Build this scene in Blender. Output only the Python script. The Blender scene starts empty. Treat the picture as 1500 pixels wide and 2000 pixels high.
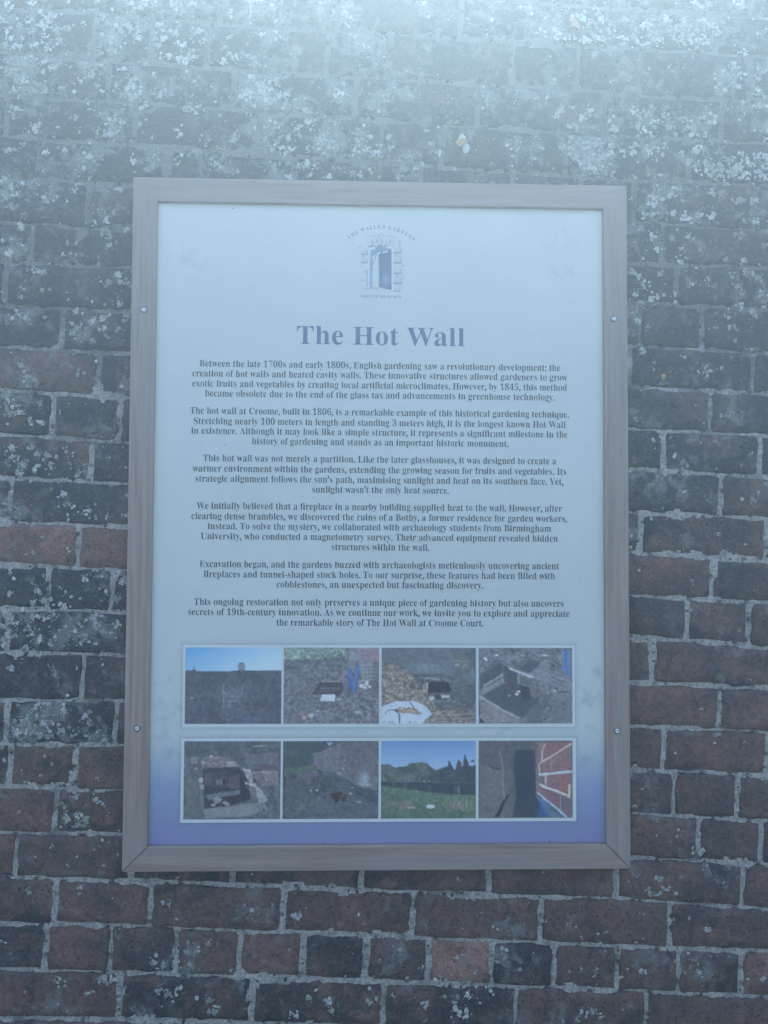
import bpy, bmesh, math, random
import numpy as np

R_ = math.radians
SC = bpy.context.scene
COL = SC.collection

# ------------------------------------------------------------------ camera, sky, sun, exposure
ZB = 1.60                     # height of the board's centre above the ground
cam_d = bpy.data.cameras.new('camera')
cam_d.sensor_fit = 'VERTICAL'
cam_d.sensor_height = 36.0
cam_d.lens = 28.8
cam_d.clip_start = 0.02
cam_d.clip_end = 300
cam = bpy.data.objects.new('camera', cam_d)
COL.objects.link(cam)
from mathutils import Matrix, Vector
_m = Matrix(((0.99957, -0.00612, -0.02851), (-0.02871, -0.03638, -0.99893), (0.00508, 0.99932, -0.03654)))
cam.matrix_world = Matrix.Translation((-0.0367, -1.5528, ZB - 0.0400)) @ _m.to_4x4()
SC.camera = cam

SUN_EL, SUN_AZ = 47.0, 5.0    # behind the wall, high, a little to the right
world = bpy.data.worlds.new('World')
SC.world = world
world.use_nodes = True
wn = world.node_tree.nodes
sky = wn.new('ShaderNodeTexSky')
sky.sky_type = 'NISHITA'
sky.sun_disc = False
sky.sun_elevation = R_(SUN_EL)
sky.sun_rotation = R_(SUN_AZ)
sky.air_density = 1.0
sky.dust_density = 3.0
sky.ozone_density = 1.0
world.node_tree.links.new(sky.outputs[0], wn['Background'].inputs[0])
wn['Background'].inputs[1].default_value = 0.14

sun_d = bpy.data.lights.new('sun', 'SUN')
sun_d.energy = 5.0
sun_d.angle = R_(0.5)
sun_d.color = (1.0, 0.96, 0.90)
sun = bpy.data.objects.new('sun', sun_d)
COL.objects.link(sun)
sd = Vector((math.sin(R_(SUN_AZ)) * math.cos(R_(SUN_EL)), math.cos(R_(SUN_AZ)) * math.cos(R_(SUN_EL)), math.sin(R_(SUN_EL))))
sun.rotation_euler = (-sd).to_track_quat('-Z', 'Y').to_euler()

vs = SC.view_settings
vs.view_transform = 'Standard'
vs.look = 'None'
vs.exposure = 2.18
vs.gamma = 1.0
vs.use_curve_mapping = False

HAZE_DENSITY = 0.145
HAZE_G = 0.56
HAZE_COLOR = (0.58, 0.83, 1.0)

WALL_TOP = 3.0

# ------------------------------------------------------------------ helpers
def tag(o, label=None, cat=None, group=None, kind=None):
    if label: o['label'] = label
    if cat: o['category'] = cat
    if group: o['group'] = group
    if kind: o['kind'] = kind
    return o

def empty(name, loc):
    o = bpy.data.objects.new(name, None)
    o.empty_display_size = 0.1
    o.location = loc
    COL.objects.link(o)
    return o

def link(name, me, mats, parent=None, loc=(0, 0, 0)):
    for m in (mats if isinstance(mats, (list, tuple)) else [mats]):
        me.materials.append(m)
    o = bpy.data.objects.new(name, me)
    COL.objects.link(o)
    if parent is not None:
        o.parent = parent
        o.location = Vector(loc) - parent.matrix_world.translation if False else Vector(loc)
    else:
        o.location = loc
    return o

def mesh_np(name, co, quads, smooth=False):
    """co (n,3), quads (m,4) or (m,3) numpy"""
    me = bpy.data.meshes.new(name)
    co = np.asarray(co, np.float32)
    quads = np.asarray(quads, np.int32)
    k = quads.shape[1]
    me.vertices.add(len(co))
    me.vertices.foreach_set('co', co.ravel())
    me.loops.add(quads.size)
    me.loops.foreach_set('vertex_index', quads.ravel())
    me.polygons.add(len(quads))
    me.polygons.foreach_set('loop_start', np.arange(0, quads.size, k, dtype=np.int32))
    me.polygons.foreach_set('loop_total', np.full(len(quads), k, np.int32))
    me.polygons.foreach_set('use_smooth', np.full(len(quads), smooth, bool))
    me.update(calc_edges=True)
    return me

def set_col(me, name, rgba):
    a = me.color_attributes.new(name, 'FLOAT_COLOR', 'POINT')
    rgba = np.asarray(rgba, np.float32)
    if rgba.ndim == 1:
        rgba = np.tile(rgba, (len(me.vertices), 1))
    a.data.foreach_set('color', rgba.ravel())

def value_noise(shape, cells, seed):
    """smooth random field 0..1 over an array"""
    rng = np.random.RandomState(seed)
    ny, nx = shape
    cy, cx = cells
    g = rng.rand(cy + 2, cx + 2)
    y = np.linspace(0, cy, ny, endpoint=False)
    x = np.linspace(0, cx, nx, endpoint=False)
    yi, xi = y.astype(int), x.astype(int)
    fy, fx = y - yi, x - xi
    fy, fx = fy * fy * (3 - 2 * fy), fx * fx * (3 - 2 * fx)
    a = g[yi][:, xi]; b = g[yi][:, xi + 1]; c = g[yi + 1][:, xi]; d = g[yi + 1][:, xi + 1]
    return (a * (1 - fx) + b * fx) * (1 - fy)[:, None] + (c * (1 - fx) + d * fx) * fy[:, None]

def fbm(shape, cells, seed, octs=4):
    r = 0; amp = 1; tot = 0
    cy, cx = cells
    for k in range(octs):
        if cy * 2 ** k > shape[0] or cx * 2 ** k > shape[1] * 1.01 + 1: break
        r = r + amp * value_noise(shape, (cy * 2 ** k, cx * 2 ** k), seed + 17 * k)
        tot += amp; amp *= 0.6
    return r / tot

# ------------------------------------------------------------------ node helpers
class NT:
    def __init__(s, name):
        s.m = bpy.data.materials.new(name)
        s.m.use_nodes = True
        s.t = s.m.node_tree
        s.b = s.t.nodes['Principled BSDF']
    def n(s, typ, **kw):
        nd = s.t.nodes.new(typ)
        for k, v in kw.items(): setattr(nd, k, v)
        return nd
    def put(s, sock, v):
        if hasattr(v, 'is_output') or isinstance(v, bpy.types.NodeSocket): s.t.links.new(v, sock)
        else: sock.default_value = v
    def math(s, op, a, b=0.0, c=None, clamp=False):
        nd = s.n('ShaderNodeMath', operation=op); nd.use_clamp = clamp
        s.put(nd.inputs[0], a); s.put(nd.inputs[1], b)
        if c is not None: s.put(nd.inputs[2], c)
        return nd.outputs[0]
    def mix(s, f, a, b):
        nd = s.n('ShaderNodeMix', data_type='RGBA')
        s.put(nd.inputs[0], f)
        s.put(nd.inputs[6], a if not isinstance(a, tuple) else (*a[:3], 1)); s.put(nd.inputs[7], b if not isinstance(b, tuple) else (*b[:3], 1))
        return nd.outputs[2]
    def noise(s, vec, scale, detail=4, rough=.55, dist=0.0):
        nd = s.n('ShaderNodeTexNoise')
        s.put(nd.inputs['Vector'], vec); nd.inputs['Scale'].default_value = scale
        nd.inputs['Detail'].default_value = detail; nd.inputs['Roughness'].default_value = rough
        nd.inputs['Distortion'].default_value = dist
        return nd
    def vor(s, vec, scale, feature='F1', rnd=1.0):
        nd = s.n('ShaderNodeTexVoronoi', feature=feature)
        s.put(nd.inputs['Vector'], vec); nd.inputs['Scale'].default_value = scale
        nd.inputs['Randomness'].default_value = rnd
        return nd
    def ramp(s, v, a, b, lo=0.0, hi=1.0, interp='SMOOTHSTEP'):
        nd = s.n('ShaderNodeMapRange', interpolation_type=interp)
        s.put(nd.inputs[0], v); nd.inputs[1].default_value = a; nd.inputs[2].default_value = b
        nd.inputs[3].default_value = lo; nd.inputs[4].default_value = hi
        return nd.outputs[0]
    def vscale(s, v, sc):
        nd = s.n('ShaderNodeVectorMath', operation='MULTIPLY')
        s.put(nd.inputs[0], v); nd.inputs[1].default_value = sc
        return nd.outputs[0]
    def vadd(s, a, b):
        nd = s.n('ShaderNodeVectorMath', operation='ADD')
        s.put(nd.inputs[0], a); s.put(nd.inputs[1], b)
        return nd.outputs[0]
    def bump(s, h, strength=.5, dist=.002, normal=None):
        nd = s.n('ShaderNodeBump'); nd.inputs['Strength'].default_value = strength
        nd.inputs['Distance'].default_value = dist
        s.put(nd.inputs['Height'], h)
        if normal is not None: s.put(nd.inputs['Normal'], normal)
        return nd.outputs[0]
    def out(s, color=None, rough=None, normal=None, spec=None):
        if color is not None: s.put(s.b.inputs['Base Color'], color if not isinstance(color, tuple) else (*color[:3], 1))
        if rough is not None: s.put(s.b.inputs['Roughness'], rough)
        if normal is not None: s.put(s.b.inputs['Normal'], normal)
        if spec is not None: s.b.inputs['Specular IOR Level'].default_value = spec
        return s.m

def lichen_layers(N, P, amount, base, bumps):
    """speckled grey crust and small pale rosettes growing on stone; returns colour, height"""
    warp = N.noise(P, 90, 3, .6)
    w = N.n('ShaderNodeVectorMath', operation='MULTIPLY_ADD')
    N.put(w.inputs[0], warp.outputs['Color']); w.inputs[1].default_value = (.010, .010, .010); N.put(w.inputs[2], P)
    Pw = w.outputs[0]
    field = N.noise(P, 11, 3, .6).outputs[0]
    # diffuse grey-green crust
    c1 = N.noise(P, 38, 7, .68, .4).outputs[0]
    dens = N.math('ADD', N.math('MULTIPLY', amount, .50), N.math('MULTIPLY', N.math('SUBTRACT', field, .56), 2.0))
    crust = N.ramp(N.math('ADD', c1, N.math('MULTIPLY', dens, .55)), .58, .74)
    col = N.mix(N.math('MULTIPLY', crust, .72), base, (.225, .228, .21))
    # broken crust crumbs
    c2 = N.noise(P, 150, 5, .7, .8).outputs[0]
    crumbs = N.ramp(N.math('ADD', c2, N.math('MULTIPLY', dens, .34)), .66, .71)
    col = N.mix(N.math('MULTIPLY', crumbs, .8), col, (.42, .43, .39))
    # small rosettes
    v = N.vor(Pw, 105)
    rnd = N.n('ShaderNodeSeparateColor'); N.put(rnd.inputs[0], v.outputs['Color'])
    thr = N.math('MULTIPLY', N.math('SUBTRACT', N.math('ADD', rnd.outputs[0], N.math('MULTIPLY', dens, 1.0)), .97), 1.5)
    ros = N.ramp(N.math('SUBTRACT', thr, v.outputs['Distance']), -.02, .07)
    col = N.mix(N.math('MULTIPLY', ros, .9), col, (.55, .57, .52))
    h = N.math('ADD', N.math('MULTIPLY', crumbs, .35), N.math('MULTIPLY', ros, .8))
    return col, h

def make_brick_mat():
    N = NT('weathered_brick')
    P = N.n('ShaderNodeNewGeometry').outputs['Position']
    at = N.n('ShaderNodeAttribute', attribute_name='tone')
    sp = N.n('ShaderNodeSeparateColor'); N.put(sp.inputs[0], at.outputs['Color'])
    red, lich, dark = sp.outputs[0], sp.outputs[1], sp.outputs[2]
    seed = at.outputs['Alpha']
    off = N.n('ShaderNodeCombineXYZ'); N.put(off.inputs[1], N.math('MULTIPLY', seed, 9.0))
    Q = N.vadd(P, off.outputs[0])            # every brick has its own patterning
    n1 = N.noise(Q, 16, 6, .62, .3).outputs[0]
    n2 = N.noise(Q, 70, 6, .65).outputs[0]
    n3 = N.noise(Q, 260, 3, .6).outputs[0]
    f = N.math('ADD', red, N.math('MULTIPLY', N.math('SUBTRACT', n1, .5), 2.2), clamp=True)
    dk = N.mix(n2, (.038, .034, .034), (.094, .078, .070))
    rd = N.mix(n2, (.150, .076, .058), (.285, .150, .112))
    col = N.mix(f, dk, rd)
    col = N.mix(N.math('MULTIPLY', N.ramp(red, .78, 1.2), N.ramp(n1, .35, .6)), col, (.37, .205, .155))
    # black algae film in patches
    film = N.ramp(N.math('ADD', N.noise(P, 9, 6, .7, .5).outputs[0], N.math('MULTIPLY', dark, .3)), .55, .72)
    col = N.mix(N.math('MULTIPLY', film, .85), col, (.030, .031, .034))
    # fine grain
    g = N.math('MULTIPLY', N.ramp(n3, .3, .7, .62, 1.42, 'LINEAR'), N.ramp(n2, .3, .7, .78, 1.22, 'LINEAR'))
    mm = N.n('ShaderNodeMix', data_type='RGBA', blend_type='MULTIPLY'); mm.inputs[0].default_value = 1
    N.put(mm.inputs[6], col)
    gc = N.n('ShaderNodeCombineColor'); [N.put(gc.inputs[i], g) for i in range(3)]
    N.put(mm.inputs[7], gc.outputs[0]); col = mm.outputs[2]
    n4 = N.noise(Q, 135, 3, .75, .6).outputs[0]
    col = N.mix(N.math('MULTIPLY', N.ramp(n4, .50, .66), .40), col, (.185, .165, .155))
    col = N.mix(N.math('MULTIPLY', N.ramp(n4, .47, .33), .62), col, (.028, .027, .030))
    cloud = N.ramp(N.noise(Q, 26, 4, .6, .5).outputs[0], .55, .72)       # worn paler patches
    col = N.mix(N.math('MULTIPLY', cloud, .34), col, (.22, .205, .20))
    # pits
    pv = N.vor(Q, 130); ps = N.n('ShaderNodeSeparateColor'); N.put(ps.inputs[0], pv.outputs['Color'])
    pit = N.math('MULTIPLY', N.ramp(pv.outputs['Distance'], .10, .24, 1, 0), N.ramp(ps.outputs[1], .80, .84))
    col = N.mix(N.math('MULTIPLY', pit, .75), col, (.02, .02, .022))
    # ochre algae stain low on the wall at the left
    sx = N.n('ShaderNodeSeparateXYZ'); N.put(sx.inputs[0], P)
    low = N.math('MULTIPLY', N.ramp(sx.outputs[2], ZB - .95, ZB - .6, 1, 0), N.ramp(sx.outputs[0], -.5, .0, 1, .12))
    och = N.math('MULTIPLY', N.ramp(N.noise(P, 22, 5, .7).outputs[0], .60, .70), low)
    col = N.mix(N.math('MULTIPLY', och, .75), col, (.13, .11, .035))
    col, lh = lichen_layers(N, P, lich, col, None)
    h = N.math('ADD', N.math('MULTIPLY', n2, .5), N.math('MULTIPLY', n3, .35))
    h = N.math('SUBTRACT', h, N.math('MULTIPLY', pit, 1.2))
    h = N.math('ADD', h, lh)
    nrm = N.bump(h, 1.0, .0032)
    return N.out(col, .9, nrm, .25)

def make_mortar_mat():
    N = NT('lime_mortar')
    P = N.n('ShaderNodeNewGeometry').outputs['Position']
    n1 = N.noise(P, 30, 6, .65).outputs[0]
    n2 = N.noise(P, 190, 5, .7).outputs[0]
    col = N.mix(n1, (.42, .39, .345), (.64, .61, .555))
    col = N.mix(N.ramp(n2, .36, .60), N.mix(.62, col, (.11, .10, .09)), col)
    # dirt and algae high on the wall, where lichen has taken over
    sx = N.n('ShaderNodeSeparateXYZ'); N.put(sx.inputs[0], P)
    up = N.ramp(sx.outputs[2], ZB + .0, ZB + .6, .12, .95)
    grime = N.ramp(N.math('ADD', N.noise(P, 14, 6, .7).outputs[0], N.math('MULTIPLY', up, .35)), .56, .74)
    col = N.mix(N.math('MULTIPLY', grime, .75), col, (.105, .107, .10))
    pv = N.vor(P, 95); ps = N.n('ShaderNodeSeparateColor'); N.put(ps.inputs[0], pv.outputs['Color'])
    pit = N.math('MULTIPLY', N.ramp(pv.outputs['Distance'], .12, .26, 1, 0), N.ramp(ps.outputs[0], .74, .78))
    col = N.mix(N.math('MULTIPLY', pit, .9), col, (.02, .02, .02))
    h = N.math('SUBTRACT', N.math('ADD', N.math('MULTIPLY', n2, .7), n1), N.math('MULTIPLY', pit, 1.3))
    return N.out(col, .95, N.bump(h, 1.0, .004), .2)

def make_lichen_mat():
    N = NT('crustose_lichen')
    P = N.n('ShaderNodeNewGeometry').outputs['Position']
    at = N.n('ShaderNodeAttribute', attribute_name='tone')
    n = N.noise(P, 220, 5, .7).outputs[0]
    n2 = N.noise(P, 60, 3, .6).outputs[0]
    mm = N.n('ShaderNodeMix', data_type='RGBA', blend_type='MULTIPLY'); mm.inputs[0].default_value = 1
    N.put(mm.inputs[6], at.outputs['Color'])
    g = N.math('MULTIPLY', N.ramp(n, .3, .65, .62, 1.08), N.ramp(n2, .3, .7, .85, 1.08))
    gc = N.n('ShaderNodeCombineColor'); [N.put(gc.inputs[i], g) for i in range(3)]
    N.put(mm.inputs[7], gc.outputs[0])
    return N.out(mm.outputs[2], .95, N.bump(n, .8, .0015), .15)

def make_wood_mat():
    N = NT('weathered_hardwood')
    tc = N.n('ShaderNodeTexCoord').outputs['Object']
    P = N.n('ShaderNodeNewGeometry').outputs['Position']
    inf = N.n('ShaderNodeObjectInfo')
    off = N.n('ShaderNodeCombineXYZ'); N.put(off.inputs[1], N.math('MULTIPLY', inf.outputs['Random'], 7.0))
    Q = N.vadd(tc, off.outputs[0])
    a = N.noise(N.vscale(Q, (6, 150, 150)), 1.0, 6, .6, .4).outputs[0]
    b = N.noise(N.vscale(Q, (40, 900, 900)), 1.0, 4, .65).outputs[0]
    c = N.noise(N.vscale(Q, (3, 28, 28)), 1.0, 4, .55).outputs[0]
    col = N.mix(N.ramp(a, .3, .7), (.290, .200, .160), (.430, .325, .268))
    col = N.mix(N.math('MULTIPLY', N.ramp(c, .4, .65), .55), col, (.325, .285, .262))
    col = N.mix(N.math('MULTIPLY', N.ramp(b, .55, .72), .55), col, (.165, .120, .105))
    # scattered dark bruises
    col = N.mix(N.math('MULTIPLY', N.ramp(N.noise(N.vscale(Q, (12, 60, 60)), 1.0, 4, .7).outputs[0], .68, .78), .45), col, (.14, .105, .09))
    fleck = N.vor(P, 240); fs = N.n('ShaderNodeSeparateColor'); N.put(fs.inputs[0], fleck.outputs['Color'])
    fl = N.math('MULTIPLY', N.ramp(fleck.outputs['Distance'], .1, .3, 1, 0), N.ramp(fs.outputs[0], .95, .97))
    col = N.mix(N.math('MULTIPLY', fl, .6), col, (.10, .08, .07))
    h = N.math('ADD', N.math('MULTIPLY', a, .6), N.math('MULTIPLY', b, .6))
    return N.out(col, .72, N.bump(h, .35, .0008), .3)

def make_print_mat(name, rough=.42, speck=True):
    N = NT(name)
    at = N.n('ShaderNodeAttribute', attribute_name='ink')
    P = N.n('ShaderNodeNewGeometry').outputs['Position']
    n = N.noise(P, 900, 2, .6).outputs[0]
    n2 = N.noise(P, 5, 4, .6).outputs[0]
    mm = N.n('ShaderNodeMix', data_type='RGBA', blend_type='MULTIPLY'); mm.inputs[0].default_value = 1
    N.put(mm.inputs[6], at.outputs['Color'])
    g = N.math('MULTIPLY', N.ramp(n, .3, .7, .955, 1.03), N.ramp(n2, .3, .7, .965, 1.02))
    gc = N.n('ShaderNodeCombineColor'); [N.put(gc.inputs[i], g) for i in range(3)]
    N.put(mm.inputs[7], gc.outputs[0])
    col = mm.outputs[2]
    # dust and fly specks
    v = N.vor(P, 55); s_ = N.n('ShaderNodeSeparateColor'); N.put(s_.inputs[0], v.outputs['Color'])
    d = N.math('MULTIPLY', N.ramp(v.outputs['Distance'], .018, .040, 1, 0), N.ramp(s_.outputs[0], .90, .93))
    col = N.mix(N.math('MULTIPLY', d, .55), col, (.18, .17, .16))
    return N.out(col, rough, N.bump(n, .06, .0004), .4)

def flat(name, color, rough=.6, metal=0.0):
    N = NT(name)
    P = N.n('ShaderNodeNewGeometry').outputs['Position']
    n = N.noise(P, 500, 3, .6).outputs[0]
    c2 = tuple(c * .86 for c in color)
    N.out(N.mix(n, color, c2), rough)
    N.b.inputs['Metallic'].default_value = metal
    return N.m

def make_grass_mat():
    N = NT('mown_grass')
    P = N.n('ShaderNodeNewGeometry').outputs['Position']
    a = N.noise(P, 1.2, 5, .6).outputs[0]; b = N.noise(P, 60, 5, .7).outputs[0]
    col = N.mix(a, (.055, .085, .025), (.095, .105, .045))
    col = N.mix(N.math('MULTIPLY', b, .5), col, (.03, .045, .015))
    return N.out(col, .9, N.bump(b, .8, .02), .2)

M_BRICK = make_brick_mat()
M_MORTAR = make_mortar_mat()
M_LICHEN = make_lichen_mat()
M_WOOD = make_wood_mat()
M_PRINT = make_print_mat('printed_board', .45)
M_PHOTO = make_print_mat('printed_photo', .40)
M_TITLE = flat('slate_blue_ink', (.145, .185, .30), .5)
M_TEXT = flat('dark_grey_ink', (.028, .036, .046), .5)
M_LOGOINK = flat('soft_blue_ink', (.18, .23, .30), .5)
M_STEEL = flat('bright_screw_steel', (.72, .74, .76), .28, .9)
M_SPECK_SHADE = flat('dirt_and_screw_shade', (.035, .03, .028), .8)  # grit on the print, and the painted shadow round the screws
M_GRASS = make_grass_mat()
M_STONE = flat('coping_stone', (.30, .28, .25), .9)

# ------------------------------------------------------------------ ground
me = mesh_np('ground', [(-15, -15, 0), (15, -15, 0), (15, 15, 0), (-15, 15, 0)], [(0, 1, 2, 3)])
tag(link('ground', me, M_GRASS), kind='structure')
me = mesh_np('path', [(-15, -5.5, .02), (15, -5.5, .02), (15, -.25, .02), (-15, -.25, .02), (-15, -5.5, -.05), (15, -5.5, -.05), (15, -.25, -.05), (-15, -.25, -.05)],  # unseen path, added to bounce warm sunlight onto the lower wall and board
             [(0, 1, 2, 3), (0, 4, 5, 1), (1, 5, 6, 2), (2, 6, 7, 3), (3, 7, 4, 0)])
N = NT('added_bounce_gravel')
_P = N.n('ShaderNodeNewGeometry').outputs['Position']
_v = N.vor(_P, 70); _s = N.n('ShaderNodeSeparateColor'); N.put(_s.inputs[0], _v.outputs['Color'])
N.out(N.mix(_s.outputs[0], (.20, .18, .14), (.38, .345, .28)), .9, N.bump(_v.outputs['Distance'], .8, .01))
tag(link('path', me, N.m), kind='structure')  # added unseen path, there only to bounce sunlight
# ------------------------------------------------------------------ the brick wall
# bed joints (lower joint of each course, mm from the board's centre) and the upright joints of that course
ROWS = [
  ([(-733,978.6),(-553,975.9),(-392,964.6),(-318,958.3),(453,928.5),(757,916.9)], [-676,-549,-314,-87,152,440,656]),
  ([(-731,895.5),(-478,877.1),(-366,871.6),(-243,866.2),(453,837.7),(756,826.7)], [-550,-443,-337,-106,13,252,383,503,721]),
  ([(-729,808.7),(-477,799.0),(-365,793.3),(-51,776.7),(452,752.3),(755,743.0)], [-764,-526,-287,-51,187,433,667]),
  ([(-727,727.3),(-476,718.2),(-242,705.7),(-94,694.5),(477,667.8),(754,662.6)], [-717,-475,-237,-1,118,357,600]),
  ([(-726,649.1),(-484,637.6),(477,586.1),(753,570.4)], [-656,-412,-168,74,252,492,732]),
  ([(-724,566.2),(-483,550.5),(476,501.6),(752,497.7)], [-797,-562,-328,-94,133,361,547,788]),
  ([(-722,486.7),(-482,477.5),(476,424.6),(751,414.2)], [-666,-434,-200,35,262,451,573,692]),
  ([(-720,403.5),(-480,394.0),(475,341.8),(750,330.1)], [-712,-469,-239,1,232,381,502,622]),
  ([(-718,321.6),(-479,314.7),(475,261.3),(749,250.2)], [-838,-603,-369,-131,104,351,480,721]),
  ([(-717,242.9),(-478,227.9),(474,180.1),(748,170.7)], [-770,-534,-305,-72,163,400,637]),
  ([(-715,159.7),(-486,145.2),(474,104.2),(747,88.5)], [-735,-620,-495,-265,-32,203,429,545,732]),
  ([(-713,75.8),(-475,65.0),(473,19.7),(746,9.5)], [-776,-545,-312,-75,163,409,657]),
  ([(-711,-3.9),(-474,-14.0),(473,-59.6),(745,-71.1)], [-693,-455,-220,17,257,500,745]),
  ([(-710,-85.2),(-472,-95.7),(472,-140.5),(744,-151.4)], [-800,-566,-329,-94,149,389,636]),
  ([(-708,-166.2),(-476,-175.1),(472,-216.3),(743,-238.2)], [-737,-620,-504,-386,-146,96,340,467,587,708]),
  ([(-706,-249.7),(-474,-255.2),(471,-303.4),(742,-316.0)], [-694,-456,-213,33,276,522,770]),
  ([(-704,-335.8),(-478,-338.7),(471,-384.4),(741,-399.2)], [-789,-554,-317,-77,164,408,650]),
  ([(-702,-419.6),(-476,-420.0),(470,-468.9),(740,-481.2)], [-692,-492,-259,-19,222,427,541,740]),
  ([(-701,-496.5),(-475,-504.8),(470,-551.2),(739,-565.8)], [-799,-684,-564,-447,-210,29,271,446,562,681]),
  ([(-699,-580.6),(-474,-586.4),(469,-633.1),(738,-648.0)], [-830,-598,-361,-123,121,363,606]),
  ([(-697,-659.8),(-463,-670.6),(-227,-680.6),(11,-692.6),(251,-701.8),(445,-709.8),(737,-731.0)], [-670,-458,-270,-31,207,450,689]),
  ([(-695,-746.0),(-521,-751.1),(-344,-758.2),(12,-775.1),(444,-796.7),(736,-810.7)], [-596,-420,-178,65,306,551,796]),
  ([(-693,-830.0),(-460,-836.9),(-225,-846.6),(12,-858.3),(347,-873.9),(735,-892.0)], [-727,-611,-494,-374,-257,-139,-22,95,213,331,450,567,687,807]),
  ([(-691,-916.5),(-365,-926.6),(12,-943.0),(734,-977.8)], [-711,-476,-232,10,258,504,749]),
]
SL = -0.0472                               # the courses run downhill to the right
def bed_fn(pts):
    xs = [p[0] / 1000 for p in pts]; zs = [p[1] / 1000 for p in pts]
    a = np.polyfit(xs, zs, 1)
    def f(x):
        x = np.asarray(x, float)
        z = np.interp(x, xs, zs)
        z = np.where(x < xs[0], zs[0] + (x - xs[0]) * SL, z)
        z = np.where(x > xs[-1], zs[-1] + (x - xs[-1]) * SL, z)
        return z
    return f
beds = [bed_fn(r[0]) for r in ROWS]
perps = [[x / 1000 for x in r[1]] for r in ROWS]
PITCH = .0818
rng = random.Random(11)
# courses beyond the measured ones
def shifted(f, d): return lambda x: f(x) * 0 + (np.asarray(x, float) * SL + d)
z_top0 = .9482; z_bot0 = -.9444
tops = [shifted(beds[0], z_top0 + PITCH * (k + 1)) for k in range(4)]          # above
n_up = 4
beds = list(reversed(tops)) + beds
perps = [[-.7 + rng.uniform(-.1, .1) + .2385 * i for i in range(7)] for _ in range(n_up)] + perps
n_dn = 8
for k in range(n_dn):
    beds.append(shifted(beds[0], z_bot0 - PITCH * (k + 1)))
    perps.append([-.75 + rng.uniform(-.1, .1) + .2385 * i for i in range(7)])
XW = 4.0
def extend(p, seed):
    r = random.Random(seed); p = list(p)
    head = all(b - a < .15 for a, b in zip(p, p[1:]))
    st = lambda: (.1185 if head else (.2385 if r.random() < .86 else .1185)) + r.uniform(-.003, .003)
    while p[-1] < XW: p.append(p[-1] + st())
    while p[0] > -XW: p.insert(0, p[0] - st())
    return p
perps = [extend(p, i) for i, p in enumerate(perps)]

wall = empty('brick_wall', (0, 0.17, 0))
tag(wall, 'old lichen-spotted red brick garden wall with pale lime mortar joints', 'wall')
WOFF = Vector((0, -0.17, 0))               # children are laid out in world metres

# bricks that stand out: (x, z from the board's centre, redness, lichen, darkness)
HL = [(-.62, -.06, .95, .1, 0), (-.535, -.07, .8, .05, .1), (-.21, -.83, .85, .1, .0), (.145, -.835, 1.25, .35, -.5),
      (-.63, -.55, .75, .1, .1), (.56, -.285, .6, .1, .3), (.55, -.36, .62, .05, .2), (.69, -.37, .7, .1, .2),
      (.50, -.285, .65, .05, .2), (-.57, -.82, .7, .0, 0), (.72, -.86, .9, .25, 0), (-.55, .275, .42, .25, .1),
      (-.52, -.72, .55, .1, .1), (-.32, -.73, .5, .15, .2), (-.08, -.74, .45, .2, .3), (.2, -.755, .55, .5, -.3),
      (.42, -.78, .58, .15, .1), (.66, -.79, .5, .15, .3), (-.69, -.45, .45, .1, .2), (-.6, -.455, .5, .1, .2),
      (-.48, -.46, .6, .05, .1), (-.5, -.635, .45, .1, .2), (-.72, -.64, .75, .05, .1), (.69, -.56, .62, .1, 0),
      (.63, -.47, .58, .1, .1), (.5, -.56, .55, .25, .2), (.48, -.24, .5, .1, .2), (.55, -.66, .55, .35, .2),
      (.36, -.84, .5, .1, .1), (.47, -.85, .48, .1, .2), (-.12, -.83, .35, .2, .4), (-.42, -.82, .35, .4, .3),
      (-.33, -.83, .5, .45, .1), (-.7, -.9, .45, .2, .3), (-.35, -.92, .3, .3, .5), (.14, -.92, .3, .35, .6),
      (.42, -.93, .5, .35, .2), (-.65, -.73, .5, .1, .3), (-.66, -.81, .3, .15, .5), (.6, -.86, .4, .4, .3)]

def tone_for(x, z, seed, hw=.118):
    r = random.Random(seed * 7 + 3)
    up = min(1, max(0, (z + .75) / 1.2))
    red = .46 * (1 - up) + .10 * up + r.uniform(-.16, .16)
    lich = .10 + .50 * min(1, max(0, (z + .10) / .9)) + r.uniform(-.22, .22)
    dark = .30 + .4 * up + r.uniform(-.25, .25)
    if x < -.45: lich += .30 * math.exp(-((z + .20) / .16) ** 2) + .22 * math.exp(-((z - .15) / .15) ** 2)
    if x < -.45 and abs(z + .37) < .035: lich += .55
    if x > .42 and z < .1: dark -= .40
    if x < -.4 and -.45 < z < .1: red -= .14; dark += .15
    for hx, hz, a, b, c in HL:
        if abs(x - hx) < hw - .008 and abs(z - hz) < .036:
            red, lich, dark = a, b, c
    return (red, max(0, min(1.2, lich)), dark, r.random())

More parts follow.
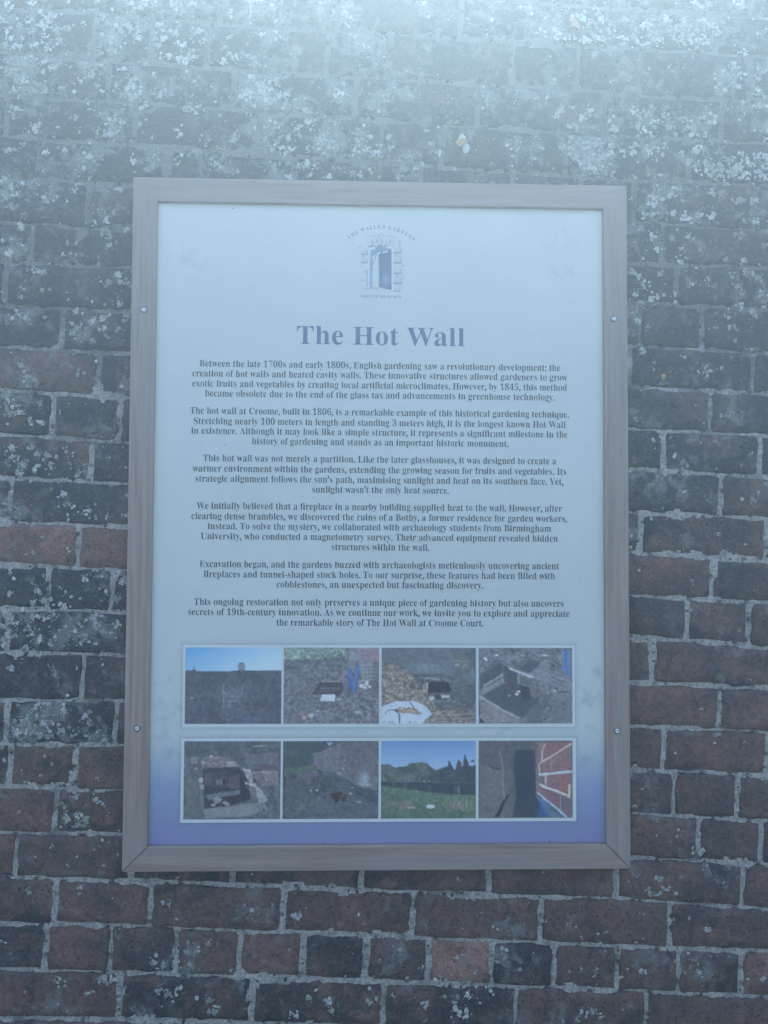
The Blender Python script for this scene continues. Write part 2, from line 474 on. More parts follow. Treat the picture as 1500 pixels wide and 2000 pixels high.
def brick_mesh(x0, x1, ft, fb, seed):
    """one brick between upright joints x0,x1 and bed joints ft,fb; returns verts(world, y=0 face), faces"""
    r = random.Random(seed)
    rs = np.random.RandomState(seed % 2 ** 31)
    xm = (x0 + x1) / 2
    j = [.0036 + r.uniform(-.0012, .0012) for _ in range(4)]
    xa, xb = x0 + j[0], x1 - j[1]
    L = xb - xa
    ns = max(5, int(round(L / .019)))
    s = np.concatenate([[0, .0032 / L], np.linspace(.0032 / L, 1 - .0032 / L, ns)[1:-1], [1 - .0032 / L, 1]])
    H = .072
    t = np.array([0, .0032 / H, .25, .5, .75, 1 - .0032 / H, 1])
    S, T = np.meshgrid(s, t)
    X = xa + S * L
    zt = ft(X) - j[2]; zb = fb(X) + j[3]
    if seed % 3 == 0: zt = zt + (S - .5) * r.uniform(-.003, .003)
    Z = zb + (zt - zb) * T
    zmid = (ft(xm) + fb(xm)) / 2
    X = X + (Z - zmid) * .047
    # rounded, slightly chipped arrises
    nt_, ns_ = X.shape
    rim = np.zeros_like(X, bool); rim[0] = rim[-1] = True; rim[:, 0] = rim[:, -1] = True
    jit = .0016
    ex = rs.uniform(-jit, jit, X.shape); ez = rs.uniform(-jit, jit, X.shape)
    X[:, 0] += ex[:, 0]; X[:, -1] += ex[:, -1]; X[:, 1] += ex[:, 0] * .7; X[:, -2] += ex[:, -1] * .7
    Z[0] += ez[0]; Z[-1] += ez[-1]; Z[1] += ez[0] * .7; Z[-2] += ez[-1] * .7
    k = .0030 + r.uniform(0, .0022)
    for a, b, sx, sz in ((0, 0, 1, 1), (0, -1, -1, 1), (-1, 0, 1, -1), (-1, -1, -1, -1)):
        kk = k * r.uniform(.5, 1.5)
        X[a, b] += sx * kk; Z[a, b] += sz * kk
    ph = rs.uniform(0, 6.28, 4); am = rs.uniform(.0003, .0013, 4)         # wavy hand-made edges
    Z[0] -= am[0] * (1 + np.sin(X[0] * 55 + ph[0])); Z[-1] += am[1] * (1 + np.sin(X[-1] * 48 + ph[1]))
    X[:, 0] += am[2] * (1 + np.sin(Z[:, 0] * 110 + ph[2])); X[:, -1] -= am[3] * (1 + np.sin(Z[:, -1] * 110 + ph[3]))
    Y = rs.uniform(-.0005, .0005, X.shape)
    Y += r.uniform(-.0016, .0016) + (S - .5) * r.uniform(-.0016, .0016) + (T - .5) * r.uniform(-.0018, .0018)
    Y[rim] += .0044
    cy = r.random()
    if cy < .3:                                       # a knocked corner
        a, b = r.choice(((1, 1), (1, -2), (-2, 1), (-2, -2)))
        Y[a, b] += .0035
    n = X.size
    co = np.stack([X.ravel(), Y.ravel(), Z.ravel()], 1)
    idx = np.arange(n).reshape(X.shape)
    q = np.stack([idx[:-1, :-1], idx[:-1, 1:], idx[1:, 1:], idx[1:, :-1]], -1).reshape(-1, 4)
    loop = list(idx[0, :]) + list(idx[1:, -1]) + list(idx[-1, -2::-1]) + list(idx[-2:0:-1, 0])
    back = co[loop].copy(); back[:, 1] = .055
    co = np.concatenate([co, back])
    m = len(loop)
    side = [(loop[i], n + i, n + (i + 1) % m, loop[(i + 1) % m]) for i in range(m)]
    q = np.concatenate([q, np.array(side)])
    return co, q

stuff_co, stuff_q, stuff_t, base_i = [], [], [], 0
n_single = 0
for i in range(1, len(beds)):
    ft, fb = beds[i - 1], beds[i]
    P_ = perps[i]
    for k in range(len(P_) - 1):
        x0, x1 = P_[k], P_[k + 1]
        xm = (x0 + x1) / 2
        zt, zb = float(ft(xm)), float(fb(xm))
        zm = (zt + zb) / 2
        if zt - zb < .05: continue
        if zm + ZB < -.1 or zm + ZB > WALL_TOP - .02 : continue
        seed = i * 1009 + k * 31 + 5
        co, q = brick_mesh(x0, x1, ft, fb, seed)
        co[:, 2] += ZB
        tn = tone_for(xm, zm, seed, (x1 - x0) / 2)
        near = abs(xm) < .88 and -1.02 < zm < 1.08
        if near and n_single < 300:
            c = np.array([xm, 0, zm + ZB])
            me = mesh_np('brick', co - c, q, True)
            set_col(me, 'tone', tn)
            link('brick', me, M_BRICK, wall, Vector(c) + WOFF)
            n_single += 1
        else:
            stuff_co.append(co); stuff_q.append(q + base_i); base_i += len(co)
            stuff_t.append(np.tile(tn, (len(co), 1)))
# courses above and below the joined ones, plain runs of bricks
def run_course(z0):
    global base_i
    ft = lambda x: np.asarray(x, float) * SL + z0 + PITCH
    fb = lambda x: np.asarray(x, float) * SL + z0
    x = -XW + rng.uniform(0, .2)
    while x < XW:
        w = .2385 if rng.random() < .8 else .1185
        zm = z0 + SL * (x + w / 2) + PITCH / 2
        if .0 < zm + ZB < WALL_TOP - .06:
            sd_ = rng.randrange(1 << 30)
            co, q = brick_mesh(x, x + w, ft, fb, sd_)
            co[:, 2] += ZB
            stuff_co.append(co); stuff_q.append(q + base_i); base_i += len(co)
            stuff_t.append(np.tile(tone_for(x, zm, sd_ % 9999), (len(co), 1)))
        x += w
z = z_bot0 - PITCH * n_dn - PITCH
while z > -1.9: run_course(z); z -= PITCH
z = z_top0 + PITCH * n_up
while z < 1.6: run_course(z); z += PITCH
me = mesh_np('brick_field', np.concatenate(stuff_co), np.concatenate(stuff_q), True)
set_col(me, 'tone', np.concatenate(stuff_t))
tag(link('brick_field', me, M_BRICK, wall, WOFF), kind='stuff')

# ---- mortar: a fine uneven sheet in the joints round the board, flush pointed and pitted
STEP = .0022
gx = np.arange(-1.0, 1.0, STEP); gz = np.arange(-1.03, 1.10, STEP)
GX, GZ = np.meshgrid(gx, gz)
bz = np.stack([f(gx) for f in beds])                 # (nb, nx), falling with index
nb = len(beds)
row = np.zeros(GX.shape, int)
for i in range(nb): row += (GZ < bz[i][None, :]).astype(int)
row = np.clip(row, 1, nb - 1)                        # lies between bed row-1 (above) and row (below)
ztop = np.take_along_axis(bz, row - 1, 0); zbot = np.take_along_axis(bz, row, 0)
dz = np.minimum(ztop - GZ, GZ - zbot)
dx = np.full(GX.shape, 9.0)
for i in range(1, nb):
    m = row == i
    if not m.any(): continue
    pp = np.array(perps[i])
    xr = GX[m] - (GZ[m] - (ztop[m] + zbot[m]) / 2) * .047
    j = np.clip(np.searchsorted(pp, xr), 1, len(pp) - 1)
    dx[m] = np.minimum(np.abs(xr - pp[j - 1]), np.abs(xr - pp[j]))
dist = np.minimum(dz, dx)
sh = GX.shape
big = fbm(sh, (40, 38), 5, 4); fine = fbm(sh, (150, 140), 9, 3)
smear = fbm(sh, (26, 24), 31, 3)
Yh = .0038 + (big - .5) * .0062 + (fine - .5) * .0052
Yh -= np.clip((smear - .55) * 8, 0, 1) * .0022       # places where pointing stands over the arris
# wormed pits
rs = np.random.RandomState(3)
pit = np.zeros(sh)
npit = 1500
cand = np.argwhere(dist < .0045)
for c in cand[rs.choice(len(cand), npit, replace=False)]:
    r_ = rs.uniform(.0013, .0038); w = int(r_ * 2.2 / STEP) + 1
    a0, a1, b0, b1 = max(0, c[0] - w), min(sh[0], c[0] + w + 1), max(0, c[1] - w), min(sh[1], c[1] + w + 1)
    dd = ((GX[a0:a1, b0:b1] - gx[c[1]]) ** 2 + (GZ[a0:a1, b0:b1] - gz[c[0]]) ** 2) / r_ ** 2
    pit[a0:a1, b0:b1] = np.maximum(pit[a0:a1, b0:b1], np.exp(-dd) * min(1, r_ / .002))
Yh += pit * .012
Yh = np.where(dist > .012, .012, Yh)
keep = dist < .0135
keep &= ~((np.abs(GX) < .44) & (np.abs(GZ) < .60))
kq = keep[:-1, :-1] | keep[1:, :-1] | keep[:-1, 1:] | keep[1:, 1:]
idx = np.arange(GX.size).reshape(sh)
q = np.stack([idx[:-1, :-1][kq], idx[:-1, 1:][kq], idx[1:, 1:][kq], idx[1:, :-1][kq]], -1)
used, inv = np.unique(q, return_inverse=True)
co = np.stack([GX.ravel()[used], Yh.ravel()[used], GZ.ravel()[used] + ZB], 1)
me = mesh_np('mortar', co, inv.reshape(-1, 4), True)
link('mortar', me, M_MORTAR, wall, WOFF)
# mortar bed round it and the body of the wall behind
def box_bm(bm, x0, x1, y0, y1, z0, z1):
    v = [bm.verts.new(p) for p in ((x0, y0, z0), (x1, y0, z0), (x1, y1, z0), (x0, y1, z0), (x0, y0, z1), (x1, y0, z1), (x1, y1, z1), (x0, y1, z1))]
    for f in ((0, 3, 2, 1), (4, 5, 6, 7), (0, 1, 5, 4), (1, 2, 6, 5), (2, 3, 7, 6), (3, 0, 4, 7)): bm.faces.new([v[i] for i in f])
bm = bmesh.new()
a, b, c, d = -.998, .996, ZB - 1.028, ZB + 1.096
ZT = WALL_TOP - .06
for x0, x1, z0, z1 in ((-XW, a, -.1, ZT), (b, XW, -.1, ZT), (a, b, -.1, c), (a, b, d, ZT)):
    box_bm(bm, x0, x1, .0028, .0300, z0, z1)
me = bpy.data.meshes.new('mortar_bed'); bm.to_mesh(me); bm.free()
link('mortar_bed', me, M_MORTAR, wall, WOFF)
bm = bmesh.new(); box_bm(bm, -XW, XW, .0305, .34, -.1, ZT)
me = bpy.data.meshes.new('wall_core'); bm.to_mesh(me); bm.free()
link('wall_core', me, M_MORTAR, wall, WOFF)
bm = bmesh.new()
x = -XW
while x < XW - .05:
    w = min(.62 + rng.uniform(-.05, .05), XW - x)
    box_bm(bm, x + .004, x + w - .004, -.035, .375, ZT + .001, WALL_TOP + rng.uniform(-.004, .004))
    x += w
bmesh.ops.bevel(bm, geom=bm.edges[:], offset=.008, segments=2, affect='EDGES')
me = bpy.data.meshes.new('coping'); bm.to_mesh(me); bm.free()
tag(link('coping', me, M_STONE, wall, WOFF), kind='stuff')

# ---- lichen crusts, each a low lobed scab standing on the bricks
LICH = ('151,-915,16.7;170,-884,6.5;87,-899,7.4;191,-897,3.7;125,-884,4.7;-309,-782,8.4;-297,-784,3.7;-414,-818,6.5;-409,-804,4.7;-395,-823,5.6;-351,-798,5.6;-351,-781,4.7;-334,-796,2.8;-372,-807,3.7;583,111,10.2;560,131,9.3;534,158,11.2;558,163,3.7;'
        '663,-55,5.6;650,-22,4.7;701,-41,2.8;598,-111,4.7;495,-92,3.7;719,41,7.4;696,46,4.7;728,59,3.7;607,225,10.2;519,7,3.7;479,-48,4.7;718,10,4.7;677,13,3.7;600,382,5.6;599,367,3.7;671,401,6.5;680,378,6.5;686,352,4.7;'
        '645,378,2.8;650,377,2.8;586,320,4.7;696,419,8.4;719,411,5.6;588,319,3.7;630,303,3.7;628,295,3.7;504,331,5.6;495,388,5.6;487,360,3.7;556,348,2.8;602,344,2.8;565,636,7.4;532,632,8.4;592,596,13;614,598,7.4;640,599,10.2;'
        '693,625,13;663,640,8.4;643,644,9.3;520,597,8.4;696,559,8.4;526,555,8.4;536,530,8.4;602,556,8.4;583,532,4.7;581,512,12.1;562,552,5.6;705,509,5.6;507,511,3.7;724,626,9.3;728,590,7.4;748,540,6.5;496,476,8.4;513,461,9.3;'
        '526,436,11.2;483,486,6.5;501,426,5.6;541,482,5.6;491,441,5.6;591,474,6.5;601,462,5.6;635,473,8.4;682,482,7.4;717,484,5.6;707,486,6.5;699,449,6.5;691,459,5.6;732,474,8.4;742,444,8.4;611,493,4.7;626,491,3.7;547,440,3.7;'
        '569,442,4.7;569,427,3.7;-701,631,8.4;-668,636,6.5;-660,644,4.7;-699,594,8.4;-679,577,6.5;-595,603,11.2;-614,615,5.6;-584,628,7.4;-573,636,6.5;-639,573,3.7;-633,601,4.7;-685,552,5.6;-713,611,7.4;-716,645,7.4;-672,607,6.5;-629,632,4.7;'
        '-604,593,4.7;-661,552,3.7;-676,579,4.7;-720,621,7.4;-696,616,5.6;-526,545,8.4;-519,520,5.6;-524,568,5.6;-521,624,3.7;-503,629,5.6;-496,627,4.7;-685,557,6.5;-707,503,7.4;-718,527,4.7;-504,527,3.7;-483,550,5.6;-546,567,3.7;-544,563,2.8;'
        '-590,504,4.7;-580,502,2.8;-521,538,6.5;-653,472,8.4;-664,474,5.6;-640,469,5.6;-518,446,7.4;-488,449,11.2;-496,466,7.4;-498,409,7.4;-524,407,3.7;-595,429,3.7;-592,416,2.8;-682,418,5.6;-675,434,4.7;-548,412,3.7;-532,451,3.7;-557,418,3.7;'
        '-718,429,2.8;-587,352,8.4;-584,370,4.7;-576,362,5.6;-529,363,8.4;-525,381,5.6;-496,358,6.5;-545,336,5.6;-696,380,4.7;-684,385,4.7;-676,387,3.7;-636,381,4.7;-485,381,8.4;-514,388,4.7;-547,377,5.6;-576,394,5.6;-565,390,3.7;-528,385,3.7;'
        '-595,357,2.8;-515,344,3.7;-680,291,7.4;-663,266,5.6;-538,299,4.7;-587,218,2.8;-707,229,11.2;-697,220,7.4;-686,210,6.5;-642,217,6.5;-711,205,11.2;-701,198,8.4;-680,200,8.4;-658,186,5.6;-639,182,5.6;-701,178,4.7;-656,177,3.7;-557,102,2.8;'
        '-540,310,2.8;-561,92,7.4;-568,86,4.7;-695,128,8.4;-685,114,8.4;-666,104,7.4;-676,99,5.6;-621,102,5.6;-624,119,5.6;-643,121,5.6;-655,133,5.6;-591,127,4.7;-699,104,9.3;-675,85,5.6;-609,117,4.7;-662,133,3.7;-555,141,2.8;-618,95,3.7;'
        '-633,111,4.7;-582,95,3.7;-571,81,4.7;-691,133,5.6;-592,47,6.5;-589,28,5.6;-579,23,5.6;-535,28,4.7;-565,9,5.6;-550,13,6.5;-617,13,8.4;-603,23,4.7;-529,6,6.5;-654,42,4.7;-646,22,6.5;-626,10,7.4;-509,4,5.6;-660,27,5.6;'
        '-636,3,5.6;-583,4,7.4;-560,23,4.7;-703,27,5.6;-707,12,5.6;-684,51,5.6;-632,-35,4.7;-649,-63,4.7;-660,-67,3.7;-485,-109,10.2;-493,-102,7.4;-479,-116,7.4;-592,-131,8.4;-585,-140,4.7;-639,-133,6.5;-633,-140,4.7;-553,-111,8.4;-546,-107,5.6;'
        '-614,-150,4.7;-593,-159,5.6;-599,-100,3.7;-560,-148,3.7;-647,-155,5.6;-628,-153,5.6;-490,-147,5.6;-512,-135,4.7;-524,-130,3.7;-690,-102,4.7;-683,-112,4.7;-694,-140,6.5;-629,-106,3.7;-645,-183,7.4;-624,-185,6.5;-611,-181,5.6;-636,-223,8.4;-648,-216,4.7;'
        '-678,-216,5.6;-551,-221,8.4;-557,-231,4.7;-561,-195,4.7;-528,-199,5.6;-491,-197,6.5;-659,-240,6.5;-655,-207,5.6;-537,-183,5.6;-589,-202,4.7;-679,-197,5.6;-702,-202,5.6;-697,-236,5.6;-494,-240,3.7;-518,-211,5.6;-480,-230,2.8;-580,-183,4.7;-542,-229,4.7;'
        '-597,-207,3.7;-689,-174,7.4;-670,-169,6.5;-704,-226,6.5;-685,-278,5.6;-580,-328,4.7;-586,-352,3.7;-641,-349,5.6;-633,-344,4.7;-624,-344,3.7;-611,-364,2.8;-661,-377,6.5;-642,-385,6.5;-609,-392,5.6;-590,-396,6.5;-571,-403,4.7;-562,-396,6.5;-613,-403,5.6;'
        '-627,-403,5.6;-646,-396,5.6;-576,-387,4.7;-548,-368,7.4;-670,-396,5.6;-679,-391,4.7;-524,-396,3.7;-510,-403,3.7;-539,-377,5.6;-595,-382,4.7;-675,-375,4.7;-656,-398,4.7;-563,-513,5.6;-586,-526,4.7;-581,-534,4.7;-547,-564,8.4;-540,-556,5.6;-559,-565,5.6;'
        '-561,-547,4.7;-500,-545,2.8;-578,-556,5.6;-554,-551,5.6;-522,-523,5.6;-512,-528,4.7;-620,-440,3.7;-606,-454,3.7;-694,-447,4.7;-697,-424,4.7;-664,-541,3.7;-511,-594,3.7;-499,-598,3.7;-525,-612,2.8;-557,-624,3.7;-481,-577,2.8;-482,-620,2.8;-146,-730,4.7;'
        '-152,-736,7.4;-236,-736,5.6;-392,-708,8.4;-372,-739,3.7;-645,-686,5.6;-302,-698,3.7;-36,-733,3.7;621,-766,5.6;586,-744,4.7;485,-790,3.7;567,-581,3.7;564,-593,3.7;717,-337,2.8;641,-402,5.6;694,-418,3.7;571,-504,3.7;570,-668,2.8;659,-687,2.8;'
        '528,-671,7.4;513,-694,7.4;542,-690,6.5;562,-699,4.7;527,-699,5.6;697,-859,4.7;497,-845,5.6;266,-836,4.7;182,-842,5.6;112,-853,5.6;127,-856,4.7;98,-796,5.6;55,-850,4.7;17,-817,3.7;359,-841,3.7;595,-827,7.4;604,-846,5.6;726,-857,6.5;'
        '-399,-869,8.4;-385,-878,6.5;-366,-865,6.5;-377,-888,4.7;-333,-882,4.7;-309,-888,7.4;-304,-907,7.4;-371,-876,4.7;-130,-886,6.5;-92,-891,7.4;-154,-913,7.4;-87,-909,5.6;-16,-892,5.6;-2,-887,4.7;-15,-868,4.7;386,-919,9.3;405,-915,8.4;419,-924,6.5;'
        '376,-929,6.5;-502,-845,8.4;-493,-852,7.4;-581,-849,7.4;-591,-844,5.6;-507,-849,7.4;-488,-845,6.5;-574,-858,4.7;-476,831,10.2;-665,743,12.1;-588,767,5.6;-681,717,8.4;-694,703,7.4;-643,699,9.3;-703,784,7.4;-699,765,5.6;-712,700,5.6;-656,751,5.6;'
        '-530,736,8.4;-520,743,4.7;-544,738,4.7;-462,754,6.5;-452,765,3.7;-440,730,3.7;-384,756,3.7;-285,731,8.4;-281,738,5.6;-365,791,16.7;-311,777,3.7;-345,737,3.7;-436,675,5.6;-446,668,6.5;-475,684,5.6;-361,699,9.3;-383,698,4.7;-315,677,6.5;'
        '-276,668,3.7;-202,677,7.4;-178,685,5.6;-158,680,6.5;-143,688,5.6;-124,681,7.4;-89,675,7.4;-55,667,8.4;-40,667,6.5;-178,660,5.6;-138,666,7.4;-104,661,5.6;-198,730,9.3;-183,735,8.4;-173,715,6.5;-164,760,9.3;-144,766,7.4;-159,740,7.4;'
        '-139,716,6.5;-212,714,5.6;-193,715,5.6;-188,705,6.5;-50,750,8.4;-45,733,6.5;-31,718,8.4;-11,708,7.4;-21,743,5.6;-6,723,5.6;-81,820,8.4;-144,791,7.4;-85,812,7.4;-28,796,5.6;-224,839,9.3;-209,845,8.4;-199,820,7.4;-213,805,8.4;'
        '-184,815,6.5;-228,799,8.4;-243,819,6.5;-189,795,5.6;-169,800,6.5;-518,923,8.4;-489,949,11.2;-475,940,12.1;-499,934,8.4;-469,925,8.4;-508,914,5.6;-494,914,4.7;-431,941,8.4;-421,926,7.4;-401,936,8.4;-386,916,7.4;-376,902,11.2;-366,887,9.3;'
        '-391,886,8.4;-410,891,7.4;-357,942,9.3;-347,922,6.5;-430,910,6.5;-440,925,5.6;-381,881,7.4;-357,892,7.4;-307,883,7.4;-298,898,6.5;-283,889,7.4;-273,899,7.4;-254,894,7.4;-244,879,5.6;-303,913,5.6;-456,995,8.4;-441,981,7.4;-402,987,8.4;'
        '-392,977,6.5;-466,985,5.6;-714,984,8.4;-675,990,8.4;-655,945,9.3;-635,956,7.4;-625,936,8.4;-645,926,6.5;-674,935,7.4;-693,944,7.4;-713,934,7.4;-722,904,5.6;-702,904,5.6;-659,910,8.4;-644,900,7.4;-615,916,5.6;-679,955,7.4;-631,966,7.4;'
        '-606,941,6.5;-673,905,4.7;-688,919,5.6;-707,919,5.6;-640,941,6.5;-702,874,9.3;-682,870,8.4;-711,859,7.4;-648,875,8.4;-639,881,7.4;-629,866,6.5;-682,845,7.4;-686,835,7.4;-648,855,5.6;-561,862,8.4;-556,847,6.5;-571,867,5.6;-614,826,5.6;'
        '-657,825,5.6;-705,819,5.6;-546,828,5.6;-716,874,6.5;-589,817,4.7;-672,860,6.5;-498,864,5.6;-473,849,3.7;-509,830,4.7;-439,855,3.7;-395,831,2.8;-321,802,3.7;-473,851,2.8;388,990,16.7;413,1001,11.2;428,981,11.2;348,946,11.2;368,949,11.2;'
        '393,944,13;418,955,11.2;428,945,9.3;408,970,8.4;453,961,11.2;469,946,10.2;489,952,13;509,942,11.2;514,973,11.2;529,958,11.2;544,943,9.3;565,974,14;580,949,11.2;595,980,13;605,949,11.2;626,965,10.2;631,945,9.3;555,989,9.3;'
        '651,976,8.4;585,939,8.4;616,1018,11.2;636,1015,9.3;698,1024,9.3;708,1013,7.4;748,953,8.4;743,963,7.4;712,921,5.6;692,977,4.7;691,895,8.4;706,880,8.4;696,854,5.6;737,875,8.4;731,845,9.3;746,840,8.4;752,886,6.5;741,819,5.6;'
        '706,824,5.6;337,791,7.4;347,801,7.4;372,807,6.5;392,787,8.4;402,802,7.4;417,792,6.5;448,803,5.6;452,762,8.4;382,766,8.4;367,771,7.4;412,769,6.5;493,804,8.4;508,794,10.2;523,805,9.3;498,774,9.3;513,764,10.2;533,779,8.4;'
        '553,795,7.4;563,775,8.4;584,785,8.4;599,770,8.4;614,776,7.4;624,791,6.5;609,758,8.4;629,759,7.4;528,757,7.4;573,758,6.5;553,810,6.5;352,725,8.4;372,715,7.4;377,705,6.5;347,730,6.5;402,731,6.5;387,736,6.5;422,734,6.5;'
        '442,717,7.4;462,732,7.4;467,717,7.4;447,732,5.6;487,723,9.3;498,733,8.4;523,718,10.2;533,703,8.4;513,728,7.4;543,719,7.4;553,734,6.5;618,730,10.2;634,720,9.3;608,720,6.5;427,706,5.6;412,713,4.7;583,719,6.5;638,700,11.2;'
        '654,695,11.2;623,685,11.2;613,695,8.4;643,680,9.3;669,680,11.2;684,686,11.2;699,681,11.2;714,676,11.2;734,682,11.2;749,677,10.2;679,711,8.4;704,722,8.4;709,706,8.4;735,717,9.3;750,717,9.3;694,696,9.3;724,697,8.4;750,697,8.4;'
        '658,675,7.4;14,739,6.5;19,719,5.6;34,704,4.7;24,729,4.7;108,710,5.6;103,700,3.7;68,679,3.7;123,675,3.7;93,730,3.7;212,692,3.7;158,666,4.7;252,688,3.7;312,724,4.7;297,704,4.7;')
lv, lf, lc = [], [], []
def lobe(x, z, r, col, rs_, ring=False, y=-.0012):
    n = 12 if r > .0025 else 8
    b0 = len(lv)
    ph = rs_.uniform(0, 6.28); el = rs_.uniform(.7, 1.35)
    ys = y - rs_.uniform(.0002, .0010)
    if ring:
        for k in range(n):
            a_ = ph + 6.283 * k / n
            for m_, rr in enumerate((r * rs_.uniform(.85, 1.15), r * .45)):
                lv.append((x + math.cos(a_) * rr, ys if m_ else ys + .0012, z + math.sin(a_) * rr * el)); lc.append(col)
        gap = rs_.randint(0, n)
        for k in range(n):
            if k == gap: continue
            k2 = (k + 1) % n
            lf.append((b0 + 2 * k, b0 + 2 * k2, b0 + 2 * k2 + 1)); lf.append((b0 + 2 * k, b0 + 2 * k2 + 1, b0 + 2 * k + 1))
        return
    lv.append((x, ys - .0002, z)); lc.append(col)
    for k in range(n):
        a_ = ph + 6.283 * k / n
        rr = r * rs_.uniform(.78, 1.14)
        lv.append((x + math.cos(a_) * rr, ys + .0006, z + math.sin(a_) * rr * el)); lc.append(col)
    for k in range(n):
        lf.append((b0, b0 + 1 + k, b0 + 1 + (k + 1) % n))
rs = np.random.RandomState(77)
def pale(rs_):
    v = rs_.uniform(.30, .60)
    w = rs_.uniform(-.02, .03)
    return (v - w * .5, v + .01, v * .93 - w, 1)
def on_board(x, z): return abs(x) < .463 and abs(z) < .637
for t in LICH.split(';'):
    if not t: continue
    x, z, r = [float(u) for u in t.split(',')]
    x, z, r = x / 1000, z / 1000, r / 1000
    if on_board(x, z): continue
    col = pale(rs)
    if r < .0055:
        lobe(x, z + ZB, r * .8, col, rs, ring=rs.rand() < .2)
        if rs.rand() < .5: lobe(x + rs.normal(0, r), z + ZB + rs.normal(0, r), r * .4, col, rs)
    else:
        n = int(4 + (r / .003) ** 1.35)
        style = rs.rand()
        for k in range(n):
            a_ = rs.uniform(0, 6.283)
            d_ = r * (rs.uniform(.55, .95) if style < .25 else rs.rand() ** .6)
            rr = rs.uniform(.0013, .0034) * (1 + r * 26)
            X_, Z_ = x + math.cos(a_) * d_ * 1.1, z + math.sin(a_) * d_ * .85
            if on_board(X_, Z_): continue
            cc = tuple(min(.8, c_ * rs.uniform(.86, 1.08)) for c_ in col[:3]) + (1,)
            lobe(X_, Z_ + ZB, rr, cc, rs, ring=(rs.rand() < .12))
        for k in range(int(n * .6)):                  # loose crumbs around
            a_ = rs.uniform(0, 6.283); d_ = r * rs.uniform(1.0, 1.7)
            X_, Z_ = x + math.cos(a_) * d_, z + math.sin(a_) * d_
            if not on_board(X_, Z_): lobe(X_, Z_ + ZB, rs.uniform(.0008, .0016), col, rs)
# scattered small ones; heavier where the photograph shows it
DEN = [(-.6, .9, .22, .14, 1.0), (-.35, .87, .12, .08, .8), (-.62, .72, .15, .08, .6), (-.55, .55, .15, .08, .45), (-.6, -.20, .14, .07, 1.0), (-.63, .07, .12, .05, .9),
       (-.6, .13, .12, .05, .4), (-.6, -.37, .12, .03, .9), (.62, .95, .22, .05, .9), (.6, .70, .2, .06, .9), (.1, .66, .5, .04, .6), (.55, .45, .12, .1, .5),
       (.62, .6, .12, .04, .6), (-.1, .72, .4, .07, .35), (-.2, -.83, .5, .1, .16), (.4, -.75, .4, .15, .10), (-.56, -.55, .1, .1, .3), (.6, .3, .15, .15, .25), (-.5, .4, .2, .2, .2)]
cnt = 0
while cnt < 1500:
    x = rs.uniform(-.95, .95); z = rs.uniform(-1.02, 1.08)
    if on_board(x, z): continue
    w = sum(a_ * math.exp(-((x - cx) / sx) ** 2 - ((z - cz) / sz) ** 2) for cx, cz, sx, sz, a_ in DEN) + .03
    if rs.rand() > w: continue
    cnt += 1
    col = pale(rs)
    r = min(.008, .0007 + rs.exponential(.0015))
    if r > .0028:
        for k in range(4): lobe(x + rs.normal(0, r * .7), z + ZB + rs.normal(0, r * .5), r * rs.uniform(.3, .6), col, rs, ring=rs.rand() < .15)
    else: lobe(x, z + ZB, r, col, rs)
for x, z, r in ((.156, .731, .011), (.373, .975, .009), (.544, .28, .0062), (-.64, .433, .005)):      # orange ones
    for k in range(7): lobe(x + rs.normal(0, r * .35), z + ZB + rs.normal(0, r * .35), r * .55, (.52, .33, .17, 1), rs, y=-.0022)
    if r > .009: lobe(x - r * .1, z + ZB + r * .9, r * .7, (.6, .6, .55, 1), rs); lobe(x + r * .6, z + ZB - r, r * .7, (.6, .6, .55, 1), rs)
me = mesh_np('lichen', lv, lf, False)
set_col(me, 'tone', lc)
tag(link('lichen', me, M_LICHEN, wall, WOFF), kind='stuff')
# ------------------------------------------------------------------ the information board
BW, BH = .931, 1.279
board = empty('information_board', (0, -.005, ZB))
tag(board, 'tall printed information board headed The Hot Wall in a weathered timber frame', 'information board')
YF, YP = -.029, -.0200                      # frame front, printed face (board coordinates)

def rail(L, loc, rot, w=.0455, gap=.0003, bow=0.0):
    prof = [(0, 0), (0, .0262), (.0006, .0276), (.0018, .0283), (w - .0016, .0283), (w - .0005, .0277), (w, .0264), (w, 0)]
    bm = bmesh.new(); rings = []
    N_ = 24
    for k in range(N_ + 1):
        ring = []
        for v, h in prof:
            a0, a1 = v + gap, L - v - gap
            x_ = a0 + (a1 - a0) * k / N_
            ring.append(bm.verts.new((x_ - L / 2, -h, -v)))
        rings.append(ring)
    m = len(prof)
    for k in range(N_):
        for i in range(m): bm.faces.new((rings[k][i], rings[k][(i + 1) % m], rings[k + 1][(i + 1) % m], rings[k + 1][i]))
    bm.faces.new(rings[0]); bm.faces.new(list(reversed(rings[-1])))
    bmesh.ops.recalc_face_normals(bm, faces=bm.faces)
    me = bpy.data.meshes.new('frame_rail'); bm.to_mesh(me); bm.free()
    o = link('frame_rail', me, M_WOOD, board, loc)
    o.rotation_euler = (0, rot, 0)
    return o
# local -z of the rail points to the board's middle
top = rail(BW, (0, 0, BH / 2), 0, gap=.0001)
bot = rail(BW, (0, 0, -BH / 2), math.pi, gap=.0004)
lef = rail(BH, (-BW / 2, 0, 0), -math.pi / 2, gap=.0001)
rig = rail(BH, (BW / 2, 0, 0), math.pi / 2, gap=.0002)
bot.location.z -= .0012                      # the bottom mitres have opened
bm = bmesh.new(); box_bm(bm, -.4200, .4200, -.0170, -.0040, -.5940, .5940)
me = bpy.data.meshes.new('backing_board'); bm.to_mesh(me); bm.free()
link('backing_board', me, flat('dark_backing', (.05, .05, .05), .8), board)

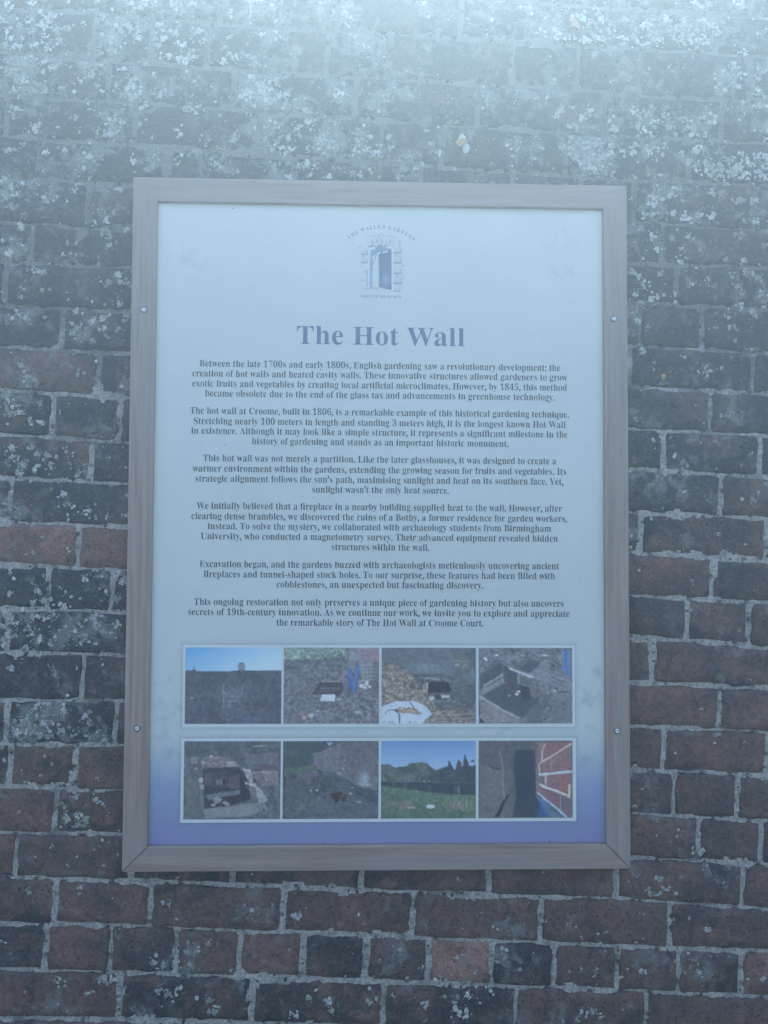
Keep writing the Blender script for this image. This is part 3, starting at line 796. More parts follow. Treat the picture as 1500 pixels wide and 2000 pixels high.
def screw(x, z):
    prof = [(0, .0003), (.0016, .0002), (.0019, -.0001), (.0021, -.0014), (.0030, -.0018), (.0040, -.0015), (.0047, -.0006), (.0049, .0004)]
    bm = bmesh.new(); n = 20; rings = []
    for r_, y_ in prof[1:]:
        rr = [bm.verts.new((math.cos(6.28319 * k / n) * r_, y_, math.sin(6.28319 * k / n) * r_)) for k in range(n)]
        rings.append(rr)
    c_ = bm.verts.new((0, .0003, 0))
    for k in range(n): bm.faces.new((c_, rings[0][k], rings[0][(k + 1) % n]))
    for a_, b_ in zip(rings, rings[1:]):
        for k in range(n): bm.faces.new((a_[k], b_[k], b_[(k + 1) % n], a_[(k + 1) % n]))
    bmesh.ops.recalc_face_normals(bm, faces=bm.faces)
    for f in bm.faces: f.smooth = True
    me = bpy.data.meshes.new('screw'); bm.to_mesh(me); bm.free()
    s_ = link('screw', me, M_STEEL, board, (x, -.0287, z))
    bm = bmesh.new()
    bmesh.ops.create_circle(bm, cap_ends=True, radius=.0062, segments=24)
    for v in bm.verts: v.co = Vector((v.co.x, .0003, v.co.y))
    mh = bpy.data.meshes.new('screw_shadow_ring'); bm.to_mesh(mh); bm.free()
    link('screw_shadow_ring', mh, M_SPECK_SHADE, s_)  # flat dark disc painted in as the shadow round the screw head
    return s_
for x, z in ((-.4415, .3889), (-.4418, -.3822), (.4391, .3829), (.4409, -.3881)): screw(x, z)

# ---- ink helpers: everything below is flat print
def lin(c):
    c = np.asarray(c, float) / 255
    return np.where(c <= .04045, c / 12.92, ((c + .055) / 1.055) ** 2.4)
LIGHT = lin((164, 193, 208)) / .76          # what a white sheet shows there in the photograph
VEIL = np.array([.009, .014, .019])
def ink(c):
    return np.clip((lin(c) - VEIL) / (LIGHT - VEIL), .012, .86)
WHITE = np.array([.665, .69, .635])

def inpoly(U, V, pts):
    m = np.zeros(U.shape, bool)
    n = len(pts)
    for i in range(n):
        (x1, y1), (x2, y2) = pts[i], pts[(i + 1) % n]
        c = ((y1 > V) != (y2 > V))
        with np.errstate(divide='ignore', invalid='ignore'):
            xi = (x2 - x1) * (V - y1) / (y2 - y1 + 1e-12) + x1
        m ^= c & (U < xi)
    return m

class Pic:
    """a printed picture as an array of ink colours; coordinates 0..1500 across, 0..1220 down"""
    def __init__(s, base, seed, nx=150, ny=122):
        s.nx, s.ny, s.seed = nx, ny, seed
        u = (np.arange(nx) + .5) / nx * 1500; v = (np.arange(ny) + .5) / ny * 1220
        s.U, s.V = np.meshgrid(u, v)
        s.c = np.zeros((ny, nx, 3)) + ink(base)
        s.rs = np.random.RandomState(seed)
        s.N1 = fbm((ny, nx), (30, 37), seed + 1, 2); s.N2 = fbm((ny, nx), (8, 10), seed + 2, 4)
        s.N3 = s.rs.rand(ny, nx)
    def blend(s, m, col, a=1.0):
        col = ink(col) if not isinstance(col, np.ndarray) else col
        w = (m * a)[..., None] if isinstance(m, np.ndarray) else a
        s.c = s.c * (1 - w) + col * w
    def poly(s, pts, col, a=1.0, rough=0):
        U, V = s.U, s.V
        if rough:
            U = U + (s.N1 - .5) * rough * 2; V = V + (s.N2 - .5) * rough * 2
        m = inpoly(U, V, pts); s.blend(m.astype(float), col, a); return m
    def line(s, pts, w, col, a=1.0, rough=0):
        d = np.full(s.U.shape, 1e9)
        U = s.U + (s.N1 - .5) * rough * 2; V = s.V + (s.N2 - .5) * rough * 2
        for (x1, y1), (x2, y2) in zip(pts, pts[1:]):
            L2 = (x2 - x1) ** 2 + (y2 - y1) ** 2 + 1e-9
            t = np.clip(((U - x1) * (x2 - x1) + (V - y1) * (y2 - y1)) / L2, 0, 1)
            d = np.minimum(d, np.hypot(U - x1 - t * (x2 - x1), V - y1 - t * (y2 - y1)))
        s.blend(np.clip((w - d) / 8 + .5, 0, 1), col, a)
    def ell(s, x, y, rx, ry, col, a=1.0, rough=0):
        U = s.U + (s.N1 - .5) * rough * 2; V = s.V + (s.N2 - .5) * rough * 2
        d = np.hypot((U - x) / rx, (V - y) / ry)
        s.blend(np.clip((1 - d) * min(rx, ry) / 10 + .5, 0, 1), col, a)
    def soft(s, x, y, rx, ry, col, a=1.0):
        d = ((s.U - x) / rx) ** 2 + ((s.V - y) / ry) ** 2
        s.blend(np.exp(-d), col, a)
    def tex(s, m=None, k1=.35, k2=.3, k3=.2):
        g = 1 + (s.N1 - .5) * 2 * k1 + (s.N2 - .5) * 2 * k2 + (s.N3 - .5) * 2 * k3
        if m is not None: g = np.where(m, g, 1)
        s.c = s.c * np.clip(g, .2, 2.2)[..., None]
    def stones(s, n, box, r, cols, a=.8, region=None):
        for _ in range(n):
            x = s.rs.uniform(box[0], box[2]); y = s.rs.uniform(box[1], box[3])
            rr = s.rs.uniform(*r)
            s.ell(x, y, rr * s.rs.uniform(.8, 1.6), rr * s.rs.uniform(.5, 1), cols[s.rs.randint(len(cols))], a, 14)

def pic_wall():
    p = Pic((72, 82, 98), 1)
    f = np.clip(p.U / 1500 * .75 + p.V / 380 * .4, 0, 1)[..., None]
    sky_c = ink((58, 135, 182)) * (1 - f) + ink((140, 180, 198)) * f
    p.c[:] = sky_c
    top = np.interp(p.U, [0, 150, 190, 720, 730, 1080, 1100, 1200, 1500], [368, 370, 385, 388, 376, 366, 378, 372, 374])
    w = p.V > top; p.solid = w
    c = ink((66, 74, 88)) * np.ones_like(p.c)
    brick = ((np.mod(p.V, 30) < 9) * .30 + (np.mod(p.U + 60 * (np.floor(p.V / 30) % 2), 58) < 9) * .18) * np.clip((p.V - 500) / 500, 0, 1)
    c = c * (1 + (p.N2 - .5) * .5 + (p.N1 - .5) * .5 + (p.N3 - .5) * .35 + brick)[..., None]
    p.c = np.where(w[..., None], c, p.c)
    p.soft(750, 760, 230, 190, (108, 124, 138), .38)
    for pts in (((590, 600), (600, 680), (660, 760)), ((880, 640), (890, 720), (840, 790)), ((600, 700), (605, 960)), ((690, 960), (700, 850), (800, 850)), ((850, 850), (850, 900))):
        p.line(pts, 6, (135, 150, 160), .5, 12)
    p.ell(115, 805, 22, 9, (140, 155, 165), .8)
    p.soft(980, 1130, 90, 60, (70, 95, 130), .6)
    p.poly([(812, 372), (815, 275), (840, 265), (845, 242), (905, 242), (908, 268), (925, 280), (928, 372)], (96, 118, 130), 1, 5)
    p.poly([(820, 270), (845, 242), (905, 242), (918, 275)], (70, 92, 108), .8)
    p.line([(133, 300), (133, 372)], 5, (50, 62, 72)); p.poly([(105, 372), (120, 350), (150, 350), (180, 372)], (72, 90, 100), 1)
    p.line([(30, 372), (190, 385), (720, 390), (730, 376), (1460, 374)], 7, (42, 54, 66), .8)
    return p
def pic_ladder():
    p = Pic((88, 98, 108), 2)
    p.poly([(0, 0), (960, 0), (960, 130), (600, 180), (0, 205)], (100, 128, 122), 1, 25)
    m = p.V > 150; p.tex(None, .35, .3, .25)
    p.poly([(1020, 0), (1500, 0), (1500, 520), (1230, 540), (1190, 330), (1180, 210), (1030, 210)], (104, 118, 128), 1)
    p.poly([(1190, 40), (1500, 40), (1500, 230), (1230, 220)], (112, 102, 112), .8, 20)
    p.line([(1015, 30), (1018, 210)], 8, (70, 85, 90)); p.line([(960, 40), (965, 120)], 12, (105, 115, 122))
    for k in range(9): p.line([(1230, 250 + k * 30), (1480, 240 + k * 30)], 5, (130, 140, 145) if k % 2 else (85, 90, 98), .5, 10)
    p.poly([(1400, 230), (1500, 230), (1500, 760), (1400, 700)], (66, 76, 90), .5, 30)
    p.poly([(340, 720), (500, 540), (590, 540), (430, 730)], (100, 108, 112), .9, 15)
    p.line([(400, 720), (520, 570)], 8, (52, 62, 72))
    p.poly([(440, 750), (560, 545), (920, 540), (930, 700), (860, 790), (700, 750)], (58, 66, 76), 1, 12)
    p.line([(590, 650), (880, 655)], 12, (95, 100, 105), .7, 10); p.line([(560, 700), (900, 690)], 10, (85, 88, 92), .6, 10)
    p.line([(580, 545), (900, 548)], 6, (140, 148, 150), .7, 5)
    p.poly([(605, 750), (810, 755), (800, 858), (580, 845)], (158, 182, 188), 1, 3)
    p.poly([(1000, 340), (1050, 330), (1075, 600), (1130, 340), (1195, 300), (1120, 715), (1045, 740)], (58, 84, 128), .6)
    p.line([(1022, 345), (1050, 500), (1070, 730)], 20, (52, 98, 158)); p.line([(1180, 310), (1130, 480), (1095, 715)], 20, (56, 104, 164)); p.line([(1130, 360), (1100, 560)], 10, (66, 110, 165))
    for x, y, a, b in ((1225, 615, 38, 28), (1300, 590, 32, 22), (1280, 640, 30, 20), (1350, 625, 25, 22), (1315, 550, 26, 14)): p.ell(x, y, a, b, (150, 166, 172), 1, 10)
    p.line([(1060, 740), (1300, 690)], 20, (92, 100, 106), .9, 10); p.line([(1290, 790), (1480, 850)], 22, (98, 114, 120), .9, 10)
    p.ell(1165, 1032, 70, 24, (122, 142, 146), 1, 8); p.ell(430, 1085, 48, 32, (132, 152, 156), 1, 8); p.ell(325, 1115, 38, 34, (148, 118, 112), 1, 8)
    p.stones(26, (850, 820, 1460, 1180), (9, 22), [(120, 128, 134), (110, 100, 102), (70, 76, 86)])
    p.stones(22, (40, 560, 600, 1180), (6, 16), [(118, 124, 130), (62, 70, 80)], .6)
    p.ell(540, 1010, 22, 8, (150, 165, 170)); p.ell(865, 828, 32, 9, (150, 165, 170))
    return p
def pic_heap():
    p = Pic((78, 92, 100), 3)
    p.tex(None, .3, .3, .3)
    p.poly([(0, 0), (1500, 0), (1500, 560), (1000, 470), (560, 500), (300, 300), (0, 240)], (80, 98, 108), .8, 20)
    p.soft(800, 320, 260, 90, (98, 120, 132), .7); p.line([(660, 275), (840, 290)], 5, (120, 138, 145), .6, 8)
    p.line([(0, 445), (960, 450), (1130, 500)], 22, (58, 68, 76), .6, 20)
    p.poly([(1140, 60), (1400, 60), (1400, 420), (1180, 420)], (78, 88, 86), .6, 40)
    p.ell(1190, 285, 50, 26, (120, 134, 132), .7, 20); p.ell(1320, 295, 40, 25, (110, 124, 124), .6, 20); p.line([(1140, 215), (1380, 215)], 10, (112, 126, 122), .6, 12)
    p.poly([(1400, 40), (1500, 40), (1500, 900), (1430, 900)], (66, 80, 92), .7, 10); p.soft(1440, 420, 30, 100, (100, 122, 132), .8)
    m = p.poly([(0, 235), (130, 250), (330, 330), (520, 480), (600, 640), (780, 760), (900, 1000), (1460, 1000), (1500, 1220), (0, 1220)], (104, 108, 104), 1, 30)
    g = 1 + (p.N1 - .5) * 1.1 + (p.N3 - .5) * .7
    p.c = np.where(m[..., None], p.c * np.clip(g, .3, 2)[..., None], p.c)
    p.stones(60, (40, 330, 560, 860), (5, 14), [(140, 144, 138), (66, 68, 70), (128, 118, 108)], .7)
    p.poly([(1080, 560), (1480, 620), (1480, 1200), (1080, 1000)], (70, 78, 82), .55, 40)
    p.poly([(740, 545), (1060, 545), (1100, 690), (1060, 722), (735, 715)], (44, 52, 64), 1, 8)
    p.line([(700, 490), (920, 515)], 10, (120, 128, 132), .8, 8)
    p.poly([(665, 560), (740, 560), (735, 720), (665, 720)], (136, 138, 132), .9, 12); p.line([(700, 570), (690, 640)], 8, (80, 74, 70))
    p.ell(790, 795, 50, 40, (150, 164, 164), .8, 30); p.poly([(940, 760), (1085, 752), (1080, 800), (950, 808)], (150, 160, 158), .9, 10); p.ell(890, 790, 55, 42, (56, 64, 72), .9, 10)
    p.stones(26, (620, 840, 1440, 1180), (6, 18), [(130, 134, 128), (58, 62, 66)], .6)
    for k in range(5): p.line([(850, 1080 + k * 26), (1480, 1070 + k * 30)], 7, (60, 66, 72) if k % 2 else (112, 114, 112), .6, 14)
    p.poly([(0, 960), (90, 905), (240, 862), (500, 855), (610, 890), (720, 950), (800, 1065), (700, 1140), (650, 1220), (0, 1220)], (152, 184, 202), 1, 6)
    p.poly([(210, 990), (300, 945), (460, 960), (560, 985), (650, 1050), (560, 1066), (320, 1050), (250, 1010)], (120, 118, 104), 1, 14)
    p.stones(26, (230, 965, 620, 1050), (6, 14), [(58, 54, 50), (168, 172, 160), (150, 140, 116)], .9)
    p.poly([(560, 900), (700, 950), (790, 1060), (700, 1020)], (128, 162, 186), .7, 8)
    p.line([(455, 870), (520, 975)], 10, (66, 62, 60)); p.line([(70, 1050), (120, 1005), (250, 1000), (290, 1080), (290, 1200)], 12, (44, 62, 78)); p.line([(85, 1040), (130, 1015), (200, 1015)], 8, (190, 210, 216))
    for x in (40, 130, 175, 450, 540): p.ell(x, 1190, 20, 14, (88, 108, 124), .8, 8)
    return p
def pic_pit():
    p = Pic((84, 98, 108), 4)
    p.tex(None, .4, .35, .25)
    p.stones(50, (30, 40, 1450, 600), (8, 30), [(112, 124, 132), (70, 80, 90), (98, 104, 110)], .7)
    p.poly([(30, 420), (380, 230), (400, 400), (90, 600), (30, 690)], (66, 76, 90), 1, 10)
    p.poly([(30, 690), (380, 400), (420, 560), (60, 770)], (102, 118, 126), .85, 12); p.line([(100, 610), (380, 430)], 12, (120, 132, 136), .9, 10); p.line([(110, 630), (360, 490)], 6, (46, 56, 66))
    p.poly([(60, 770), (420, 570), (600, 620), (820, 650), (830, 780), (1010, 800), (700, 1120), (400, 1010), (240, 900)], (62, 74, 86), 1, 10)
    p.poly([(400, 280), (620, 390), (600, 640), (570, 660), (410, 540)], (64, 72, 84), 1, 6)
    p.poly([(640, 430), (880, 490), (820, 620), (640, 570)], (82, 90, 98), 1, 6); p.poly([(640, 585), (815, 640), (820, 850), (700, 840)], (48, 58, 74), 1, 6)
    p.poly([(490, 330), (880, 450), (960, 500), (800, 480), (520, 360)], (142, 158, 166), 1, 5); p.line([(500, 335), (950, 490)], 16, (134, 150, 160)); p.line([(640, 430), (640, 570)], 10, (110, 126, 130))
    p.poly([(670, 320), (850, 200), (980, 215), (930, 320), (820, 400), (640, 345)], (62, 74, 88), 1, 8)
    p.poly([(820, 400), (940, 310), (1200, 380), (1480, 500), (1460, 700), (1200, 620), (900, 500)], (98, 112, 122), .8, 15)
    for k in range(6): p.line([(900 + k * 40, 330 + k * 35), (1400, 480 + k * 40)], 6, (126, 140, 148) if k % 2 else (72, 84, 94), .6, 14)
    p.poly([(820, 650), (1040, 720), (900, 820), (820, 760)], (92, 92, 94), .9, 8)
    p.poly([(760, 1100), (960, 860), (1180, 740), (1130, 830), (1000, 1160), (800, 1200)], (76, 90, 100), .9, 15)
    p.poly([(1180, 740), (1480, 780), (1480, 1200), (1140, 1200)], (88, 102, 110), .8, 25)
    p.line([(1180, 700), (1460, 720)], 12, (56, 66, 78), .9, 8); p.line([(1170, 760), (1000, 1000)], 10, (60, 70, 82), .7, 8)
    p.poly([(30, 780), (240, 900), (380, 1010), (560, 1110), (780, 1200), (30, 1200)], (104, 112, 118), 1, 10); p.line([(30, 790), (230, 905), (400, 1010), (640, 1130)], 16, (124, 138, 144), .8, 16)
    p.poly([(30, 1120), (110, 1200), (30, 1200)], (36, 44, 54), 1)
    p.poly([(1330, 40), (1470, 40), (1465, 460), (1340, 330)], (78, 112, 148), .9, 10); p.line([(1400, 50), (1385, 280), (1440, 450)], 18, (44, 96, 158)); p.line([(1340, 320), (1440, 360)], 14, (50, 100, 160)); p.line([(1270, 150), (1340, 280)], 16, (110, 120, 126))
    for x, y in ((610, 745), (640, 705), (120, 195), (290, 120), (105, 165)): p.ell(x, y, 26, 16, (165, 184, 190), .9, 10)
    p.ell(490, 770, 26, 14, (120, 130, 134)); p.ell(1205, 690, 46, 18, (150, 162, 164), .8, 10); p.ell(1060, 125, 60, 16, (142, 156, 164), .8, 12); p.ell(700, 125, 40, 16, (140, 150, 152), .7, 12)
    p.stones(30, (1100, 700, 1460, 1180), (5, 14), [(126, 138, 144)], .5); p.stones(24, (60, 960, 600, 1190), (5, 14), [(134, 142, 146)], .5)
    return p
def pic_trench():
    p = Pic((74, 88, 96), 5)
    p.tex(None, .35, .35, .25)
    p.poly([(30, 30), (1460, 30), (1460, 230), (900, 330), (30, 230)], (66, 78, 86), .55, 30)
    p.poly([(900, 200), (1460, 180), (1460, 370), (1000, 360)], (94, 98, 110), .6, 20)
    p.line([(1070, 85), (1280, 75)], 7, (128, 146, 150), .8)
    p.poly([(1050, 370), (1460, 380), (1460, 450), (1060, 470)], (86, 78, 92), .7, 15); p.poly([(1070, 490), (1460, 480), (1460, 700), (1150, 680)], (104, 106, 110), .75, 15); p.line([(1060, 490), (1440, 485)], 8, (130, 136, 140), .8, 6)
    p.poly([(90, 250), (220, 240), (210, 340), (110, 345)], (110, 116, 124), .8, 12)
    p.poly([(250, 250), (640, 240), (830, 330), (850, 400), (620, 440), (260, 390)], (98, 104, 112), .75, 20)
    p.stones(26, (240, 240, 840, 420), (10, 30), [(138, 148, 154), (80, 84, 92), (116, 110, 112)], .7)
    p.poly([(640, 320), (780, 320), (830, 390), (650, 400)], (128, 134, 138), .7, 10)
    p.poly([(290, 430), (850, 405), (960, 560), (1010, 700), (1030, 900), (740, 1000), (345, 1050), (320, 700), (290, 600)], (50, 58, 72), 1, 8)
    p.poly([(320, 520), (450, 480), (450, 700), (320, 700)], (74, 80, 90), .8, 10); p.poly([(460, 500), (670, 460), (680, 720), (460, 720)], (60, 68, 82), .9, 10); p.poly([(680, 560), (860, 500), (870, 740), (700, 740)], (76, 78, 88), .8, 15)
    p.poly([(500, 600), (600, 600), (600, 680), (500, 680)], (84, 94, 104), .9); p.poly([(600, 605), (650, 600), (640, 680), (610, 680)], (24, 32, 44))
    p.poly([(860, 560), (960, 560), (1030, 880), (900, 880)], (40, 48, 62), .9, 10)
    p.poly([(350, 840), (480, 810), (740, 780), (870, 760), (870, 830), (640, 860), (380, 920)], (84, 98, 106), 1, 10)
    p.poly([(450, 905), (510, 850), (610, 905), (560, 960), (490, 970)], (106, 120, 126), 1, 6); p.poly([(600, 950), (640, 920), (740, 990), (650, 1000)], (112, 126, 132), 1, 6); p.poly([(420, 990), (480, 970), (510, 1000), (440, 1015)], (116, 128, 132), 1, 6)
    p.poly([(640, 880), (860, 830), (1030, 890), (1000, 930), (760, 990)], (46, 52, 60), .9, 10)
    p.poly([(910, 430), (1010, 450), (1060, 520), (1060, 640), (1180, 740), (1290, 880), (1300, 930), (1170, 960), (1080, 780), (1010, 640), (960, 520)], (124, 134, 142), 1, 16)
    p.stones(20, (960, 460, 1280, 920), (10, 26), [(160, 172, 178), (84, 92, 102)], .6)
    p.poly([(1030, 700), (1110, 720), (1150, 940), (1040, 930)], (84, 96, 104), .9, 8)
    p.poly([(300, 1070), (720, 1010), (1180, 950), (1240, 1000), (1220, 1080), (1060, 1160), (700, 1190), (330, 1200)], (98, 112, 118), 1, 14)
    p.line([(1230, 940), (1270, 1060)], 12, (128, 142, 146), .8, 10)
    p.poly([(30, 420), (200, 560), (280, 720), (345, 1050), (290, 1200), (30, 1200)], (80, 94, 98), .75, 14); p.line([(300, 760), (340, 1050)], 9, (54, 64, 70)); p.line([(270, 780), (290, 1070)], 6, (110, 120, 118), .6)
    p.ell(265, 605, 40, 42, (134, 150, 158), .9, 10); p.ell(285, 710, 30, 40, (128, 142, 150), .9, 10); p.ell(190, 430, 26, 20, (124, 136, 142), .8, 8)
    return p
def pic_yard():
    p = Pic((70, 82, 92), 6)
    p.tex(None, .3, .3, .3)
    p.poly([(30, 30), (650, 30), (700, 80), (620, 140), (470, 190), (480, 420), (30, 430)], (54, 74, 78), .9, 30)
    p.poly([(30, 130), (220, 130), (230, 380), (30, 400)], (58, 76, 76), .6, 30); p.ell(150, 180, 90, 40, (66, 88, 90), .6, 30)
    p.poly([(660, 25), (800, 25), (720, 75)], (108, 152, 178), 1, 8); p.poly([(590, 140), (840, 40), (900, 25), (700, 100)], (72, 92, 86), .8, 10)
    p.poly([(30, 420), (480, 380), (560, 440), (240, 510), (30, 550)], (70, 92, 84), .9, 16)
    m = p.poly([(475, 185), (900, 25), (1480, 25), (1480, 780), (1340, 740), (1020, 620), (880, 540), (780, 480), (500, 430)], (84, 94, 104), 1, 5)
    p.poly([(900, 25), (1480, 25), (1480, 600), (1180, 500), (880, 300)], (76, 82, 94), .6, 20)
    g = 1 + (np.mod(p.U * .9, 34) < 8) * .18 * (p.U < 1000) + (np.mod(p.V + p.U * .25, 38) < 9) * .18 + (p.N3 - .5) * .7
    p.c = np.where(m[..., None], p.c * g[..., None], p.c)
    p.line([(470, 190), (640, 135), (900, 28)], 6, (38, 46, 54)); p.soft(1270, 600, 60, 110, (124, 158, 172), .75); p.soft(1250, 680, 110, 30, (118, 138, 146), .7)
    for x, y in ((965, 300), (945, 440), (880, 510), (1330, 700)): p.ell(x, y, 16, 18, (128, 140, 144), .7, 8)
    p.poly([(280, 490), (560, 480), (500, 600), (200, 600)], (92, 92, 104), .5, 30)
    p.poly([(30, 560), (420, 650), (420, 1000), (30, 1000)], (64, 80, 80), .5, 40); p.poly([(600, 1000), (1480, 860), (1480, 1200), (560, 1200)], (68, 82, 96), .5, 30)
    p.poly([(1040, 650), (1480, 800), (1480, 1000), (1100, 800)], (52, 64, 80), .6, 20)
    p.poly([(740, 830), (900, 790), (1010, 860), (980, 950), (820, 945), (770, 880)], (50, 50, 50), 1, 12); p.line([(910, 850), (920, 930)], 8, (88, 80, 66)); p.line([(840, 850), (830, 940)], 8, (40, 42, 44))
    p.ell(440, 775, 14, 12, (150, 164, 170)); p.ell(540, 770, 14, 12, (160, 172, 176)); p.ell(1090, 730, 18, 10, (140, 152, 160)); p.ell(1060, 825, 30, 10, (134, 146, 152), 1, 8); p.ell(1190, 960, 50, 14, (112, 126, 134), 1, 12)
    p.stones(50, (40, 560, 1460, 1190), (4, 12), [(106, 116, 122), (46, 56, 66)], .45)
    return p
def pic_field():
    p = Pic((70, 92, 84), 7)
    f = np.clip(p.V / 480, 0, 1)[..., None]
    p.c[:] = ink((76, 124, 170)) * (1 - f) + ink((118, 158, 190)) * f
    U = p.U + (p.N1 - .5) * 26
    tree = np.interp(U, [0, 150, 200, 330, 400, 470, 560, 640, 720, 760, 870, 940, 1050, 1060, 1075, 1110, 1160, 1200, 1220, 1265, 1290, 1300, 1320, 1350, 1380, 1450, 1500],
                     [370, 370, 420, 405, 400, 350, 350, 335, 350, 395, 460, 440, 395, 330, 305, 380, 470, 340, 295, 340, 420, 250, 205, 260, 395, 400, 380]) + (p.N2 - .5) * 24
    t = p.V > tree; p.solid = t
    c = ink((68, 84, 86)) * (1 + (p.N1 - .5) * .8 + (p.N2 - .5) * .9 + (p.N3 - .5) * .5)[..., None]
    dk = np.clip((p.U - 820) / 120, 0, 1)[..., None]
    c = c * (1 - dk) + ink((54, 68, 80)) * (1 + (p.N1 - .5) * .6)[..., None] * dk
    p.c = np.where(t[..., None], c, p.c)
    p.soft(640, 420, 110, 90, (84, 100, 98), .4); p.soft(140, 500, 110, 80, (74, 96, 88), .5); p.soft(1100, 560, 100, 60, (74, 92, 88), .5); p.soft(330, 580, 140, 40, (92, 104, 98), .5)
    p.poly([(1410, 335), (1470, 290), (1480, 340)], (52, 66, 80), 1)
    p.poly([(0, 635), (1500, 660), (1500, 860), (1000, 830), (700, 790), (100, 710), (0, 700)], (48, 62, 76), 1, 4)
    p.line([(40, 632), (800, 655), (1480, 660)], 5, (100, 114, 120), .6, 6)
    for x, y in ((215, 680), (390, 705), (770, 740), (1180, 770)): p.poly([(x - 30, y - 45), (x + 28, y - 45), (x + 24, y + 50), (x - 34, y + 50)], (66, 80, 90), .7, 8)
    p.line([(1226, 735), (1228, 815)], 9, (112, 128, 134)); p.ell(680, 630, 24, 16, (120, 134, 136), .8, 12); p.ell(760, 630, 20, 14, (116, 128, 130), .8, 12)
    g = p.V > np.interp(p.U, [0, 100, 700, 1000, 1500], [712, 722, 800, 840, 850])
    gc = ink((72, 102, 88)) * (1 + (p.N1 - .5) * .4 + (p.N2 - .5) * .45 + (p.N3 - .5) * .35)[..., None]
    p.c = np.where(g[..., None], gc, p.c)
    p.poly([(40, 920), (480, 930), (530, 1010), (420, 1060), (40, 1050)], (98, 102, 100), .65, 30)
    p.soft(1200, 1020, 220, 70, (104, 112, 102), .5)
    for k in range(34):
        x = p.rs.uniform(1060, 1460); y = p.rs.uniform(900, 1010)
        p.line([(x, y), (x + p.rs.uniform(-20, 20), y + p.rs.uniform(60, 110))], 4, (132, 138, 124) if k % 3 else (70, 84, 80), .6)
    p.poly([(0, 1120), (1500, 1120), (1500, 1220), (0, 1220)], (60, 92, 80), .45, 20)
    p.ell(785, 1030, 68, 27, (176, 200, 206), 1, 3); p.ell(780, 1028, 14, 7, (84, 104, 118))
    p.ell(450, 1045, 46, 11, (150, 138, 128), .9, 6); p.ell(520, 1042, 28, 10, (156, 158, 150), .9, 6)
    return p
def pic_gap():
    p = Pic((76, 86, 92), 8)
    p.tex(None, .14, .22, .22)
    p.poly([(30, 30), (520, 30), (380, 420), (330, 450), (200, 420), (30, 390)], (74, 80, 90), .9, 12)
    p.poly([(30, 400), (380, 480), (410, 930), (250, 1200), (30, 1200)], (86, 96, 98), .9, 6)
    p.poly([(380, 480), (560, 500), (600, 860), (520, 1200), (250, 1200), (410, 930)], (78, 90, 92), .8, 8)
    p.poly([(520, 30), (930, 30), (900, 200), (560, 180)], (70, 80, 86), .8, 15)
    p.poly([(400, 60), (540, 60), (580, 480), (400, 470)], (62, 74, 84), .6, 20)
    p.poly([(570, 150), (900, 150), (910, 860), (1110, 1200), (540, 1200), (600, 860), (560, 500)], (44, 60, 76), 1, 8)
    p.soft(720, 620, 140, 420, (36, 52, 72), .8)
    p.line([(340, 180), (375, 330), (385, 480), (395, 700), (412, 920)], 6, (118, 128, 126), .9, 5); p.line([(180, 380), (230, 440), (330, 440)], 9, (48, 54, 62), .8, 6); p.line([(180, 440), (210, 540)], 6, (110, 116, 120), .6, 6)
    p.poly([(250, 1200), (310, 1100), (380, 950), (490, 830), (500, 850), (430, 950), (370, 1100), (340, 1200)], (38, 46, 54), 1, 4)
    R = [(940, 30), (1480, 30), (1480, 1200), (1380, 1200), (930, 850), (920, 400)]
    p.poly(R, (104, 90, 94), 1)
    p.poly([(1030, 180), (1080, 60), (1480, 30), (1480, 80), (1190, 220), (1030, 300)], (110, 86, 88), 1, 6); p.poly([(1050, 330), (1480, 120), (1480, 480), (970, 520)], (108, 92, 92), 1, 6)
    p.poly([(1090, 550), (1480, 530), (1480, 860), (1210, 760), (1090, 720)], (104, 86, 94), 1, 6); p.poly([(1200, 560), (1440, 540), (1440, 780), (1300, 760)], (114, 84, 88), .7, 20)
    p.poly([(1030, 740), (1300, 860), (1300, 1080), (1080, 930)], (100, 84, 92), 1, 6); p.poly([(1310, 880), (1480, 920), (1480, 1200), (1310, 1090)], (84, 84, 94), 1, 6)
    p.poly([(930, 560), (1060, 560), (1060, 720), (960, 690)], (84, 96, 100), .8, 8)
    p.poly([(920, 880), (1000, 930), (1140, 1200), (1060, 1200), (1000, 1060)], (36, 84, 134), .9, 10); p.poly([(930, 880), (1080, 960), (1300, 1200), (1130, 1200)], (70, 104, 136), .7, 10)
    p.soft(1020, 1150, 90, 90, (34, 88, 146), .6)
    for pts, w, c_ in ((((1060, 60), (1010, 170), (1015, 300), (960, 390), (970, 500)), 11, (152, 152, 148)), (((1015, 340), (1180, 240), (1400, 100), (1480, 60)), 12, (164, 156, 144)),
                       (((970, 540), (1200, 520), (1480, 490)), 20, (144, 164, 172)), (((1160, 280), (1160, 470)), 7, (122, 116, 120)), (((1070, 560), (1070, 720)), 10, (140, 146, 148)),
                       (((980, 690), (1080, 745), (1230, 790), (1370, 850)), 17, (166, 176, 170)), (((1370, 840), (1440, 890), (1450, 700)), 14, (166, 172, 140)),
                       (((950, 830), (1080, 940), (1240, 1060), (1390, 1200)), 14, (118, 160, 190)), (((1300, 860), (1300, 1090)), 8, (130, 126, 130)), (((930, 400), (920, 560), (930, 850)), 5, (100, 114, 120))):
        p.line(pts, w, c_, .95, 7)
    return p

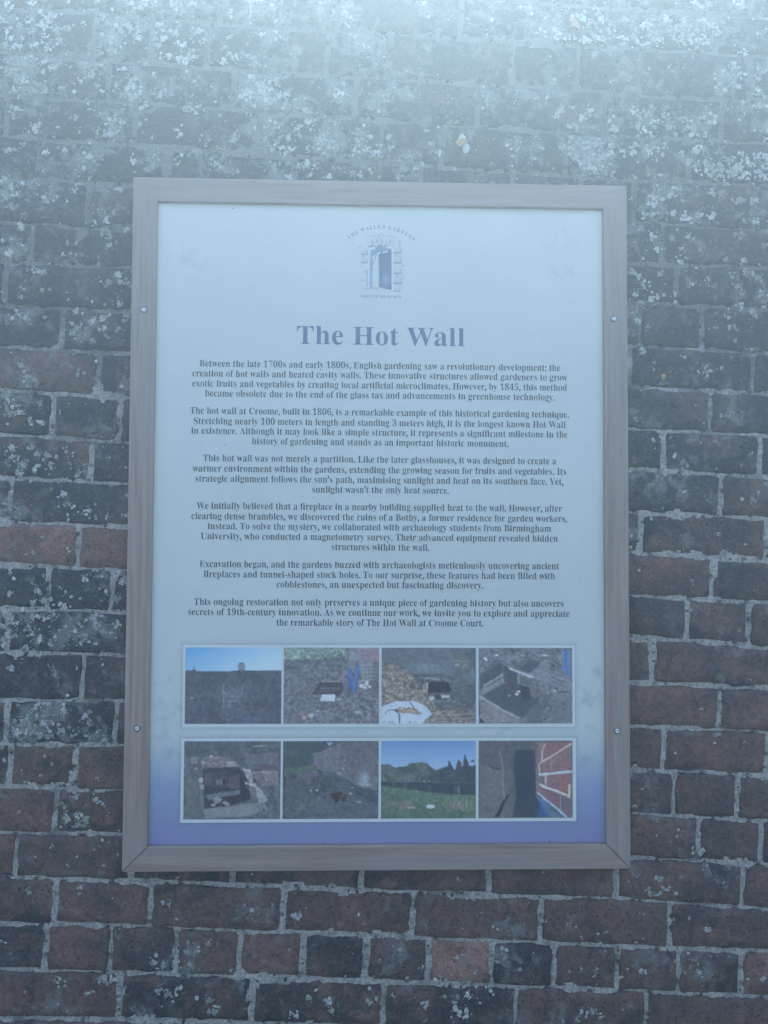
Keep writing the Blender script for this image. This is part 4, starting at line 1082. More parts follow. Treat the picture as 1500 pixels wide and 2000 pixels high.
def sheet(name, x0, x1, z0, z1, y, colors, mat, parent=board):
    """a flat print: one vertex per colour sample, x right, rows from the top"""
    ny, nx = colors.shape[:2]
    X, Z = np.meshgrid(np.linspace(x0, x1, nx), np.linspace(z1, z0, ny))
    co = np.stack([X.ravel(), np.full(X.size, y), Z.ravel()], 1)
    i = np.arange(X.size).reshape(ny, nx)
    q = np.stack([i[:-1, :-1], i[1:, :-1], i[1:, 1:], i[:-1, 1:]], -1).reshape(-1, 4)
    me = mesh_np(name, co, q)
    set_col(me, 'ink', np.concatenate([colors.reshape(-1, 3), np.ones((X.size, 1))], 1))
    return link(name, me, mat, parent)

# ---- the printed panel: white turning violet at the foot, faint flower tracery in the corners
nx, ny = 281, 397
X, Z = np.meshgrid(np.linspace(-.4205, .4205, nx), np.linspace(.5945, -.5945, ny))
pc = np.zeros((ny, nx, 3)) + WHITE
t = np.clip((-.385 - Z) / .205, 0, 1); t = t * t * (3 - 2 * t) * .4 + t * .6
edge = np.clip((np.abs(X) - .36) / .06, 0, 1)
t = np.clip(t * (.93 + .1 * edge), 0, 1)
mid = ink((112, 146, 182)); end = ink((104, 122, 168))
a_ = np.clip(t * 2, 0, 1)[..., None]; b_ = np.clip(t * 2 - 1, 0, 1)[..., None]
pc = (pc * (1 - a_) + mid * a_) * (1 - b_) + end * b_
tr = np.ones((ny, nx))
def petal(cx, cz, ang, L, w, k=.06):
    global tr
    c_, s_ = math.cos(ang), math.sin(ang)
    u = ((X - cx) * c_ + (Z - cz) * s_) / L; v = (-(X - cx) * s_ + (Z - cz) * c_) / w
    d = np.hypot((u - .5) * 2, v * (1.1 + .7 * u))
    tr *= 1 - k * np.clip((1 - d) * 2.2, 0, 1) - k * .5 * np.exp(-((d - 1) / .10) ** 2)
def stem(x0, z0, x1, z1, bend, k=.08):
    global tr
    for q_ in np.linspace(0, 1, 26):
        x = x0 + (x1 - x0) * q_ + bend * math.sin(q_ * 3.14); z = z0 + (z1 - z0) * q_
        tr *= 1 - k * .35 * np.exp(-((X - x) ** 2 + (Z - z) ** 2) / .0016 ** 2)
pr = random.Random(4)
for cx, cz, sc, n in ((-.385, -.33, 1.0, 4), (.40, -.31, -1.0, 4), (-.36, .48, .9, 3), (.345, .49, -.9, 4), (-.395, -.42, 1, 2), (.395, -.40, -1, 2), (-.245, -.392, 1, 1), (.245, -.392, -1, 1)):
    for k in range(n):
        fx, fz = cx + pr.uniform(-.022, .022), cz + pr.uniform(-.045, .045)
        for j in range(pr.randint(3, 6)):
            petal(fx, fz, pr.uniform(0, 6.28), pr.uniform(.014, .034), pr.uniform(.004, .009), .075 if cz < 0 else .045)
        stem(fx, fz, fx + pr.uniform(-.03, .03), fz - pr.uniform(.03, .06), pr.uniform(-.012, .012))
pc = pc * (tr[..., None] ** np.array([1.25, 1.0, .75]))
STRIPS = ((-.3622, .3646, -.3822, -.2310), (-.3634, .3666, -.5552, -.4020))
for x0, x1, z0, z1 in STRIPS:                         # printed drop shadow round the picture strips
    d = np.maximum(np.maximum(x0 - X, X - x1), np.maximum(z0 - Z, Z - z1))
    pc *= (1 - .28 * np.exp(-np.clip(d, 0, 1) / .0030) * (d > -.003))[..., None]
sheet('printed_panel', -.4205, .4205, -.5945, .5945, YP, pc, M_PRINT)
for x0, x1, z0, z1 in STRIPS:
    sheet('photo_strip', x0, x1, z0, z1, YP - .0003, np.zeros((2, 2, 3)) + np.array([.74, .76, .72]), M_PHOTO)
PX = ((-.3574, -.1810), (-.1767, -.0008), (.0040, .1792), (.1845, .3596))
PICS = ((-.3758, -.2362, (pic_wall, pic_ladder, pic_heap, pic_pit)), (-.5490, -.4073, (pic_trench, pic_yard, pic_field, pic_gap)))
PL = {'pic_wall': 'printed photo of a dark garden wall under a blue sky', 'pic_ladder': 'printed photo of a dig with a blue step ladder',
      'pic_heap': 'printed photo of a soil heap and a white rubble sack', 'pic_pit': 'printed photo of an excavated stone-lined pit',
      'pic_trench': 'printed photo of a brick-lined square trench', 'pic_yard': 'printed photo of bare ground beside a long wall',
      'pic_field': 'printed photo of a green field with trees and a wall', 'pic_gap': 'printed photo looking into a dark cavity beside red bricks'}
def finish(p):
    q_ = np.pad(p.c, ((1, 1), (1, 1), (0, 0)), 'edge')
    p.c = p.c * .4 + .15 * (q_[:-2, 1:-1] + q_[2:, 1:-1] + q_[1:-1, :-2] + q_[1:-1, 2:])
    p.tex(getattr(p, 'solid', None), .22, .20, .20)
    m = p.c.mean(axis=2, keepdims=True)
    return (m + (p.c - m) * .84) * 1.42 + .008
for z0, z1, fs in PICS:
    for (x0, x1), fn in zip(PX, fs):
        o = sheet('photo_print', x0, x1, z0, z1, YP - .0006, np.clip(finish(fn()), .012, .86), M_PHOTO)
        o['label'] = PL[fn.__name__]

# ---- emblem: a door ajar in a rough stone doorway (coordinates 0..1500 of its square)
def emblem():
    p = Pic((100, 100, 100), 21, 150, 150)
    u = (np.arange(150) + .5) * 10
    p.U, p.V = np.meshgrid(u, u)
    p.N1 = fbm((150, 150), (38, 38), 3, 2); p.N2 = fbm((150, 150), (9, 9), 4, 3); p.N3 = p.rs.rand(150, 150)
    p.c[:] = WHITE
    K = lambda r, g, b: np.array([r, g, b])
    st = K(.58, .60, .56); dk = K(.16, .20, .24); st2 = K(.56, .56, .57)
    for x, y, a, b in ((450, 560, 90, 120), (460, 700, 90, 110), (1050, 560, 110, 180), (1050, 850, 110, 240), (1060, 1120, 90, 120), (900, 390, 200, 80), (620, 400, 130, 90), (1110, 950, 60, 120)):
        d = np.hypot((p.U - x) / a, (p.V - y) / b)
        p.blend(np.clip(1.25 - d, 0, 1) * np.clip(.35 + p.N2 * .9, 0, 1), st2, .55)
    for q_ in ([(415, 545), (505, 535), (510, 600), (415, 605)], [(410, 690), (500, 690), (500, 750), (405, 750)], [(960, 500), (1080, 490), (1080, 575), (960, 575)],
               [(955, 670), (1075, 660), (1085, 750), (955, 750)], [(955, 850), (1080, 840), (1085, 930), (955, 930)], [(965, 1020), (1090, 1015), (1095, 1100), (960, 1100)], [(960, 1180), (1070, 1180), (1065, 1240), (960, 1240)],
               [(670, 370), (760, 350), (750, 450), (690, 450)], [(530, 430), (610, 420), (600, 470), (540, 480)]):
        p.poly(q_, st, 1, 8); p.line([q_[2], q_[3]], 8, dk, .75, 8); p.line([q_[1], q_[2]], 6, dk, .6, 8)
    for pts in (((410, 605), (520, 605)), ((430, 620), (440, 660)), ((400, 760), (510, 755)), ((440, 915), (500, 905)), ((410, 1060), (470, 1060)), ((505, 880), (515, 1160)),
                ((955, 580), (1080, 575)), ((990, 600), (990, 650)), ((1030, 600), (1030, 650)), ((955, 755), (1095, 752)), ((955, 935), (1085, 932)), ((990, 950), (990, 1010)), ((1030, 950), (1030, 1010)),
                ((955, 1105), (1085, 1110)), ((1060, 360), (1060, 480)), ((840, 350), (830, 410)), ((900, 345), (890, 410)), ((585, 350), (600, 420)), ((660, 340), (670, 400)), ((690, 320), (760, 330)), ((350, 500), (420, 480)), ((1100, 790), (1150, 800)), ((460, 1195), (540, 1200)), ((640, 1180), (700, 1220)), ((520, 470), (640, 455)), ((820, 440), (960, 470))):
        p.line(pts, 7, dk, .6, 16)
    p.poly([(560, 540), (640, 470), (820, 450), (925, 510), (925, 1225), (710, 1175), (600, 1200), (550, 1190)], K(.26, .32, .39), .9, 4)
    p.poly([(560, 545), (590, 560), (590, 1200), (550, 1190)], K(.34, .40, .48), 1)
    p.poly([(600, 640), (700, 575), (715, 1170), (605, 1190)], K(.66, .70, .65), 1)
    p.poly([(715, 570), (915, 530), (925, 1225), (715, 1165)], K(.13, .19, .29), 1)
    p.soft(830, 1040, 75, 130, K(.42, .50, .62), .6); p.soft(820, 750, 110, 200, K(.18, .25, .35), .5)
    p.poly([(540, 500), (640, 475), (640, 515), (560, 530)], K(.70, .73, .71), 1); p.poly([(820, 470), (930, 460), (930, 500), (840, 500)], K(.70, .73, .71), 1)
    p.line([(930, 500), (935, 1220)], 10, K(.72, .75, .74)); p.line([(545, 540), (535, 1180)], 11, K(.70, .73, .70)); p.line([(575, 900), (575, 1190)], 7, K(.55, .62, .68))
    p.line([(780, 575), (850, 552)], 9, K(.72, .76, .76)); p.line([(695, 590), (735, 578)], 9, K(.72, .76, .76)); p.line([(650, 650), (600, 800)], 7, dk, .8, 5); p.ell(645, 620, 32, 32, K(.32, .40, .46), .7, 10)
    p.c = p.c * (1 + (p.N3 - .5)[..., None] * .08)
    # fade into the panel at the rim
    d = np.maximum(np.abs(p.U - 750) / 750, np.abs(p.V - 750) / 750)
    w = np.clip((1 - d) / .12, 0, 1)[..., None]
    return p.c * w + WHITE * (1 - w)
sheet('emblem', -.0831, .0826, .4045, .5689, YP - .0002, np.clip(emblem(), .02, .86), M_PRINT)['label'] = 'printed emblem of a blue door ajar in a stone doorway'

# ---- lettering
GLYPH = {
 "'": (188, '54 440 134 440 160 597 160 738 28 738 28 597', '2 3 4 2 4 5 1 2 5 1 5 0'),
 ',': (219, '38 -157 166 -73 199 25 175 112 106 147 46 124 23 67 42 10 72 -4 71 -43 37 -92', '3 4 5 3 5 6 2 3 6 2 6 7 1 2 8 8 2 7 1 8 9 1 9 10 0 1 10'),
 '-': (323, '274 262 49 262 49 179 274 179', '3 0 1 3 1 2'),
 '.': (219, '109 135 50 110 25 51 50 -8 109 -33 168 -8 193 51 168 110', '7 0 1 6 7 1 6 1 2 6 2 3 5 6 3 5 3 4'),
 '0': (559, '280 -5 201 6 141 40 96 94 66 166 49 256 43 359 49 462 66 551 96 622 141 675 201 708 281 719 357 708 416 675 460 622 491 550 510 461 516 358 510 255 491 166 460 94 415 40 356 6 280 50 333 71 362 134 375 230 379 358 375 485 362 581 333 643 281 664 228 643 198 581 185 485 180 358 185 230 198 134 227 71', '11 12 13 11 13 14 10 11 14 10 14 32 32 14 15 9 10 32 9 32 33 31 32 15 9 33 34 30 31 15 8 9 34 30 15 16 8 34 35 29 30 16 7 8 35 29 16 17 7 35 36 28 29 17 6 7 36 28 17 18 5 6 36 5 36 37 27 28 18 27 18 19 4 5 37 27 19 20 26 27 20 4 37 38 3 4 38 26 20 21 25 26 21 3 38 39 2 3 39 25 21 22 2 39 24 24 25 22 2 24 22 1 2 22 1 22 23 0 1 23'),
 '1': (559, '106 5 106 48 180 48 205 52 224 64 235 85 238 118 235 628 186 581 155 548 126 527 100 520 82 525 66 538 55 560 52 585 77 594 113 608 155 630 201 662 269 713 369 713 369 118 372 89 380 67 399 53 428 48 501 48 501 5', '19 20 21 19 21 7 7 21 22 18 19 7 17 18 7 17 7 8 6 7 22 16 17 8 15 16 8 14 15 8 14 8 9 13 14 9 13 9 10 12 13 10 12 10 11 6 22 23 5 6 23 5 23 24 4 5 24 4 24 25 3 4 25 3 25 26 2 3 26 0 1 2 0 2 26 0 26 27 0 27 28'),
 '2': (559, '44 5 44 101 190 251 245 310 285 362 314 410 333 456 343 502 346 553 341 604 323 640 295 661 259 668 211 657 179 622 163 566 159 496 118 501 80 517 56 545 48 589 54 622 71 653 99 680 140 701 193 714 259 719 355 708 424 675 465 625 479 558 476 524 467 492 451 458 427 421 393 379 349 331 292 275 224 209 113 106 364 105 395 110 422 124 442 147 455 177 461 205 504 205 499 5', '25 26 27 24 25 27 24 27 28 23 24 28 22 23 12 12 23 28 12 28 11 11 28 29 22 12 13 10 11 29 22 13 14 21 22 14 9 10 29 9 29 30 20 21 14 20 14 15 8 9 30 19 20 15 19 15 16 8 30 31 7 8 31 18 19 16 7 31 32 17 18 16 6 7 32 6 32 33 6 33 34 5 6 34 5 34 35 4 5 35 4 35 36 3 4 36 3 36 37 2 3 37 2 37 38 1 2 38 1 38 39 44 45 46 44 46 47 43 44 47 42 43 47 41 42 47 40 41 47 1 39 40 1 40 47 0 1 47'),
 '3': (559, '243 -5 176 -1 123 12 84 31 57 55 42 82 37 110 43 141 59 164 84 178 105 182 113 130 141 88 183 63 236 55 270 58 301 68 329 87 350 116 364 155 368 207 357 261 325 305 273 334 205 343 151 343 151 395 209 395 268 405 311 437 336 486 344 547 339 597 321 635 292 660 252 668 217 662 191 644 174 617 164 584 159 547 157 513 113 518 75 534 53 560 45 597 58 643 97 683 163 710 257 719 350 708 421 677 464 628 479 561 468 501 437 452 390 413 317 380 372 366 412 350 448 327 478 297 497 257 504 206 499 151 482 106 457 70 424 41 385 20 341 6 293 -2', '48 49 50 47 48 50 47 50 51 46 47 35 35 47 51 35 51 52 46 35 36 34 35 52 46 36 37 33 34 52 46 37 38 45 46 38 32 33 52 32 52 53 45 38 39 44 45 39 31 32 53 44 39 40 31 53 54 43 44 40 30 31 54 43 40 41 42 43 41 30 54 55 29 30 55 29 55 56 28 29 56 28 56 57 27 28 57 25 26 27 25 27 57 25 57 58 25 58 59 25 59 24 24 59 60 23 24 60 22 23 60 22 60 61 21 22 61 21 61 62 20 21 62 20 62 63 19 20 63 19 63 64 9 10 11 8 9 11 7 8 11 18 19 64 18 64 65 6 7 11 6 11 12 17 18 65 5 6 12 17 65 66 5 12 13 16 17 66 4 5 13 16 66 67 15 16 67 4 13 14 14 15 67 4 14 67 3 4 67 3 67 68 2 3 68 2 68 69 1 2 69 1 69 70 0 1 70'),
 '4': (559, '189 5 189 48 208 48 241 51 271 61 292 84 299 125 299 191 22 191 22 246 302 709 427 709 427 247 531 247 531 191 427 191 427 125 434 84 455 61 485 51 518 48 522 48 522 5 67 247 299 247 299 427 299 473 300 522 303 571 301 629 283 607 274 589 263 569 251 547 239 525 227 506 218 489 210 478', '9 10 30 30 10 29 29 10 11 29 11 12 28 29 12 9 30 31 9 31 32 27 28 12 9 32 33 9 33 34 9 34 35 26 27 12 9 35 36 9 36 37 9 37 23 25 26 12 24 25 12 9 23 24 9 24 12 9 12 13 9 13 14 8 9 14 7 8 14 6 7 15 15 7 14 6 15 16 5 6 16 5 16 17 4 5 17 4 17 18 3 4 18 3 18 19 2 3 19 2 19 20 0 1 2 0 2 20 0 20 21 0 21 22'),
 '5': (559, '245 -5 179 -1 128 12 92 32 67 56 54 82 49 111 54 139 68 159 90 171 112 174 114 151 122 122 137 95 160 74 191 60 230 55 264 59 295 70 323 91 344 122 358 165 362 220 353 287 324 335 278 364 218 373 181 372 152 367 127 361 106 355 70 371 100 709 461 709 466 537 425 537 419 567 413 584 403 598 387 606 365 609 148 609 130 412 162 420 189 425 220 428 250 429 352 416 430 377 480 312 497 220 491 161 474 113 448 75 415 45 376 22 334 7 289 -2', '31 32 41 41 32 33 41 33 40 40 33 39 39 33 38 38 33 34 31 41 42 37 38 34 36 37 34 35 36 34 45 46 47 44 45 47 43 44 47 42 43 47 42 47 48 31 42 48 31 48 26 26 48 25 25 48 49 31 26 27 31 27 28 30 31 29 29 31 28 24 25 49 23 24 49 23 49 50 22 23 50 21 22 50 21 50 51 9 10 11 8 9 11 20 21 51 20 51 52 7 8 11 7 11 12 6 7 12 6 12 13 19 20 52 19 52 53 5 6 13 5 13 14 18 19 53 4 5 14 18 53 54 4 14 15 17 18 54 4 15 16 16 17 54 3 4 16 3 16 54 3 54 55 2 3 55 2 55 56 1 2 56 1 56 57 0 1 57'),
 '6': (559, '293 -5 226 4 168 31 120 76 84 140 62 225 54 330 58 410 71 483 93 550 123 607 161 654 208 689 265 711 330 719 387 715 430 704 461 687 482 665 494 640 498 614 492 587 474 564 441 547 396 542 395 566 390 597 382 625 369 649 349 665 320 670 263 652 219 599 190 514 176 393 213 410 242 422 279 430 324 433 403 420 463 380 502 316 515 231 501 136 459 60 390 11 296 51 335 61 364 93 382 146 388 221 382 292 362 342 330 372 287 382 257 378 225 366 198 350 177 331 186 204 210 118 248 68', '13 14 15 13 15 16 12 13 16 12 16 17 11 12 17 11 17 30 30 17 18 11 30 31 29 30 18 29 18 19 28 29 19 10 11 31 10 31 32 27 28 19 27 19 20 26 27 20 26 20 21 9 10 32 9 32 33 25 26 21 25 21 22 24 25 22 24 22 23 8 9 33 8 33 34 7 8 34 37 38 39 36 37 39 35 36 39 35 39 40 34 35 40 6 7 34 6 34 55 55 34 54 54 34 40 53 54 40 53 40 41 6 55 56 52 53 41 6 56 57 6 57 58 51 52 41 6 58 59 5 6 59 51 41 42 50 51 42 50 42 43 4 5 59 49 50 43 4 59 60 48 49 43 3 4 60 48 43 44 3 60 61 47 48 44 2 3 61 2 61 46 46 47 44 46 44 45 2 46 45 1 2 45 1 45 0'),
 '7': (559, '179 5 445 610 167 610 121 596 101 555 96 509 53 509 58 709 517 709 517 666 244 5', '6 7 3 3 7 2 2 7 8 2 8 9 2 9 1 1 9 10 0 1 10 6 3 4 6 4 5'),
 '8': (559, '273 -5 199 1 140 21 95 50 64 88 45 133 39 182 49 239 77 284 123 322 194 361 130 402 92 443 70 489 62 542 67 586 83 628 110 664 152 693 210 713 285 719 375 707 438 671 476 616 489 549 480 497 455 457 414 424 345 387 435 339 484 294 511 245 520 189 504 108 456 47 378 8 303 415 340 441 363 470 377 506 381 551 378 580 370 608 356 633 336 653 310 667 279 671 239 663 209 637 191 599 185 554 192 506 215 470 251 442 278 42 328 51 366 79 391 120 399 172 390 219 362 257 315 291 243 327 207 300 180 268 162 228 156 178 164 124 189 80 228 51', '19 20 21 18 19 21 18 21 22 17 18 46 46 18 22 17 46 47 45 46 22 45 22 23 44 45 23 16 17 47 16 47 48 43 44 23 16 48 49 42 43 23 15 16 49 42 23 24 41 42 24 15 49 50 14 15 50 40 41 24 14 50 51 39 40 24 39 24 25 13 14 51 13 51 52 38 39 25 38 25 26 12 13 52 12 52 53 37 38 26 37 26 27 11 12 53 11 53 36 36 37 27 36 27 28 11 36 28 10 11 28 10 28 29 9 10 29 9 29 62 62 29 30 9 62 63 61 62 30 8 9 63 8 63 64 61 30 31 60 61 31 7 8 64 7 64 65 59 60 31 59 31 32 6 7 65 6 65 66 58 59 32 58 32 33 5 6 66 5 66 67 57 58 33 4 5 67 4 67 68 56 57 33 56 33 34 3 4 68 3 68 69 55 56 34 3 69 54 54 55 34 2 3 54 54 34 35 2 54 35 1 2 35 1 35 0'),
 '9': (559, '227 -5 175 -1 135 11 106 29 87 52 76 77 72 103 75 122 82 137 95 148 107 154 122 116 148 80 184 56 234 48 340 123 381 352 342 320 312 299 275 285 231 280 156 293 97 332 57 395 44 482 51 549 71 606 103 654 146 689 200 711 264 719 330 710 388 685 436 641 473 578 497 494 505 388 501 309 489 235 469 167 440 109 402 62 354 25 296 3 272 342 309 347 339 361 363 384 382 413 374 525 352 602 317 647 270 662 227 651 196 617 177 563 171 488 196 379', '29 30 31 28 29 31 28 31 32 27 28 32 27 32 52 52 32 33 27 52 53 51 52 33 26 27 53 26 53 54 50 51 33 50 33 34 26 54 55 25 26 55 49 50 34 49 34 35 25 55 56 24 25 56 48 49 35 48 35 36 24 56 57 23 24 57 47 48 36 22 23 57 47 36 37 46 47 16 16 47 37 22 57 44 45 46 16 45 16 17 15 16 37 44 45 17 22 44 17 21 22 17 21 17 18 15 37 38 21 18 19 20 21 19 15 38 39 15 39 40 9 10 11 8 9 11 7 8 11 14 15 40 6 7 11 6 11 12 14 40 41 5 6 12 5 12 13 4 5 13 14 41 42 4 13 14 3 4 14 3 14 42 2 3 42 2 42 43 1 2 43 1 43 0'),
 ':': (219, '109 482 50 457 25 398 50 339 109 314 168 339 193 398 168 457 109 135 50 110 25 51 50 -8 109 -33 168 -8 193 51 168 110', '15 8 9 14 15 9 14 9 10 13 14 10 13 10 11 12 13 11 7 0 1 6 7 1 6 1 2 6 2 3 5 6 3 5 3 4'),
 'A': (650, '-4 5 -4 23 17 27 41 41 62 68 81 109 313 689 328 688 564 127 586 80 605 48 628 28 651 23 651 5 350 5 350 23 407 33 432 67 427 90 414 123 382 202 148 202 109 107 106 98 104 88 102 79 102 71 123 34 183 22 181 22 181 5 156 234 373 234 263 485', '5 6 7 5 7 33 33 7 8 5 33 31 32 33 8 5 31 21 21 31 32 21 32 20 20 32 8 5 21 22 19 20 8 19 8 9 18 19 9 4 5 22 4 22 23 4 23 24 17 18 9 4 24 25 17 9 10 4 25 26 4 26 27 3 4 27 16 17 10 16 10 11 2 3 27 2 27 28 15 16 11 15 11 12 1 2 28 15 12 13 0 1 29 29 1 28 14 15 13 0 29 30'),
 'B': (659, '33 5 33 22 70 28 100 44 115 75 120 122 120 549 118 587 111 616 99 636 80 649 55 656 32 658 32 673 327 673 519 635 580 522 542 426 409 368 567 303 614 195 597 116 547 56 465 18 353 5 262 370 281 370 351 378 399 402 425 446 433 514 427 574 408 617 373 643 322 651 291 647 272 636 264 614 262 582 330 31 389 41 429 70 450 120 457 191 448 264 419 313 368 340 295 349 262 349 262 97 265 67 277 46 299 35', '12 13 14 12 14 34 34 14 15 11 12 34 10 11 34 10 34 35 33 34 15 9 10 35 9 35 36 32 33 15 8 9 36 8 36 37 32 15 16 31 32 16 7 8 37 7 37 38 6 7 38 6 38 25 30 31 16 5 6 25 30 16 17 29 30 17 28 29 17 28 17 18 27 28 18 26 27 18 5 25 48 48 25 26 48 26 18 48 18 47 47 18 46 46 18 19 5 48 49 45 46 19 44 45 19 44 19 20 43 44 20 43 20 21 42 43 21 4 5 49 41 42 21 41 21 22 4 49 50 3 4 50 40 41 22 3 50 51 40 22 23 3 51 52 2 3 52 39 40 23 2 52 39 2 39 23 1 2 23 0 1 23 0 23 24'),
 'C': (697, '382 -11 290 0 209 34 142 87 91 158 59 243 48 340 59 436 91 520 143 590 211 643 293 677 386 688 458 679 544 650 560 645 578 643 614 655 630 688 641 688 641 464 631 464 592 545 536 610 470 651 393 665 251 582 205 337 256 107 412 30 476 38 537 62 595 101 638 151 653 132 539 26', '17 18 19 17 19 20 11 12 13 11 13 14 10 11 25 25 11 14 10 25 26 24 25 14 16 17 20 23 24 14 23 14 15 23 15 16 9 10 26 23 16 22 22 16 20 8 9 26 8 26 27 21 22 20 7 8 27 6 7 27 5 6 27 5 27 28 4 5 28 3 4 28 32 33 34 32 34 35 3 28 29 31 32 35 2 3 29 30 31 35 29 30 35 1 2 29 1 29 35 1 35 0'),
 'D': (738, '39 5 39 22 72 27 100 40 115 67 119 111 119 557 114 607 97 638 66 653 31 657 31 673 329 673 485 651 597 586 665 481 688 339 601 89 339 5 331 31 421 50 483 109 519 206 531 341 482 572 334 650 298 646 275 634 265 610 262 573 262 107 265 71 275 47 297 35', '10 11 12 10 12 13 9 10 13 8 9 25 25 9 13 25 13 14 8 25 26 24 25 14 8 26 27 7 8 27 7 27 28 7 28 29 6 7 29 24 14 15 6 29 30 23 24 15 5 6 30 23 15 16 22 23 16 22 16 17 21 22 17 4 5 30 20 21 17 4 30 31 20 17 18 4 31 32 3 4 32 19 20 18 3 32 33 2 3 33 2 33 19 2 19 18 1 2 18 0 1 18'),
 'E': (658, '30 5 30 21 68 25 100 40 116 70 121 116 121 549 116 604 99 637 68 653 33 657 33 673 585 673 585 481 578 481 557 557 512 609 442 637 345 646 316 645 295 642 279 635 269 623 264 604 263 578 263 361 289 361 349 370 393 397 421 444 436 509 444 509 444 181 436 181 429 231 415 272 393 303 362 322 324 333 276 336 263 336 263 100 267 68 280 48 305 39 343 36 412 40 469 53 518 75 559 108 592 153 618 208 629 208 592 5', '10 11 12 10 12 18 18 12 17 17 12 16 16 12 15 15 12 13 9 10 18 8 9 19 19 9 18 8 19 20 8 20 21 7 8 21 7 21 22 7 22 23 6 7 23 6 23 24 6 24 25 14 15 13 5 6 25 29 30 31 29 31 32 28 29 32 27 28 35 35 28 34 34 28 32 26 27 37 37 27 36 36 27 35 5 25 40 40 25 26 40 26 39 39 26 38 38 26 37 5 40 41 33 34 32 50 51 52 50 52 53 49 50 53 4 5 41 48 49 53 4 41 42 47 48 53 3 4 42 3 42 43 46 47 53 3 43 44 2 3 44 45 46 53 2 44 45 2 45 53 1 2 53 0 1 53'),
 'F': (602, '32 5 32 22 70 29 100 47 115 77 120 125 120 558 115 605 98 634 67 650 30 657 30 673 577 673 577 481 569 481 557 533 537 577 506 609 465 631 411 643 342 647 316 646 296 644 280 639 269 630 263 614 262 593 262 363 284 363 344 372 388 399 416 446 430 511 441 511 441 181 431 181 417 252 389 302 344 329 282 338 262 338 262 120 264 87 271 61 286 42 309 30 340 24 373 21 373 5', '10 11 12 10 12 20 20 12 19 19 12 18 18 12 17 17 12 16 16 12 15 15 12 13 9 10 20 8 9 21 21 9 20 8 21 22 8 22 23 8 23 24 7 8 24 7 24 25 7 25 26 6 7 26 6 26 27 5 6 27 14 15 13 31 32 33 31 33 34 30 31 34 29 30 37 37 30 36 36 30 34 28 29 38 38 29 37 5 27 40 40 27 28 40 28 39 39 28 38 5 40 41 35 36 34 4 5 41 4 41 42 4 42 43 3 4 43 3 43 44 2 3 44 2 44 45 2 45 46 1 2 46 1 46 47 0 1 47 0 47 48'),
 'G': (756, '399 -10 300 1 215 33 145 86 93 155 61 241 50 341 61 438 93 522 145 591 212 644 292 677 383 688 462 679 547 651 562 646 577 644 596 647 610 656 622 671 630 688 642 688 642 463 631 463 608 517 576 567 538 608 494 639 447 658 396 665 254 583 208 339 221 200 260 98 324 35 409 14 461 20 495 37 513 66 519 106 519 190 514 231 496 257 462 271 419 276 419 290 736 290 736 275 702 271 673 258 659 232 655 191 655 47 530 4', '19 20 21 19 21 22 11 12 13 11 13 14 10 11 29 29 11 14 18 19 22 10 29 30 28 29 14 27 28 14 17 18 22 27 14 15 16 17 22 27 15 16 27 16 26 26 16 25 25 16 24 24 16 22 9 10 30 8 9 30 8 30 31 7 8 31 23 24 22 6 7 31 5 6 31 5 31 32 44 45 46 44 46 47 43 44 47 43 47 48 43 48 49 42 43 49 42 49 50 41 42 50 4 5 32 41 50 51 40 41 51 4 32 33 40 51 52 39 40 52 3 4 33 38 39 52 3 33 34 2 3 34 37 38 52 37 52 53 36 37 53 2 34 35 1 2 35 35 36 53 1 35 53 1 53 0'),
 'H': (779, '32 5 32 22 69 27 100 43 115 73 120 120 120 564 115 606 99 635 69 651 33 657 33 673 351 673 351 657 326 654 300 648 282 637 270 620 264 596 262 564 262 368 518 368 518 564 516 596 511 620 499 637 481 648 455 654 429 657 429 673 746 673 746 657 709 650 679 635 664 607 660 564 660 120 665 76 679 46 709 28 746 22 746 5 429 5 429 22 466 27 497 42 513 71 518 120 518 334 262 334 262 120 267 73 282 43 313 27 351 22 351 5', '10 11 12 10 12 13 28 29 30 28 30 31 27 28 31 10 13 14 9 10 14 27 31 32 26 27 32 9 14 15 8 9 15 26 32 33 25 26 33 8 15 16 8 16 17 24 25 33 24 33 34 7 8 17 7 17 18 23 24 34 23 34 35 6 7 18 6 18 19 22 23 35 5 6 19 22 35 36 5 19 20 21 22 36 5 20 49 49 20 21 49 21 48 48 21 36 5 49 50 47 48 36 4 5 50 4 50 51 46 47 36 46 36 37 46 37 38 4 51 52 3 4 52 45 46 38 45 38 39 2 3 52 2 52 53 44 45 39 44 39 40 1 2 53 1 53 54 43 44 40 43 40 41 0 1 54 0 54 55 42 43 41'),
 'I': (388, '29 5 29 22 66 29 97 44 115 71 121 112 121 576 116 616 100 640 69 653 29 657 29 673 355 673 355 657 317 653 286 641 268 616 263 576 263 115 265 86 271 64 283 47 303 34 330 26 357 22 357 5', '10 11 12 10 12 13 9 10 13 9 13 14 8 9 14 8 14 15 8 15 16 7 8 16 7 16 17 6 7 17 6 17 18 5 6 18 5 18 19 4 5 19 4 19 20 3 4 20 3 20 21 3 21 22 2 3 22 2 22 23 1 2 23 1 23 24 0 1 24 0 24 25'),
 'L': (635, '32 5 32 22 69 27 100 43 115 73 120 120 120 564 115 608 99 636 69 652 33 657 33 673 363 673 363 658 335 656 307 651 285 640 271 622 264 597 262 564 262 123 263 92 267 68 277 52 294 42 317 37 348 36 416 41 472 54 519 79 557 115 590 165 615 225 625 225 590 5', '10 11 12 10 12 13 10 13 14 9 10 14 9 14 15 8 9 15 8 15 16 8 16 17 7 8 17 7 17 18 6 7 18 6 18 19 5 6 19 5 19 20 31 32 33 31 33 34 30 31 34 5 20 21 4 5 21 29 30 34 4 21 22 28 29 34 3 4 22 3 22 23 27 28 34 3 23 24 2 3 24 2 24 25 26 27 34 2 25 26 2 26 34 1 2 34 0 1 34'),
